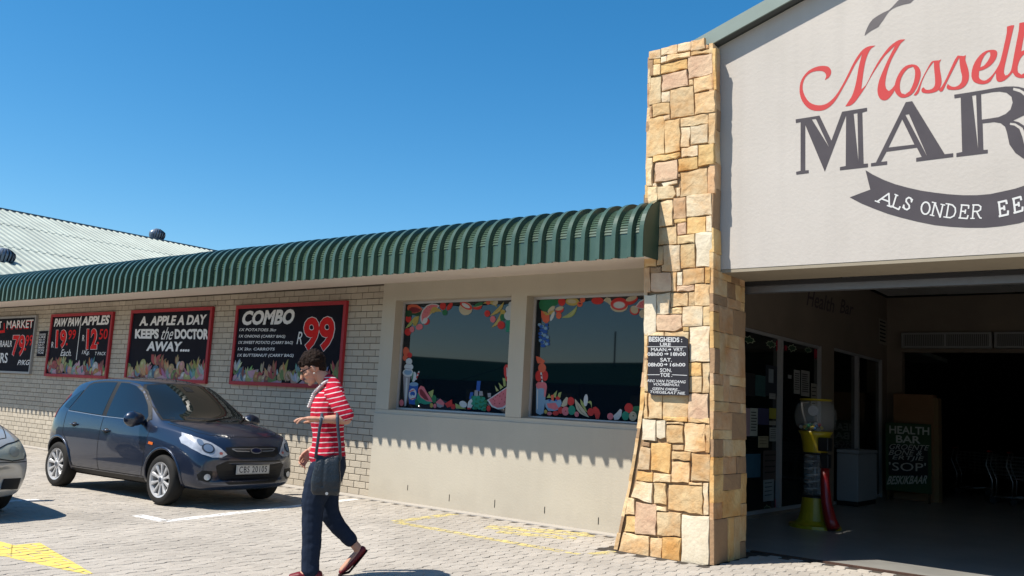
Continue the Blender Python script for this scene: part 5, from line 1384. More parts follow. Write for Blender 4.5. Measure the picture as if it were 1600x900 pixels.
class Car:
    def __init__(s, root, tree, paint): s.r = root; s.t = tree; s.paint = paint
    def hit(s, ax, a, b):
        """ax 'R'/'L': (x,z) seen from the right/left; 'F'/'B': (y,z) from front/back; 'T': (x,y) from above"""
        if ax == 'R': o, d = Vector((a, -3, b)), Vector((0, 1, 0))
        elif ax == 'L': o, d = Vector((a, 3, b)), Vector((0, -1, 0))
        elif ax == 'F': o, d = Vector((4, a, b)), Vector((-1, 0, 0))
        elif ax == 'B': o, d = Vector((-4, a, b)), Vector((1, 0, 0))
        else: o, d = Vector((a, b, 3)), Vector((0, 0, -1))
        loc, n, i, dist = s.t.ray_cast(o, d)
        if loc is None: return None, None
        if n.dot(d) > 0: n = -n
        return loc, n
    def patch(s, name, ax, poly, m, lift=0.003, grid=0.04, parent=None, label=None, smooth=True):
        poly = [tuple(p) for p in poly]
        if sum(poly[i-1][0]*poly[i][1]-poly[i][0]*poly[i-1][1] for i in range(len(poly))) < 0: poly = poly[::-1]
        P = []
        for i in range(len(poly)):
            a, b = Vector(poly[i]), Vector(poly[(i+1) % len(poly)]); k = max(1, int((b-a).length/grid))
            for j in range(k): P.append(a.lerp(b, j/k))
        n = len(P); xs = [p.x for p in P]; ys = [p.y for p in P]
        def inside(q_):
            c = False
            for i in range(n):
                a, b = P[i-1], P[i]
                if (a.y > q_.y) != (b.y > q_.y) and q_.x < (b.x-a.x)*(q_.y-a.y)/(b.y-a.y)+a.x: c = not c
            return c
        G_ = []; x = min(xs)+grid/2
        while x < max(xs):
            y = min(ys)+grid/2
            while y < max(ys):
                q_ = Vector((x, y))
                if inside(q_) and min((q_-p).length for p in P) > grid*0.4: G_.append(q_)
                y += grid
            x += grid
        vs, es, fs, *_ = delaunay_2d_cdt(P+G_, [(i, (i+1) % n) for i in range(n)], [], 1, 1e-5)
        out = []; nn = Vector()
        for v in vs:
            l, nr = s.hit(ax, v.x, v.y)
            if l is None:
                out.append(None); continue
            out.append(l + nr*lift); nn += nr
        F = [f for f in fs if all(out[i] is not None for i in f)]
        out = [o if o is not None else Vector() for o in out]
        b = MB(); b.add(out, [tuple(f) for f in F])
        o = b.build(name, m, parent or s.r, smooth=smooth, local=True, facing=tuple(nn), label=label)
        return o
    def ribbon(s, name, ax, pts, w, m, lift=0.002, parent=None, step=0.04, build=True, mb=None):
        P = []
        for a, b in zip(pts, pts[1:]):
            a, b = Vector(a), Vector(b); k = max(1, int((b-a).length/step))
            for j in range(k): P.append(a.lerp(b, j/k))
        P.append(Vector(pts[-1])); L = []; R = []
        for i, p in enumerate(P):
            d = (P[min(i+1, len(P)-1)]-P[max(i-1, 0)]).normalized(); n_ = Vector((-d.y, d.x))*w/2
            a, na = s.hit(ax, *(p-n_)); b, nb = s.hit(ax, *(p+n_))
            if a is None or b is None: continue
            L.append(a+na*lift); R.append(b+nb*lift)
        k = len(L)
        bb = mb or MB(); bb.add(L+R, [(i, i+1, k+i+1, k+i) for i in range(k-1)])
        if not mb: return bb.build(name, m, parent or s.r, smooth=True, local=True)
def oval(cx, cy, rx, ry, n=20, rot=0):
    return ell(cx, cy, rx, ry, rot, n)
_wheel = {}
def wheel_meshes(R, kind):
    if kind in _wheel: return _wheel[kind]
    w = 0.19; rr = R*0.70
    t = MB(); t.lathe([(rr-0.02, -w/2+0.015), (rr+0.005, -w/2+0.004), (R-0.04, -w/2-0.004), (R-0.012, -w/2+0.014), (R, -w/2+0.035), (R, w/2-0.035), (R-0.012, w/2-0.014), (R-0.04, w/2+0.004), (rr+0.005, w/2-0.004), (rr-0.02, w/2-0.015), (rr-0.02, -w/2+0.015)], (0, 0, 0), 40, 'Y', False)
    tm = bpy.data.meshes.new('wheel'); tm.from_pydata(t.v, [], t.f); tm.materials.append(M_tyre)
    r = MB(); y = -w/2+0.0
    r.lathe([(rr-0.03, y+0.17), (rr-0.028, y+0.03), (rr-0.018, y+0.012), (rr+0.002, y+0.002), (rr+0.002, y+0.012), (rr-0.012, y+0.024), (rr-0.012, y+0.17)], (0, 0, 0), 40, 'Y', False)
    r.lathe([(0.0, y+0.012), (0.035, y+0.012), (0.055, y+0.028), (0.06, y+0.06), (0.0, y+0.06)], (0, 0, 0), 24, 'Y')
    ns = 10
    for k in range(ns):
        for dd in ((-1, 1) if ns == 5 else (0,)):
            a = 2*math.pi*k/ns; tw = 0.0
            c, s_ = math.cos(a), math.sin(a)
            vs = []
            for (rad, hw, yy) in [(0.03, 0.020, y+0.022), (0.09, 0.013, y+0.022), (0.13, 0.017, y+0.016), (rr-0.02, 0.028, y+0.010)]:
                for (q_, yo) in ((-hw, 0.012), (-hw*0.6, 0), (hw*0.6, 0), (hw, 0.012), (hw*0.7, 0.04), (-hw*0.7, 0.04)):
                    vs.append((rad*c - q_*s_, yy+yo, rad*s_ + q_*c))
            fs = []
            for i in range(3):
                for j in range(6): fs.append((i*6+j, i*6+(j+1) % 6, (i+1)*6+(j+1) % 6, (i+1)*6+j))
            r.add(vs, fs)
    rm = bpy.data.meshes.new('rim'); rm.from_pydata(r.v, [], r.f); rm.materials.append(M_alloy)
    d = MB(); d.lathe([(0, y+0.09), (rr-0.015, y+0.09), (rr-0.015, y+0.1), (0, y+0.1)], (0, 0, 0), 30, 'Y')
    dm = bpy.data.meshes.new('brake_disc'); dm.from_pydata(d.v, [], d.f); dm.materials.append(mat('brake_dark', (0.03, 0.03, 0.032), 0.6))
    h = MB(); h.lathe([(0, y+0.006), (0.026, y+0.008), (0.028, y+0.014), (0, y+0.014)], (0, 0, 0), 16, 'Y')
    hm = bpy.data.meshes.new('hub_cap'); hm.from_pydata(h.v, [], h.f); hm.materials.append(mat('hub_cap_grey', (0.12, 0.14, 0.18), 0.3, metal=0.4))
    for me in (tm, rm, dm, hm):
        bm = bmesh.new(); bm.from_mesh(me); bmesh.ops.recalc_face_normals(bm, faces=bm.faces); bm.to_mesh(me); bm.free()
    for p in tm.polygons: p.use_smooth = True
    _wheel[kind] = (tm, rm, dm, hm); return _wheel[kind]
def add_wheels(root, xs, track, R, kind, steer=0.0):
    tm, rm, dm, hm = wheel_meshes(R, kind)
    for i, x in enumerate(xs):
        for s_ in (-1, 1):
            wh = bpy.data.objects.new('wheel', tm); C.objects.link(wh); wh.parent = root; wh.location = (x, s_*track/2, R)
            wh.rotation_euler = (0, random.uniform(0, 1), (0 if s_ < 0 else math.pi) + (steer if i == 0 else 0))
            for nm, me in (('rim', rm), ('brake_disc', dm), ('hub_cap', hm)):
                o = bpy.data.objects.new(nm, me); C.objects.link(o); o.parent = wh
def mirror_part(c, side, x, y, z, m):
    s_ = -1 if side == 'R' else 1
    b = MB(); bm = bmesh.new(); bmesh.ops.create_uvsphere(bm, u_segments=16, v_segments=10, radius=1.25)
    for v in bm.verts:
        px, py, pz = v.co
        px = px*0.075 if px > 0 else px*0.055
        v.co = (x+px, y+s_*(0.115*py*(1.0)), z+0.075*pz*(1.08 if s_*py < 0 else 0.92))
    b.addbm(bm); b.tube([(x-0.0, y-s_*0.17, z-0.06), (x, y-s_*0.06, z-0.02)], 0.028, 8)
    o = b.build('mirror', m, c.r, smooth=True, local=True)
    g = MB(); g.add([(x-0.056, y+s_*dy, z+dz) for dy, dz in ((-0.09, -0.055), (0.09, -0.045), (0.095, 0.05), (-0.085, 0.06))], [(0, 1, 2, 3)]); g.build('mirror_glass', M_cglass, o, local=True)

def build_hatch():
    root = empty('parked_car', (-11.04, 6.795, 0.0), 'dark blue five door hatchback with silver alloy wheels parked along the brick wall', 'car', rz=math.radians(2.5))
    root.scale = (0.965, 0.98, 1.01)
    #      x     zb    wl    wm    zm    ws    zs    wt    zt    zc   bow
    ST = [(-1.90, 0.40, 0.55, 0.66, 0.50, 0.66, 0.62, 0.60, 0.66, 0.67, -0.16),
          (-1.885, 0.27, 0.66, 0.76, 0.50, 0.74, 0.76, 0.62, 0.84, 0.86, -0.18),
          (-1.82, 0.22, 0.72, 0.81, 0.52, 0.76, 0.94, 0.62, 0.98, 1.00, -0.16),
          (-1.70, 0.21, 0.76, 0.828, 0.54, 0.765, 1.00, 0.61, 1.16, 1.19, -0.12),
          (-1.56, 0.20, 0.78, 0.836, 0.55, 0.775, 0.995, 0.585, 1.32, 1.36, -0.08),
          (-1.43, 0.20, 0.785, 0.840, 0.55, 0.785, 0.985, 0.575, 1.395, 1.45, -0.04),
          (-1.05, 0.20, 0.785, 0.840, 0.55, 0.797, 0.965, 0.575, 1.44, 1.500, 0.0),
          (-0.55, 0.20, 0.785, 0.840, 0.55, 0.803, 0.95, 0.575, 1.455, 1.520, 0.0),
          (-0.05, 0.20, 0.785, 0.840, 0.55, 0.803, 0.935, 0.57, 1.435, 1.505, 0.02),
          (0.20, 0.20, 0.785, 0.840, 0.55, 0.800, 0.925, 0.575, 1.350, 1.430, 0.05),
          (0.50, 0.20, 0.785, 0.840, 0.55, 0.798, 0.914, 0.62, 1.185, 1.28, 0.07),
          (0.82, 0.20, 0.785, 0.840, 0.55, 0.790, 0.905, 0.685, 1.015, 1.085, 0.10),
          (0.97, 0.20, 0.785, 0.838, 0.55, 0.785, 0.90, 0.70, 0.965, 1.015, 0.11),
          (1.25, 0.20, 0.775, 0.832, 0.55, 0.760, 0.88, 0.66, 0.935, 0.985, 0.12),
          (1.52, 0.20, 0.755, 0.815, 0.54, 0.735, 0.845, 0.62, 0.885, 0.925, 0.14),
          (1.72, 0.20, 0.735, 0.785, 0.52, 0.705, 0.785, 0.60, 0.815, 0.845, 0.18),
          (1.84, 0.215, 0.71, 0.755, 0.49, 0.68, 0.665, 0.58, 0.70, 0.725, 0.22),
          (1.885, 0.26, 0.66, 0.71, 0.44, 0.65, 0.56, 0.56, 0.60, 0.62, 0.23),
          (1.90, 0.33, 0.55, 0.60, 0.42, 0.58, 0.48, 0.50, 0.50, 0.51, 0.21)]
    me, tree = body_mesh(ST, [(1.11, 0.315, 0.345), (-1.38, 0.315, 0.345)], 0.295)
    me.name = 'body'; me.materials[0] = M_blue
    body = link_mesh('body', me, None, root, local=True)
    c = Car(root, tree, M_blue)
    add_wheels(root, (1.11, -1.38), 1.47, 0.295, 'hatch')
    # side glass, both sides
    front_w = [(0.56, 0.965), (0.62, 0.985), (0.42, 1.16), (0.20, 1.305), (0.0, 1.385), (-0.18, 1.415), (-0.36, 1.418), (-0.30, 1.0), (-0.29, 0.985)]
    rear_w = [(-0.40, 0.99), (-0.45, 1.420), (-0.75, 1.415), (-1.02, 1.390), (-1.11, 1.36), (-1.22, 1.12), (-1.27, 1.02)]
    quart = [(-1.31, 1.035), (-1.23, 1.18), (-1.18, 1.30), (-1.26, 1.275), (-1.38, 1.18), (-1.46, 1.10), (-1.47, 1.06)]
    seam_f = [(-0.34, 1.44), (-0.345, 1.02), (-0.35, 0.60), (-0.33, 0.30)]
    for S_ in ('R', 'L'):
        o = c.patch('side_window', S_, [(0.60, 0.955), (0.69, 0.985), (0.48, 1.17), (0.24, 1.325), (0.02, 1.408), (-0.20, 1.436), (-0.75, 1.438), (-1.06, 1.410), (-1.14, 1.37), (-1.24, 1.11), (-1.30, 1.005), (-0.4, 0.972)], M_rub, 0.0025)
        c.patch('glass', S_, front_w, M_cglass, 0.005, parent=o); c.patch('glass', S_, rear_w, M_cglass, 0.005, parent=o)
        c.patch('quarter_light', S_, [(0.60, 0.968), (0.68, 0.985), (0.57, 1.08)], M_trim, 0.007, parent=o)
        c.patch('quarter_window', S_, quart, M_cglass, 0.004)
        c.ribbon('window_trim', S_, [(0.64, 0.962), (-0.4, 0.975), (-1.29, 1.008)], 0.009, M_chrome, 0.006)
        sm_ = MB()
        c.ribbon('', S_, seam_f, 0.008, None, mb=sm_)
        c.ribbon('', S_, [(0.76, 0.92), (0.74, 0.70), (0.72, 0.45), (0.66, 0.30)], 0.008, None, mb=sm_)
        c.ribbon('', S_, [(0.66, 0.30), (-0.98, 0.30), (-1.05, 0.42), (-1.12, 0.60), (-1.28, 0.72), (-1.32, 1.0)], 0.007, None, mb=sm_)
        sm_.build('door_seams', M_rub, root, local=True)
        c.patch('sill_trim', S_, [(0.72, 0.285), (0.72, 0.225), (-1.0, 0.225), (-1.0, 0.285)], M_trim, 0.004)
        c.ribbon('sill_highlight', S_, [(0.70, 0.295), (-1.0, 0.295)], 0.010, M_blue, 0.010)
        for hx, hz in ((-0.20, 0.80), (-1.02, 0.84)):
            p, n_ = c.hit(S_, hx, hz); sg = -1 if S_ == 'R' else 1
            hd = MB(); hd.ball((p.x, p.y+sg*0.0, p.z), 0.045, 2, (1.3, 0.35, 0.75)); ho = hd.build('door_handle', M_rub, root, smooth=True, local=True)
            g_ = MB(); g_.tube([(p.x-0.085, p.y+sg*0.012, p.z+0.004), (p.x, p.y+sg*0.034, p.z+0.006), (p.x+0.085, p.y+sg*0.012, p.z+0.004)], [0.011, 0.014, 0.011], 8); g_.build('grip', M_blue, ho, smooth=True, local=True)
        c.patch('side_indicator', S_, [(0.80, 0.700), (0.90, 0.690), (0.90, 0.722), (0.81, 0.730)], M_orange, 0.008)
        # arch lips
        sg = -1 if S_ == 'R' else 1
        for ax_ in (1.11, -1.38):
            path = []; r_ = 0.352
            for k in range(0, 19):
                a = math.radians(-8 + k*196/18); p, n_ = c.hit(S_, ax_+r_*math.cos(a), 0.315+r_*math.sin(a))
                if p is not None: path.append(p + n_*0.0)
            if len(path) > 4: MB().tube(path, 0.017, 8).build('arch_flare', M_blue, root, smooth=True, local=True)
        mirror_part(c, S_, 0.56, (-1 if S_ == 'R' else 1)*0.91, 0.985, M_blue)
    # windscreen
    ws = [(-0.70, 0.985), (-0.35, 0.975), (0, 0.972), (0.35, 0.975), (0.70, 0.985), (0.665, 1.09), (0.60, 1.27), (0.555, 1.375), (0.51, 1.412), (0.25, 1.44), (0, 1.446), (-0.25, 1.44), (-0.51, 1.412), (-0.555, 1.375), (-0.60, 1.27), (-0.665, 1.09)]
    o = c.patch('windscreen', 'F', ws, M_rub, 0.003, grid=0.05)
    wi = [(y*0.965, 1.21+(z-1.21)*0.94) for y, z in ws]
    g_ = c.patch('glass', 'F', wi, M_wglass, 0.006, grid=0.05, parent=o)
    c.patch('mirror_mount', 'F', [(-0.06, 1.34), (0.06, 1.34), (0.05, 1.40), (-0.05, 1.40)], M_rub, 0.009, parent=o)
    c.patch('licence_disc', 'F', oval(0.60, 1.02, 0.035, 0.028, 14), M_plate, 0.009, parent=o)
    for (y0, y1) in ((-0.30, 0.28), (0.18, 0.60)):
        a, n_ = c.hit('F', y0, 0.975); b, n2 = c.hit('F', y1, 1.03); MB().tube([a+n_*0.02, (a+b)/2+n_*0.018, b+n2*0.014], 0.007, 6).build('wiper', M_rub, root, local=True)
    # rear glass, tail lamps
    rg = [(-0.55, 1.02), (0.55, 1.02), (0.47, 1.30), (-0.47, 1.30)]
    c.patch('rear_window', 'B', rg, M_cglass, 0.004)
    for sg in (-1, 1):
        c.patch('tail_lamp', 'B', [(sg*0.60, 0.80), (sg*0.72, 0.80), (sg*0.70, 1.05), (sg*0.60, 1.22), (sg*0.56, 1.20), (sg*0.60, 1.0)], M_tail, 0.006)
    for S_ in ('R', 'L'): c.patch('tail_lamp', S_, [(-1.62, 0.90), (-1.74, 0.92), (-1.66, 1.10), (-1.50, 1.24), (-1.47, 1.22), (-1.58, 1.08)], M_tail, 0.006)
    # bonnet seams
    sm_ = MB()
    for sg in (-1, 1):
        c.ribbon('', 'T', [(0.98, sg*0.70), (1.25, sg*0.665), (1.48, sg*0.61), (1.60, sg*0.50), (1.685, sg*0.28), (1.71, 0)], 0.009, None, mb=sm_)
    sm_.build('bonnet_seam', M_rub, root, local=True)
    c.patch('cowl', 'T', [(0.97, -0.66), (1.01, -0.35), (1.035, 0), (1.01, 0.35), (0.97, 0.66), (0.90, 0.62), (0.955, 0.33), (0.975, 0), (0.955, -0.33), (0.90, -0.62)], M_trim, 0.004)
    # front end
    gr_ = c.patch('grille', 'F', [(-0.40, 0.715), (-0.40, 0.64), (-0.30, 0.60), (0.30, 0.60), (0.40, 0.64), (0.40, 0.715), (0.2, 0.728), (-0.2, 0.728)], M_trim, 0.004)
    c.ribbon('chrome_bar', 'F', [(-0.33, 0.695), (-0.28, 0.672), (-0.10, 0.668)], 0.012, M_chrome, 0.012, parent=gr_)
    c.ribbon('chrome_bar', 'F', [(0.33, 0.695), (0.28, 0.672), (0.10, 0.668)], 0.012, M_chrome, 0.012, parent=gr_)
    c.ribbon('chrome_bar', 'F', [(-0.33, 0.697), (0.33, 0.697)], 0.007, M_chrome, 0.011, parent=gr_)
    em = c.patch('emblem', 'F', oval(0, 0.672, 0.085, 0.034), M_chrome, 0.018, grid=0.02)
    c.patch('emblem_centre', 'F', oval(0, 0.675, 0.070, 0.025), mat('emblem_dark_blue', (0.01, 0.015, 0.05), 0.3), 0.022, grid=0.02, parent=em)
    lg = c.patch('lower_grille', 'F', [(-0.52, 0.50), (-0.47, 0.36), (-0.36, 0.285), (0.36, 0.285), (0.47, 0.36), (0.52, 0.50), (0.40, 0.56), (-0.40, 0.56)], M_trim, 0.004)
    sl = MB()
    for k in range(5): c.ribbon('', 'F', [(-0.40, 0.31+0.03*k), (0.40, 0.31+0.03*k)], 0.008, None, lift=0.012, mb=sl)
    sl.build('grille_bars', M_rub, lg, local=True)
    # plate
    p, n_ = c.hit('F', 0, 0.455); X_ = p.x+0.03
    pl = MB(); pl.bbox(X_, X_+0.012, -0.255, 0.255, 0.40, 0.512, 0.004); po = pl.build('number_plate', M_plate, root, local=True)
    b = MB(); put_text(b, 'CBS 20105', lambda u, v: (X_+0.0135, -0.215+0.43*u, 0.418+0.076*v), bold=0.012, space=1.15); b.build('plate_lettering', M_ink, po, local=True, facing=(1, 0, 0))
    b = MB()
    for (y0, y1, z0, z1) in ((-0.245, 0.245, 0.502, 0.505), (-0.245, 0.245, 0.406, 0.409), (-0.248, -0.245, 0.406, 0.505), (0.245, 0.248, 0.406, 0.505)): b.quad((X_+0.0132, y0, z0), (X_+0.0132, y1, z0), (X_+0.0132, y1, z1), (X_+0.0132, y0, z1))
    b.build('plate_border', M_ink, po, local=True, facing=(1, 0, 0))
    for sg in (-1, 1):
        nm = 'headlight'
        hl = [(sg*a, b_) for a, b_ in [(0.40, 0.635), (0.47, 0.60), (0.58, 0.600), (0.68, 0.635), (0.745, 0.69), (0.775, 0.745), (0.765, 0.80), (0.735, 0.845), (0.66, 0.815), (0.55, 0.765), (0.46, 0.70)]]
        h = c.patch(nm, 'F', hl, M_lampb, 0.006, grid=0.03)
        c.patch('lamp_surround', 'F', oval(sg*0.605, 0.70, 0.066, 0.055, 20), M_lampd, 0.010, grid=0.02, parent=h)
        c.patch('lamp_lens', 'F', oval(sg*0.605, 0.70, 0.048, 0.042, 18), M_lens, 0.014, grid=0.02, parent=h)
        c.patch('lamp_lens', 'F', oval(sg*0.665, 0.765, 0.028, 0.036, 14), M_lens, 0.012, grid=0.02, parent=h)
        c.patch('amber_lamp', 'F', oval(sg*0.475, 0.645, 0.022, 0.016, 10), mat('amber_lamp', (0.45, 0.14, 0.12), 0.3), 0.012, grid=0.02, parent=h)
        fo = c.patch('foglight_recess', 'F', [(sg*0.56, 0.44), (sg*0.68, 0.45), (sg*0.72, 0.40), (sg*0.70, 0.34), (sg*0.60, 0.315), (sg*0.555, 0.36)], M_trim, 0.006)
        c.patch('foglight', 'F', oval(sg*0.62, 0.375, 0.038, 0.036, 16), M_lampb, 0.014, grid=0.02, parent=fo)
    # wraparound of the head lamps onto the wings
    for S_ in ('R', 'L'):
        c.patch('headlight_side', S_, [(1.645, 0.70), (1.66, 0.75), (1.60, 0.80), (1.48, 0.84), (1.33, 0.865), (1.36, 0.835), (1.46, 0.765), (1.56, 0.705)], M_lampb, 0.006, grid=0.03)
    a, n_ = c.hit('T', 0.02, 0.0); MB().tube([a, a+Vector((-0.05, 0, 0.07)), a+Vector((-0.13, 0, 0.17))], [0.011, 0.004, 0.0025], 6).build('aerial', M_rub, root, local=True)
    b = MB(); b.box(-1.30, 1.2, -0.62, 0.62, 0.19, 0.26); b.build('underbody', M_well, root, local=True)
    return root
hatch = build_hatch()

def build_sedan():
    root = empty('parked_car', (-11.60, 3.60, 0.0), 'silver saloon car with a hazy headlight, only its nose showing at the left edge', 'car')
    ST = [(-2.16, 0.42, 0.50, 0.62, 0.52, 0.62, 0.66, 0.55, 0.70, 0.71, -0.14),
          (-2.13, 0.28, 0.66, 0.76, 0.54, 0.74, 0.84, 0.62, 0.90, 0.92, -0.16),
          (-2.02, 0.22, 0.74, 0.82, 0.55, 0.76, 0.98, 0.66, 1.02, 1.04, -0.12),
          (-1.70, 0.20, 0.78, 0.845, 0.56, 0.79, 0.98, 0.68, 1.04, 1.06, -0.06),
          (-1.35, 0.20, 0.785, 0.85, 0.56, 0.79, 0.97, 0.62, 1.18, 1.23, -0.04),
          (-0.95, 0.20, 0.785, 0.85, 0.56, 0.80, 0.96, 0.575, 1.36, 1.42, -0.02),
          (-0.40, 0.20, 0.785, 0.85, 0.56, 0.80, 0.95, 0.575, 1.40, 1.465, 0.0),
          (0.15, 0.20, 0.785, 0.85, 0.56, 0.80, 0.935, 0.57, 1.375, 1.45, 0.03),
          (0.45, 0.20, 0.785, 0.85, 0.56, 0.80, 0.925, 0.60, 1.26, 1.34, 0.06),
          (0.85, 0.20, 0.785, 0.85, 0.56, 0.795, 0.91, 0.67, 1.05, 1.12, 0.09),
          (1.08, 0.20, 0.785, 0.848, 0.56, 0.785, 0.90, 0.70, 0.96, 1.01, 0.10),
          (1.45, 0.20, 0.775, 0.84, 0.56, 0.755, 0.86, 0.66, 0.91, 0.945, 0.12),
          (1.80, 0.20, 0.755, 0.825, 0.54, 0.735, 0.80, 0.62, 0.84, 0.87, 0.16),
          (2.00, 0.20, 0.735, 0.80, 0.52, 0.715, 0.725, 0.60, 0.76, 0.785, 0.20),
          (2.11, 0.21, 0.71, 0.775, 0.47, 0.70, 0.63, 0.58, 0.665, 0.69, 0.24),
          (2.15, 0.26, 0.66, 0.74, 0.43, 0.67, 0.54, 0.55, 0.57, 0.59, 0.25),
          (2.16, 0.33, 0.55, 0.62, 0.41, 0.60, 0.47, 0.50, 0.49, 0.50, 0.22)]
    me, tree = body_mesh(ST, [(1.28, 0.31, 0.345), (-1.32, 0.31, 0.345)], 0.30)
    me.name = 'body'; me.materials[0] = M_silver
    link_mesh('body', me, None, root, local=True)
    c = Car(root, tree, M_silver)
    add_wheels(root, (1.28, -1.32), 1.48, 0.30, 'sedan')
    for S_ in ('R', 'L'):
        o = c.patch('side_window', S_, [(0.66, 0.965), (0.72, 1.0), (0.50, 1.16), (0.20, 1.33), (-0.2, 1.385), (-0.75, 1.375), (-1.05, 1.29), (-1.25, 1.13), (-1.28, 1.01)], M_rub, 0.0025)
        c.patch('glass', S_, [(0.60, 0.98), (0.46, 1.15), (0.18, 1.31), (-0.2, 1.36), (-0.36, 1.36), (-0.34, 0.99)], M_cglass, 0.005, parent=o)
        c.patch('glass', S_, [(-0.42, 0.99), (-0.44, 1.36), (-0.75, 1.35), (-1.02, 1.27), (-1.18, 1.12), (-1.2, 1.03)], M_cglass, 0.005, parent=o)
        mirror_part(c, S_, 0.40, (-1 if S_ == 'R' else 1)*0.91, 0.99, M_silver)
        sm_ = MB(); c.ribbon('', S_, [(-0.38, 1.38), (-0.38, 0.6), (-0.36, 0.28)], 0.008, None, mb=sm_); c.ribbon('', S_, [(0.80, 0.92), (0.80, 0.5), (0.74, 0.28), (-1.0, 0.28)], 0.008, None, mb=sm_); sm_.build('door_seams', M_rub, root, local=True)
        c.patch('headlight_side', S_, [(1.90, 0.60), (1.93, 0.70), (1.86, 0.765), (1.66, 0.80), (1.72, 0.70), (1.82, 0.62)], M_hazy, 0.006, grid=0.03)
        c.patch('tail_lamp', S_, [(-1.90, 0.80), (-2.0, 0.80), (-2.0, 0.92), (-1.85, 0.95)], M_tail, 0.005)
    ws = [(-0.70, 1.0), (0, 0.985), (0.70, 1.0), (0.62, 1.22), (0.54, 1.355), (0, 1.39), (-0.54, 1.355), (-0.62, 1.22)]
    o = c.patch('windscreen', 'F', ws, M_rub, 0.003, grid=0.05); c.patch('glass', 'F', [(y*0.96, 1.19+(z-1.19)*0.92) for y, z in ws], M_wglass, 0.006, grid=0.05, parent=o)
    c.patch('rear_window', 'B', [(-0.55, 1.08), (0.55, 1.08), (0.48, 1.33), (-0.48, 1.33)], M_cglass, 0.004)
    g_ = c.patch('grille', 'F', [(-0.30, 0.68), (-0.26, 0.58), (0.26, 0.58), (0.30, 0.68)], M_trim, 0.004)
    for k in range(3): c.ribbon('grille_bar', 'F', [(-0.27, 0.60+0.03*k), (0.27, 0.60+0.03*k)], 0.008, M_chrome, 0.01, parent=g_)
    c.patch('lower_grille', 'F', [(-0.36, 0.40), (-0.30, 0.28), (0.30, 0.28), (0.36, 0.40)], M_trim, 0.004)
    for sg in (-1, 1):
        h = c.patch('headlight', 'F', [(sg*a, b_) for a, b_ in [(0.40, 0.60), (0.55, 0.575), (0.70, 0.585), (0.765, 0.66), (0.765, 0.76), (0.70, 0.765), (0.52, 0.735), (0.40, 0.69)]], M_hazy, 0.006, grid=0.03)
        c.ribbon('lamp_seal', 'F', [(sg*a, b_) for a, b_ in [(0.40, 0.60), (0.55, 0.575), (0.70, 0.585), (0.765, 0.66), (0.765, 0.76), (0.70, 0.765), (0.52, 0.735), (0.40, 0.69), (0.40, 0.60)]], 0.010, M_rub, 0.008, parent=h)
        c.patch('lamp_lens', 'F', oval(sg*0.58, 0.66, 0.06, 0.05, 18), mat('hazed_lens', (0.52, 0.53, 0.46), 0.2, metal=0.3), 0.012, grid=0.02, parent=h)
        c.patch('foglight_recess', 'F', [(sg*0.46, 0.30), (sg*0.66, 0.29), (sg*0.68, 0.40), (sg*0.50, 0.40)], M_trim, 0.006)
    sm_ = MB()
    c.ribbon('', 'F', [(-0.75, 0.56), (-0.4, 0.565), (0.4, 0.565), (0.75, 0.56)], 0.008, None, mb=sm_)
    for sg in (-1, 1): c.ribbon('', 'T', [(1.05, sg*0.70), (1.5, sg*0.65), (1.85, sg*0.55), (1.97, sg*0.35), (1.99, 0)], 0.009, None, mb=sm_)
    sm_.build('panel_seams', M_rub, root, local=True)
    p, n_ = c.hit('F', 0, 0.45); MB().bbox(p.x+0.02, p.x+0.032, -0.255, 0.255, 0.40, 0.512, 0.004).build('number_plate', M_plate, root, local=True)
    MB().box(-1.3, 1.4, -0.62, 0.62, 0.19, 0.26).build('underbody', M_well, root, local=True)
    return root
sedan = build_sedan()
# ================================================================== advertising boards on the brick wall
M_bframe = mat('red_board_frame', (0.50, 0.035, 0.05), 0.6, 0.3, nscale=5, namt=0.3); M_gframe = mat('grey_board_frame', (0.40, 0.40, 0.40), 0.5)
M_board = mat('board_navy_black', (0.014, 0.014, 0.022), 0.75, 0.08, nscale=3, namt=0.5, col2=(0.022, 0.022, 0.032))
M_bwhite = mat('board_white_lettering', (1.0, 0.98, 0.96), 0.8, 0.1); M_bred = mat('board_red_lettering', (0.90, 0.03, 0.03), 0.8, 0.1, nscale=5, namt=0.2)
YBF = YW - 0.055
def board(x0, x1, z0, z1, label, frame=M_bframe, fw=0.06):
    t = empty('price_board', ((x0+x1)/2, YW, z0), label, 'sign', 'price boards on the brick wall')
    MB().box(x0+fw*0.5, x1-fw*0.5, YW-0.03, YW-0.012, z0+fw*0.5, z1-fw*0.5).build('panel', M_board, t)
    f = MB(); f.box(x0, x0+fw, YBF, YW-0.002, z0, z1); f.box(x1-fw, x1, YBF, YW-0.002, z0, z1); f.box(x0+fw, x1-fw, YBF, YW-0.002, z0, z0+fw); f.box(x0+fw, x1-fw, YBF, YW-0.002, z1-fw, z1)
    f.build('frame', frame, t); return t
YT = YW-0.030
def btext(par, s_, x0, y0, x1, y1, h0, h1, m=M_bwhite, bold=0.0, shear=0.0, off=0.0015, tf=None, space=1.0):
    X0, Y0 = tf(x0, y0); X1, Y1 = tf(x1, y1); k = tf(0, 1)[1]-tf(0, 0)[1]
    return sign_line(par, s_, X0, Y0, X1, Y1, h0*k, h1*k, YT, m, bold=bold, shear=shear, off=off, space=space)
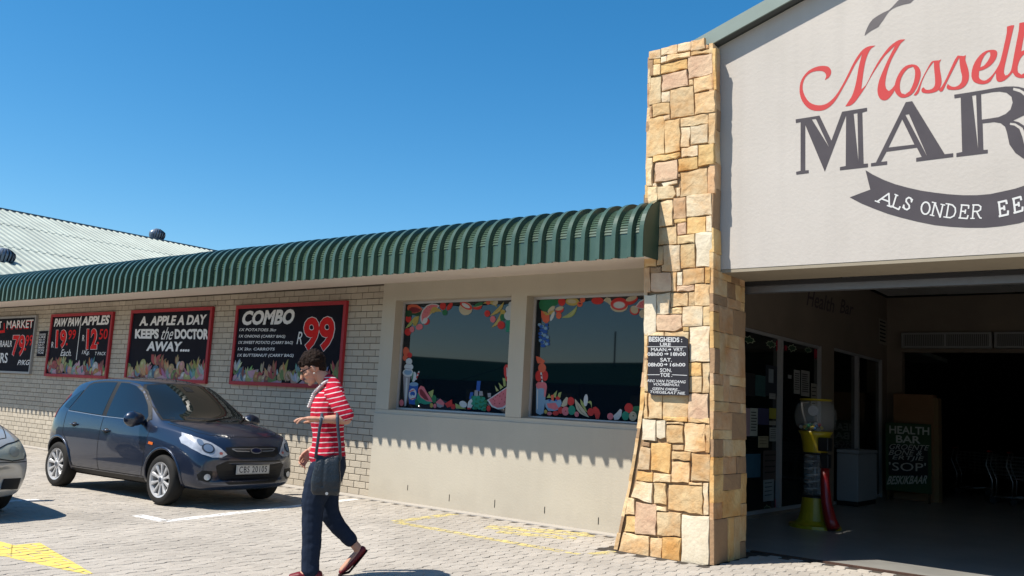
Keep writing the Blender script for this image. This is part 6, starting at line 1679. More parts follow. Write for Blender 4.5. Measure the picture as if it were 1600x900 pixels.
def blobs(par, x0, x1, z0, z1, seed, n, names=('painted_fruit',)):
    """band of painted fruit and leaves along the foot of a board"""
    rnd = random.Random(seed); pal = [(0.42, 0.22, 0.10), (0.45, 0.30, 0.14), (0.40, 0.12, 0.12), (0.50, 0.25, 0.28), (0.10, 0.24, 0.32), (0.20, 0.32, 0.36), (0.52, 0.52, 0.50), (0.14, 0.22, 0.12), (0.46, 0.38, 0.24), (0.30, 0.14, 0.10), (0.38, 0.40, 0.20)]
    k = 0
    for i in range(n):
        cx = x0 + (x1-x0)*(i+rnd.random())/n; h = (z1-z0); cz = z0 + h*rnd.uniform(0.02, 0.55)*(1-0.5*(i % 2)); c = rnd.choice(pal); kind = rnd.random()
        layers = []
        if kind < 0.45:      # leaf or banana fan
            for j in range(rnd.randint(3, 6)):
                a = rnd.uniform(40, 140); L = h*rnd.uniform(0.35, 0.6)
                ex, ez = cx+L*math.cos(math.radians(a)), cz+L*math.sin(math.radians(a)); cc = tuple(min(1, v*rnd.uniform(0.7, 1.3)) for v in c)
                layers.append((cc, crescent(cx, cz, ex, min(ez, z1), L*0.08, L*0.28)))
        elif kind < 0.8:
            r = h*rnd.uniform(0.16, 0.28); layers.append((tuple(v*0.6 for v in c), ell(cx, cz, r*1.1, r*1.1, 0, 14))); layers.append((c, ell(cx, cz+r*0.05, r, r, 0, 14))); layers.append((tuple(min(1, v*1.5) for v in c), ell(cx-r*0.3, cz+r*0.35, r*0.35, r*0.25, 30, 10)))
        else:                # cut melon
            r = h*rnd.uniform(0.25, 0.4); a = rnd.uniform(0, 60)
            layers.append(((0.30, 0.42, 0.36), ell(cx, cz, r, r, a, 12, 180, 360))); layers.append(((0.55, 0.36, 0.42), ell(cx, cz, r*0.86, r*0.86, a, 12, 180, 360)))
        mb = MB(); ms = []
        for c_, pts in layers:
            k += 1; m = mat('board_paint_%02d_%02d_%02d' % tuple(int(v*12) for v in c_), tuple(min(1, round(v*12)/12*1.05+0.02) for v in c_), 0.7, 0.2, nscale=14, namt=0.45, col2=tuple(v*0.6 for v in c_))
            if m not in ms: ms.append(m)
            mb.cur = ms.index(m)
            mb.poly([(min(max(a, x0), x1), YT-0.0015-0.00006*k, min(max(b, z0), z1)) for a, b in pts])
        mb.build(names[0], ms, par, facing=(0, -1, 0))
# board with COMBO
b1 = board(-13.13, -10.31, 1.52, 2.876, 'large red framed board reading COMBO R99 with a list of vegetables')
t1 = lambda x, y: (355+x/6.0, 460+y/6.0)
btext(b1, 'COMBO', 128, 290, 615, 280, 135, 145, bold=0.045, shear=0.22, tf=t1)
for s_, y0, x1, h in [('1X POTATOES 3kg', 352, 455, 34), ('1X ONIONS (CARRY BAG)', 412, 540, 34), ('1X SWEET POTATO (CARRY BAG)', 472, 612, 36), ('1X 2kg. CARROTS', 532, 440, 34), ('1X BUTTERNUT (CARRY BAG)', 592, 618, 36)]:
    btext(b1, s_, 112-(y0-352)*0.08, y0, x1, y0+2, h, h, bold=0.018, shear=0.25, tf=t1)
btext(b1, 'R', 650, 465, 700, 468, 115, 118, bold=0.0, shear=0.2, tf=t1)
btext(b1, '99', 700, 535, 1000, 540, 325, 340, m=M_bwhite, bold=0.052, shear=0.06, tf=t1, off=0.0012)
btext(b1, '99', 706, 529, 994, 533, 313, 327, m=M_bred, bold=0.038, shear=0.06, tf=t1, off=0.0026)
blobs(b1, -13.07, -10.37, 1.58, 1.97, 3, 62)
# board with the apple saying
b2 = board(-16.57, -13.83, 1.51, 2.878, 'red framed board reading A APPLE A DAY KEEPS THE DOCTOR AWAY')
t2 = lambda x, y: (195+x/6.667, 470+y/6.667)
for s_, x0, y0, x1, y1, h0, h1, bo, sh in [('A. APPLE A DAY', 148, 262, 838, 248, 98, 106, 0.04, 0.2), ('KEEPS', 105, 394, 352, 396, 100, 104, 0.05, 0.05), ('the', 365, 404, 485, 406, 128, 130, 0.0, 0.35), ('DOCTOR', 520, 398, 872, 404, 104, 112, 0.05, 0.02), ('AWAY....', 222, 522, 672, 532, 100, 104, 0.04, 0.2)]:
    btext(b2, s_, x0, y0, x1, y1, h0, h1, bold=bo, shear=sh, tf=t2)
blobs(b2, -16.51, -13.89, 1.57, 2.03, 11, 62)
# board with the pawpaw and apple prices
b3 = board(-19.89, -17.26, 1.52, 2.872, 'red framed board pricing PAWPAW at 19.99 and APPLES at 12.50')
t3 = lambda x, y: (0+x/6.921, 470+y/6.921)
btext(b3, 'PAW PAW', 583, 280, 862, 274, 88, 96, bold=0.04, shear=0.2, tf=t3); btext(b3, 'APPLES', 880, 268, 1172, 258, 98, 106, bold=0.04, shear=0.2, tf=t3)
for s_, x0, y0, x1, y1, h, bo, sh in [('19', 600, 515, 712, 512, 200, 0.04, 0.05), ('12', 932, 525, 1046, 522, 222, 0.04, 0.05)]:
    btext(b3, s_, x0-4, y0+4, x1+4, y1+4, h+8, h+8, bold=bo+0.01, shear=sh, tf=t3, off=0.0012); btext(b3, s_, x0, y0, x1, y1, h, h, m=M_bred, bold=bo, shear=sh, tf=t3, off=0.0026)
for s_, x0, y0, x1, y1, h in [('99', 735, 420, 815, 416, 105), ('50', 1070, 418, 1160, 414, 112), ('.', 710, 482, 732, 482, 26), ('.', 1045, 472, 1070, 472, 28)]:
    btext(b3, s_, x0, y0, x1, y1, h, h, m=M_bred, bold=0.01, shear=0.1, tf=t3, off=0.0026)
for s_, x0, y0, x1, h, sh in [('R', 555, 505, 578, 62, 0.1), ('R', 888, 435, 912, 66, 0.1), ('Each.', 652, 596, 768, 70, 0.3), ('1Kg.', 880, 590, 962, 55, 0.3), ('T PACK', 1020, 588, 1140, 36, 0.3)]:
    btext(b3, s_, x0, y0, x1, y0+1, h, h, bold=0.005, shear=sh, tf=t3)
a_ = onY(*t3(882, 155), YT); c_ = onY(*t3(828, 640), YT)
m_ = MB(); m_.quad((a_.x-0.012, YT-0.001, c_.z), (a_.x+0.012, YT-0.001, c_.z), (a_.x+0.012, YT-0.001, 2.81), (a_.x-0.012, YT-0.001, 2.81)); m_.build('dividing_line', M_bwhite, b3, facing=(0, -1, 0))
blobs(b3, -19.83, -17.32, 1.58, 1.98, 21, 56)
# meat board at the far left
b4 = board(-25.2, -20.6, 1.555, 2.868, 'grey framed board at the far left reading MARKET with a 79.99 price', M_gframe, 0.045)
btext(b4, 'MARKET', 78, 312, 352, 302, 86, 92, m=M_bred, bold=0.0, shear=0.05, tf=t3, off=0.0012)
btext(b4, 'MARKET', 70, 298, 358, 290, 82, 88, bold=0.01, shear=0.08, tf=t3, off=0.0026)
btext(b4, '79', 122, 602, 262, 602, 235, 238, bold=0.04, shear=0.08, tf=t3, off=0.0012); btext(b4, '79', 126, 598, 258, 598, 227, 230, m=M_bred, bold=0.03, shear=0.08, tf=t3, off=0.0026)
for s_, x0, y0, x1, h in [('99', 272, 490, 350, 120), ('.', 255, 540, 282, 30)]: btext(b4, s_, x0, y0, x1, y0-2, h, h, m=M_bred, bold=0.01, shear=0.1, tf=t3, off=0.0026)
for s_, x0, y0, x1, h, sh in [('KRAAL', -30, 500, 102, 70, 0.1), ('R', 105, 498, 128, 66, 0.1), ('ERS', -40, 674, 78, 110, 0.1), ('P/KG.', 186, 696, 322, 56, 0.35)]:
    btext(b4, s_, x0, y0, x1, y0-2, h, h, bold=0.015, shear=sh, tf=t3)
btext(b4, 'MEAT', -120, 300, 20, 296, 70, 74, bold=0.02, tf=t3, off=0.0026)
m_ = MB(); P = [(-130, 330), (40, 318), (42, 240), (50, 240), (52, 345), (-130, 360)]
m_.poly([Vector((lambda q_: (q_.x, YT-0.0012, q_.z))(onY(*t3(x, y), YT))) for x, y in P]); m_.build('red_flash', M_bred, b4, facing=(0, -1, 0))
# little hours board between two big ones
hb2 = empty('small_notice_board', (-20.25, YW, 1.95), 'small black notice board squeezed between two big price boards', 'sign')
p, q_ = onY(*t3(440, 328), YW-0.02), onY(*t3(520, 612), YW-0.02)
MB().box(-20.43, -20.06, YW-0.022, YW-0.002, q_.z+0.02, p.z).build('panel', M_board, hb2)
for j, s_ in enumerate(['BESIGHEIDS', 'URE', 'MAAN. VRY.', '08h00', 'SAT.', '08h00', 'SON', 'TOE']):
    b = MB(); z = p.z - 0.10 - j*(p.z-q_.z-0.12)/8
    put_text(b, s_, lambda u, v: (-20.40+0.30*u, YW-0.0235, z+0.045*v), bold=0.01); b.build('lettering', M_bwhite, hb2, facing=(0, -1, 0))
# ================================================================== the woman walking past
M_skin = mat('tanned_skin', (0.68, 0.37, 0.255), 0.55, 0.3, nscale=14, namt=0.35, col2=(0.58, 0.27, 0.18), bump=0.1, bscale=120)
M_hair = mat('dark_brown_hair', (0.014, 0.008, 0.006), 0.6, 0.12, nscale=45, namt=0.7, col2=(0.045, 0.022, 0.014), bump=0.5, bscale=110, stretch=(1, 1, 3))
M_jean = mat('navy_trousers', (0.020, 0.030, 0.055), 0.85, 0.1, nscale=5, namt=0.4, col2=(0.028, 0.040, 0.068), bump=0.2, bscale=18)
M_shoe = mat('dark_red_loafer', (0.20, 0.012, 0.020), 0.5, 0.4, nscale=12, namt=0.3)
M_sole = mat('dark_shoe_sole', (0.03, 0.01, 0.01), 0.8)
M_bag = mat('navy_leather', (0.018, 0.024, 0.032), 0.35, 0.45, nscale=6, namt=0.6, col2=(0.030, 0.040, 0.050), bump=0.35, bscale=60)
def striped(name, direction, pitch=0.036, duty=0.30, warp=0.010, phase=0.0):
    m = bpy.data.materials.new(name); m.use_nodes = True; n = m.node_tree.nodes; l = m.node_tree.links; b = n['Principled BSDF']
    b.inputs['Roughness'].default_value = 0.9; b.inputs['Specular IOR Level'].default_value = 0.15
    tc = n.new('ShaderNodeTexCoord'); d = n.new('ShaderNodeVectorMath'); d.operation = 'DOT_PRODUCT'; d.inputs[1].default_value = Vector(direction).normalized()
    l.new(tc.outputs['Object'], d.inputs[0])
    t = n.new('ShaderNodeTexNoise'); t.inputs['Scale'].default_value = 5.0; t.inputs['Detail'].default_value = 2; l.new(tc.outputs['Object'], t.inputs['Vector'])
    w = n.new('ShaderNodeMath'); w.operation = 'MULTIPLY_ADD'; w.inputs[1].default_value = warp*2; l.new(t.outputs[0], w.inputs[0]); l.new(d.outputs['Value'], w.inputs[2])
    k = n.new('ShaderNodeMath'); k.operation = 'MULTIPLY_ADD'; k.inputs[1].default_value = 1/pitch; k.inputs[2].default_value = phase; l.new(w.outputs[0], k.inputs[0])
    f = n.new('ShaderNodeMath'); f.operation = 'FRACT'; l.new(k.outputs[0], f.inputs[0])
    g = n.new('ShaderNodeMath'); g.operation = 'LESS_THAN'; g.inputs[1].default_value = duty; l.new(f.outputs[0], g.inputs[0])
    mx = n.new('ShaderNodeMix'); mx.data_type = 'RGBA'; mx.inputs[6].default_value = (0.38, 0.008, 0.028, 1); mx.inputs[7].default_value = (0.52, 0.46, 0.46, 1)
    l.new(g.outputs[0], mx.inputs[0]); l.new(mx.outputs[2], b.inputs['Base Color'])
    bp = n.new('ShaderNodeBump'); bp.inputs['Strength'].default_value = 0.6; bp.inputs['Distance'].default_value = 0.02
    t2 = n.new('ShaderNodeTexNoise'); t2.inputs['Scale'].default_value = 14; t2.inputs['Detail'].default_value = 3; l.new(tc.outputs['Object'], t2.inputs['Vector'])
    l.new(t2.outputs[0], bp.inputs['Height']); l.new(bp.outputs[0], b.inputs['Normal'])
    return m
PP = onZ(490, 903); _, _, dpt = depth_px(PP)
h_ = Vector((PP.x, PP.y)).normalized(); fw_ = Vector((-h_.y, h_.x))
KS = 208.0/(FPX/dpt)
person = empty('person', PP, 'woman in a red and white striped top and navy trousers walking left with a handbag', 'person', rz=math.atan2(fw_.y, fw_.x))
person.scale = (KS, KS, KS)
def limb(mb, pts, seg=16, rounded=True):
    """pts: (x, y, z, lateral radius, fore-aft radius); closed tapering limb lying mostly in the walking plane"""
    P = [Vector(p[:3]) for p in pts]; n = len(P); rings = []
    ext = []
    for i in range(n):
        t = (P[min(i+1, n-1)]-P[max(i-1, 0)]).normalized()
        L = Vector((0, 1, 0)); 
        if abs(t.y) > 0.85: L = Vector((0, 0, 1))
        L = (L - t*L.dot(t)).normalized(); F_ = t.cross(L); ext.append((P[i], t, L, F_, pts[i][3], pts[i][4]))
    seq = []
    if rounded:
        p, t, L, F_, a, b = ext[0]; r = min(a, b)
        for q_ in (0.25, 0.6, 0.86): seq.append((p - t*r*math.sqrt(1-q_*q_)*0.9, L, F_, a*q_, b*q_))
    for p, t, L, F_, a, b in ext: seq.append((p, L, F_, a, b))
    if rounded:
        p, t, L, F_, a, b = ext[-1]; r = min(a, b)
        for q_ in (0.86, 0.6, 0.25): seq.append((p + t*r*math.sqrt(1-q_*q_)*0.9, L, F_, a*q_, b*q_))
    vs = []
    for p, L, F_, a, b in seq:
        for k in range(seg):
            an = 2*math.pi*k/seg; vs.append(p + L*a*math.cos(an) + F_*b*math.sin(an))
    m_ = len(seq); fs = [(i*seg+k, i*seg+(k+1) % seg, (i+1)*seg+(k+1) % seg, (i+1)*seg+k) for i in range(m_-1) for k in range(seg)]
    fs += [tuple(reversed(range(seg))), tuple(range((m_-1)*seg, m_*seg))]
    mb.add(vs, fs)
def blob(mb, c, r, sq=(1, 1, 1), pitch=0.0, sub=2):
    bm = bmesh.new(); bmesh.ops.create_icosphere(bm, subdivisions=sub, radius=1)
    R_ = Matrix.Rotation(pitch, 3, 'Y')
    for v in bm.verts:
        q_ = R_ @ Vector((v.co.x*r*sq[0], v.co.y*r*sq[1], v.co.z*r*sq[2])); v.co = q_ + Vector(c)
    mb.addbm(bm)
def fuse(name, mb, m, parent, vox=0.005, smooth_it=4, disp=None):
    me = bpy.data.meshes.new(name); me.from_pydata(mb.v, [], mb.f)
    bm = bmesh.new(); bm.from_mesh(me); bmesh.ops.recalc_face_normals(bm, faces=bm.faces); bm.to_mesh(me); bm.free()
    ob = bpy.data.objects.new('tmp', me); C.objects.link(ob)
    r = ob.modifiers.new('r', 'REMESH'); r.mode = 'VOXEL'; r.voxel_size = vox; r.adaptivity = 0
    s_ = ob.modifiers.new('s', 'SMOOTH'); s_.factor = 0.5; s_.iterations = smooth_it
    dg = bpy.context.evaluated_depsgraph_get(); dg.update()
    out = bpy.data.meshes.new_from_object(ob.evaluated_get(dg)); bpy.data.objects.remove(ob)
    if disp:
        nrm_ = [v.normal.copy() for v in out.vertices]
        for v, n_ in zip(out.vertices, nrm_): v.co += n_*disp(v.co)
    out.materials.clear()
    o = link_mesh(name, out, m, parent, smooth=True, local=True); out.name = name
    return o
# ---- body: one continuous skin
HC = Vector((0.140, 0, 1.565)); PT = math.radians(33)       # head centre and its pitch forward
def hd(x, y, z):      # head space (x to the face, z to the crown) to the person's
    q_ = Matrix.Rotation(PT, 3, 'Y') @ Vector((x, y, z)); return HC + q_
bd = MB()
blob(bd, hd(-0.018, 0, 0.030), 0.1, (0.93, 0.74, 0.86), PT, 3)
blob(bd, hd(0.030, 0, -0.020), 0.1, (0.56, 0.60, 0.74), PT, 3)
blob(bd, hd(0.045, 0, -0.070), 0.1, (0.36, 0.46, 0.42), PT, 3)
blob(bd, hd(0.068, 0, -0.098), 0.1, (0.19, 0.26, 0.17), PT)
limb(bd, [hd(0.078, 0, 0.010).to_tuple() + (0.010, 0.010), hd(0.096, 0, -0.018).to_tuple() + (0.013, 0.012), hd(0.105, 0, -0.032).to_tuple() + (0.017, 0.012)], 10)
blob(bd, hd(0.085, 0, -0.062), 0.1, (0.11, 0.24, 0.055), PT); blob(bd, hd(0.082, 0, -0.074), 0.1, (0.11, 0.21, 0.05), PT)
for s_ in (-1, 1):
    blob(bd, hd(0.055, s_*0.036, -0.028), 0.1, (0.26, 0.22, 0.22), PT)
    blob(bd, hd(-0.008, s_*0.075, -0.012), 0.1, (0.16, 0.06, 0.30), PT+0.2)
    blob(bd, hd(0.078, s_*0.030, 0.018), 0.1, (0.10, 0.24, 0.07), PT)
    blob(bd, hd(0.076, s_*0.032, 0.000), 0.1, (0.10, 0.13, 0.07), PT)
limb(bd, [(-0.01, 0, 1.40, 0.062, 0.060), (0.035, 0, 1.47, 0.050, 0.052), (0.085, 0, 1.53, 0.048, 0.052)])
limb(bd, [(-0.03, 0, 0.84, 0.13, 0.075), (-0.03, 0, 0.98, 0.115, 0.075), (-0.02, 0, 1.12, 0.12, 0.08), (-0.02, 0, 1.28, 0.14, 0.08), (-0.02, 0, 1.36, 0.11, 0.06), (0.0, 0, 1.42, 0.07, 0.06)])
# near (left) arm: bent, the forearm level, hand forward
EL = Vector((-0.150, 0.235, 1.195)); WR = Vector((0.055, 0.265, 1.183))
limb(bd, [(-0.035, 0.155, 1.36, 0.036, 0.038), (-0.07, 0.200, 1.30, 0.036, 0.038), (-0.125, 0.230, 1.225, 0.036, 0.040), (-0.148, 0.236, 1.197, 0.036, 0.04)])
limb(bd, [(-0.150, 0.236, 1.190, 0.038, 0.036), (-0.08, 0.246, 1.190, 0.036, 0.036), (0.0, 0.258, 1.186, 0.029, 0.028), (0.055, 0.265, 1.183, 0.026, 0.021)])
limb(bd, [(0.050, 0.265, 1.183, 0.027, 0.019), (0.090, 0.268, 1.186, 0.038, 0.019), (0.130, 0.270, 1.186, 0.040, 0.017), (0.150, 0.270, 1.184, 0.036, 0.013)])
for k, (dy, L_, dz) in enumerate([(-0.030, 0.070, -0.010), (-0.010, 0.082, -0.004), (0.011, 0.078, -0.008), (0.030, 0.060, -0.016)]):
    y0 = 0.270+dy
    limb(bd, [(0.148, y0, 1.186, 0.0085, 0.009), (0.148+L_*0.45, y0*1.0+dy*0.08, 1.184+dz*0.2, 0.0080, 0.0085), (0.148+L_*0.78, y0+dy*0.1, 1.178+dz*0.8, 0.0073, 0.0075), (0.148+L_, y0+dy*0.1, 1.168+dz*1.4, 0.0062, 0.0062)], 10)
limb(bd, [(0.075, 0.240, 1.176, 0.013, 0.013), (0.110, 0.222, 1.166, 0.011, 0.011), (0.140, 0.217, 1.158, 0.0095, 0.0095), (0.158, 0.218, 1.154, 0.008, 0.008)], 10)
# far (right) arm: hanging a little forward, hand half closed
limb(bd, [(-0.03, -0.155, 1.36, 0.036, 0.038), (-0.055, -0.205, 1.25, 0.036, 0.038), (-0.05, -0.225, 1.13, 0.036, 0.038), (0.02, -0.225, 1.03, 0.033, 0.034), (0.085, -0.215, 0.945, 0.024, 0.027)])
limb(bd, [(0.085, -0.215, 0.945, 0.024, 0.026), (0.115, -0.212, 0.905, 0.020, 0.036), (0.135, -0.210, 0.872, 0.018, 0.038)])
for k in range(4):
    o_ = -0.027+0.018*k      # fingers side by side along the fore-aft line of the palm
    bx, bz = 0.140+o_*0.78, 0.866+o_*0.62
    limb(bd, [(bx, -0.210, bz, 0.0085, 0.0085), (bx+0.018, -0.204, bz-0.030, 0.0080, 0.0080), (bx+0.020, -0.190, bz-0.052, 0.0075, 0.0075), (bx+0.010, -0.178, bz-0.062, 0.0065, 0.0065)], 10)
limb(bd, [(0.130, -0.200, 0.925, 0.012, 0.012), (0.160, -0.190, 0.900, 0.0105, 0.0105), (0.176, -0.183, 0.872, 0.0095, 0.0095), (0.180, -0.180, 0.852, 0.008, 0.008)], 10)
# legs inside the trousers, ankles and feet
limb(bd, [(0.0, 0.085, 0.84, 0.07, 0.07), (0.035, 0.085, 0.66, 0.065, 0.068), (0.050, 0.08, 0.50, 0.052, 0.056), (0.02, 0.08, 0.30, 0.048, 0.052), (0.015, 0.08, 0.09, 0.034, 0.036), (0.02, 0.08, 0.055, 0.034, 0.04)])
limb(bd, [(0.0, 0.08, 0.045, 0.032, 0.03), (0.08, 0.083, 0.04, 0.036, 0.026), (0.14, 0.085, 0.03, 0.036, 0.018)])
limb(bd, [(-0.03, -0.085, 0.84, 0.07, 0.07), (-0.04, -0.085, 0.66, 0.063, 0.068), (-0.062, -0.08, 0.47, 0.052, 0.055), (-0.165, -0.08, 0.36, 0.046, 0.050), (-0.265, -0.08, 0.262, 0.033, 0.034), (-0.318, -0.08, 0.205, 0.032, 0.034)])
limb(bd, [(-0.335, -0.08, 0.195, 0.030, 0.030), (-0.270, -0.082, 0.125, 0.035, 0.026), (-0.205, -0.085, 0.048, 0.035, 0.018)])
body = fuse('body', bd, M_skin, person, 0.0036, 3)
# ---- hair, short and curly
hr = MB(); rnd = random.Random(4)
blob(hr, hd(-0.030, 0, 0.044), 0.1, (0.97, 0.83, 0.87), PT, 3)
blob(hr, hd(-0.066, 0, -0.012), 0.1, (0.42, 0.62, 0.62), PT, 3)
for k in range(420):
    a = rnd.uniform(0, 2*math.pi); b_ = rnd.uniform(-0.75, 1.0); cb = math.sqrt(1-b_*b_)
    x, y, z = cb*math.cos(a), cb*math.sin(a), b_
    lim = 0.10 if x < 0.1 else (0.10+0.55*min(1, (x-0.1)/0.5))
    if x < -0.45: lim = -0.62
    elif x < 0.1: lim = -0.38 if abs(y) < 0.5 else -0.30+0.5*max(0, x+0.2)
    if z < lim: continue
    p = hd(-0.026+x*0.092, y*0.078, 0.040+z*0.086)
    blob(hr, p, rnd.uniform(0.010, 0.017), (1.5, 0.9, 0.8), PT+0.8, 1)
for k in range(26):   # fringe and crown tufts
    y = rnd.uniform(-0.055, 0.055); p = hd(0.052+rnd.uniform(-0.008, 0.018), y, 0.068+rnd.uniform(-0.022, 0.012)); blob(hr, p, rnd.uniform(0.012, 0.018), (1, 1, 1), 0, 1)
fuse('hair', hr, M_hair, person, 0.0042, 1, lambda c: 0.0025*noise.noise(c*60)+0.0025*noise.noise(c*140))
# ---- face details
gl = MB()
for s_ in (-1, 1):
    P = [hd(0.093-0.018*abs(t)**2*1.0, s_*(0.034+0.026*math.cos(a)), 0.002+0.019*math.sin(a)) for a, t in [(2*math.pi*k/14, math.cos(2*math.pi*k/14)) for k in range(14)]]
    gl.add([tuple(p) for p in P], [tuple(range(14))])
    gl.tube([hd(0.082, s_*0.060, 0.008), hd(0.045, s_*0.077, 0.008), hd(0.0, s_*0.083, 0.004)], 0.0035, 6)
gl.tube([hd(0.095, -0.01, 0.008), hd(0.097, 0, 0.010), hd(0.095, 0.01, 0.008)], 0.003, 6)
gl.build('sunglasses', mat('sunglass_black', (0.006, 0.006, 0.007), 0.12, 0.6), person, local=True)
er = MB(); er.ball(tuple(hd(0.004, 0.084, -0.046)), 0.007, 2); er.build('earring', mat('pearl', (0.75, 0.72, 0.66), 0.25, 0.6), person, smooth=True, local=True)
# ---- striped top
sh = MB()
limb(sh, [(-0.028, 0, 0.905, 0.172, 0.140), (-0.030, 0, 0.985, 0.160, 0.125), (-0.022, 0, 1.08, 0.150, 0.118), (-0.008, 0, 1.18, 0.165, 0.130), (-0.004, 0, 1.26, 0.172, 0.132), (-0.018, 0, 1.34, 0.170, 0.115), (-0.030, 0, 1.40, 0.145, 0.092), (-0.016, 0, 1.445, 0.095, 0.070), (0.010, 0, 1.475, 0.068, 0.060)])
for s_ in (-1, 1): limb(sh, [(0.045, s_*0.065, 1.235, 0.062, 0.055), (0.052, s_*0.065, 1.215, 0.058, 0.056)])
limb(sh, [(-0.03, -0.130, 1.385, 0.055, 0.062), (-0.03, 0.130, 1.385, 0.055, 0.062)])
def folds(c): return 0.0040*noise.noise(Vector((c.x*9, c.y*9, c.z*16))) + 0.0022*noise.noise(c*34)
shirt = fuse('striped_top', sh, striped('striped_red_cotton', (0.08, 0, 1), 0.0375, 0.19), person, 0.0055, 5, folds)
for s_ in (1, -1):
    sl = MB()
    if s_ == 1: limb(sl, [(-0.030, 0.135, 1.390, 0.062, 0.066), (-0.055, 0.178, 1.350, 0.060, 0.066), (-0.095, 0.212, 1.285, 0.057, 0.066), (-0.138, 0.234, 1.215, 0.055, 0.066)])
    else: limb(sl, [(-0.030, -0.135, 1.390, 0.060, 0.064), (-0.050, -0.185, 1.33, 0.058, 0.062), (-0.058, -0.205, 1.25, 0.055, 0.058), (-0.055, -0.222, 1.16, 0.053, 0.056)])
    fuse('sleeve', sl, striped('striped_red_sleeve_%s' % ('near' if s_ == 1 else 'far'), (0.30, 0, 1), 0.036, 0.19, phase=0.3), shirt, 0.005, 4, folds)
# ---- lace scarf round the neckline
sc = MB(); P = []
for k in range(25):
    a = 2*math.pi*k/24; P.append(Vector((0.045+0.062*math.cos(a), 0.066*math.sin(a), 1.452-0.075*math.cos(a)*(1 if math.cos(a) > 0 else 0.6))))
for k, p in enumerate(P[:-1]):
    for j in range(3):
        q_ = P[k].lerp(P[k+1], j/3); sc.ball((q_.x, q_.y, q_.z), 0.0115+0.003*((k+j) % 2), 1)
for j in range(14):
    t = j/13
    for s_ in (-1, 1): sc.ball((0.104+0.030*t+0.008*(j % 2), s_*(0.016-0.004*t), 1.375-0.105*t), 0.0125, 1, (1, 0.8, 1))
sc.build('lace_scarf', mat('white_lace', (1.0, 0.96, 0.92), 0.9, 0.1, nscale=60, namt=0.8, col2=(0.62, 0.52, 0.50)), person, smooth=True, local=True)
# ---- trousers
tr = MB()
limb(tr, [(-0.035, 0, 0.74, 0.165, 0.125), (-0.040, 0, 0.82, 0.178, 0.140), (-0.035, 0, 0.90, 0.168, 0.130), (-0.025, 0, 0.95, 0.150, 0.112)])
limb(tr, [(-0.01, 0.085, 0.80, 0.092, 0.118), (0.022, 0.088, 0.68, 0.088, 0.108), (0.050, 0.086, 0.55, 0.074, 0.088), (0.045, 0.082, 0.44, 0.068, 0.078), (0.035, 0.080, 0.28, 0.064, 0.072), (0.032, 0.080, 0.12, 0.060, 0.068), (0.030, 0.080, 0.065, 0.060, 0.068)])
limb(tr, [(-0.045, -0.085, 0.80, 0.092, 0.118), (-0.045, -0.088, 0.66, 0.086, 0.105), (-0.062, -0.086, 0.54, 0.074, 0.085), (-0.085, -0.082, 0.455, 0.068, 0.076), (-0.150, -0.080, 0.375, 0.062, 0.066), (-0.225, -0.080, 0.300, 0.056, 0.058), (-0.256, -0.080, 0.272, 0.055, 0.056)])
fuse('trousers', tr, M_jean, person, 0.006, 5, lambda c: 0.006*noise.noise(Vector((c.x*7, c.y*7, c.z*11))) + 0.003*noise.noise(c*26))
# ---- loafers
def loafer(pts, sole, nm='shoe'):
    b = MB(); limb(b, pts); o = fuse(nm, b, M_shoe, person, 0.004, 3)
    b = MB(); limb(b, sole); fuse('sole', b, M_sole, o, 0.004, 1)
loafer([(-0.035, 0.08, 0.040, 0.035, 0.032), (0.03, 0.081, 0.034, 0.037, 0.027), (0.11, 0.084, 0.034, 0.043, 0.026), (0.165, 0.086, 0.026, 0.034, 0.018)], [(-0.045, 0.08, 0.009, 0.034, 0.008), (0.06, 0.083, 0.008, 0.040, 0.007), (0.185, 0.086, 0.009, 0.030, 0.007)])
loafer([(-0.350, -0.08, 0.200, 0.034, 0.032), (-0.305, -0.081, 0.140, 0.037, 0.028), (-0.245, -0.084, 0.070, 0.042, 0.026), (-0.200, -0.086, 0.030, 0.034, 0.018)], [(-0.385, -0.08, 0.195, 0.033, 0.008), (-0.325, -0.082, 0.112, 0.038, 0.007), (-0.262, -0.084, 0.030, 0.036, 0.007), (-0.185, -0.086, 0.008, 0.030, 0.006)])
# ---- watch
wt = MB(); P = [Vector((0.030, 0.262+0.031*math.cos(a), 1.185+0.028*math.sin(a))) for a in [2*math.pi*k/16 for k in range(17)]]
wt.tube(P, 0.0055, 6, False); wt.tube([p+Vector((0.008, 0, 0)) for p in P], 0.005, 6, False); wo_ = wt.build('watch', mat('watch_strap', (0.30, 0.32, 0.26), 0.5), person, smooth=True, local=True)
b = MB(); b.lathe([(0, 0), (0.016, 0.0), (0.016, 0.007), (0, 0.007)], (0.035, 0.292, 1.190), 14, 'Y'); b.build('watch_case', M_alloy, wo_, local=True)
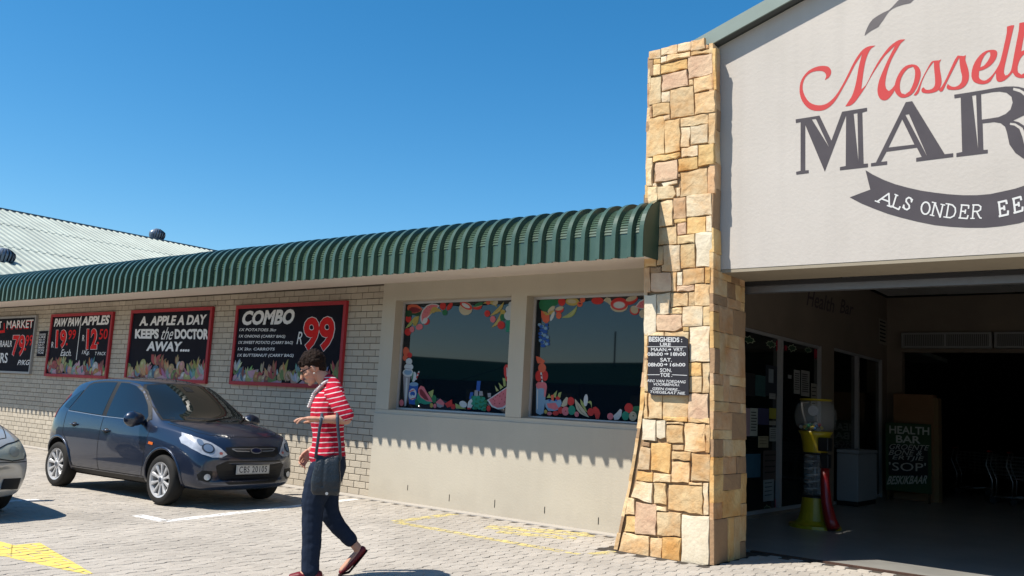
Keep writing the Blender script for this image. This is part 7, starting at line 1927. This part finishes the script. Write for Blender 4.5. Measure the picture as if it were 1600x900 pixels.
# ---- handbag hung on the forearm: a thing of its own
bagr = empty('handbag', PP, 'dark navy leather handbag hanging by its straps from the woman\'s forearm', 'handbag', rz=person.rotation_euler.z)
bagr.scale = (KS, KS, KS)
bg_ = MB()
prof_b = [(0.64, 0.090, 0.046), (0.665, 0.104, 0.058), (0.74, 0.106, 0.060), (0.82, 0.097, 0.052), (0.88, 0.092, 0.038), (0.915, 0.094, 0.022)]
vs = []; sg_ = 28
for z, a, b_ in prof_b:
    for k in range(sg_):
        t = 2*math.pi*k/sg_; ct, st_ = math.cos(t), math.sin(t); e = 0.45
        vs.append((-0.035+a*math.copysign(abs(ct)**e, ct), 0.255+b_*math.copysign(abs(st_)**e, st_), z + (0.018*abs(ct) if z > 0.9 else 0)))
fs = [(i*sg_+k, i*sg_+(k+1) % sg_, (i+1)*sg_+(k+1) % sg_, (i+1)*sg_+k) for i in range(len(prof_b)-1) for k in range(sg_)] + [tuple(reversed(range(sg_))), tuple(range((len(prof_b)-1)*sg_, len(prof_b)*sg_))]
bg_.add(vs, fs)
fuse('bag_body', bg_, M_bag, bagr, 0.005, 3, lambda c: 0.006*noise.noise(Vector((c.x*14, c.y*10, c.z*9))) - 0.006*math.exp(-((c.x+0.01)/0.012)**2)*(1 if c.z > 0.70 else 0))
for dy in (0.030, -0.030):
    st2 = MB()
    for (x0, x1) in ((0.035, 0.010), (-0.105, -0.075)): pass
    top = [(0.045, 0.262, 1.222), (0.0, 0.258, 1.228), (-0.04, 0.252, 1.232), (-0.085, 0.247, 1.236)]
    path = [(0.055, 0.255+dy, 0.90), (0.050, 0.255+dy*1.1, 1.0), (0.043, 0.262+dy*1.15, 1.12), (0.035, 0.262+dy*1.2, 1.19), (0.035, 0.262+dy*0.3, 1.226)]
    st2.tube(path, [(0.006, 0.011)]*len(path), 8)
    path = [(-0.125, 0.255+dy, 0.90), (-0.112, 0.255+dy*1.1, 1.0), (-0.090, 0.252+dy*1.25, 1.12), (-0.078, 0.248+dy*1.35, 1.20), (-0.075, 0.247+dy*0.4, 1.238)]
    st2.tube(path, [(0.006, 0.011)]*len(path), 8)
    path = [(0.035, 0.262+dy*0.3, 1.226), (-0.02, 0.255+dy*0.3, 1.232), (-0.075, 0.247+dy*0.4, 1.238)]
    st2.build('strap', mat('strap_leather', (0.05, 0.065, 0.09), 0.45), bagr, smooth=True, local=True)
bd_ = MB(); bd_.lathe([(0, 0.0), (0.011, 0.0), (0.011, 0.004), (0, 0.004)], (-0.045, 0.317, 0.655), 10, 'Y'); bd_.build('bag_badge', M_alloy, bagr, local=True)
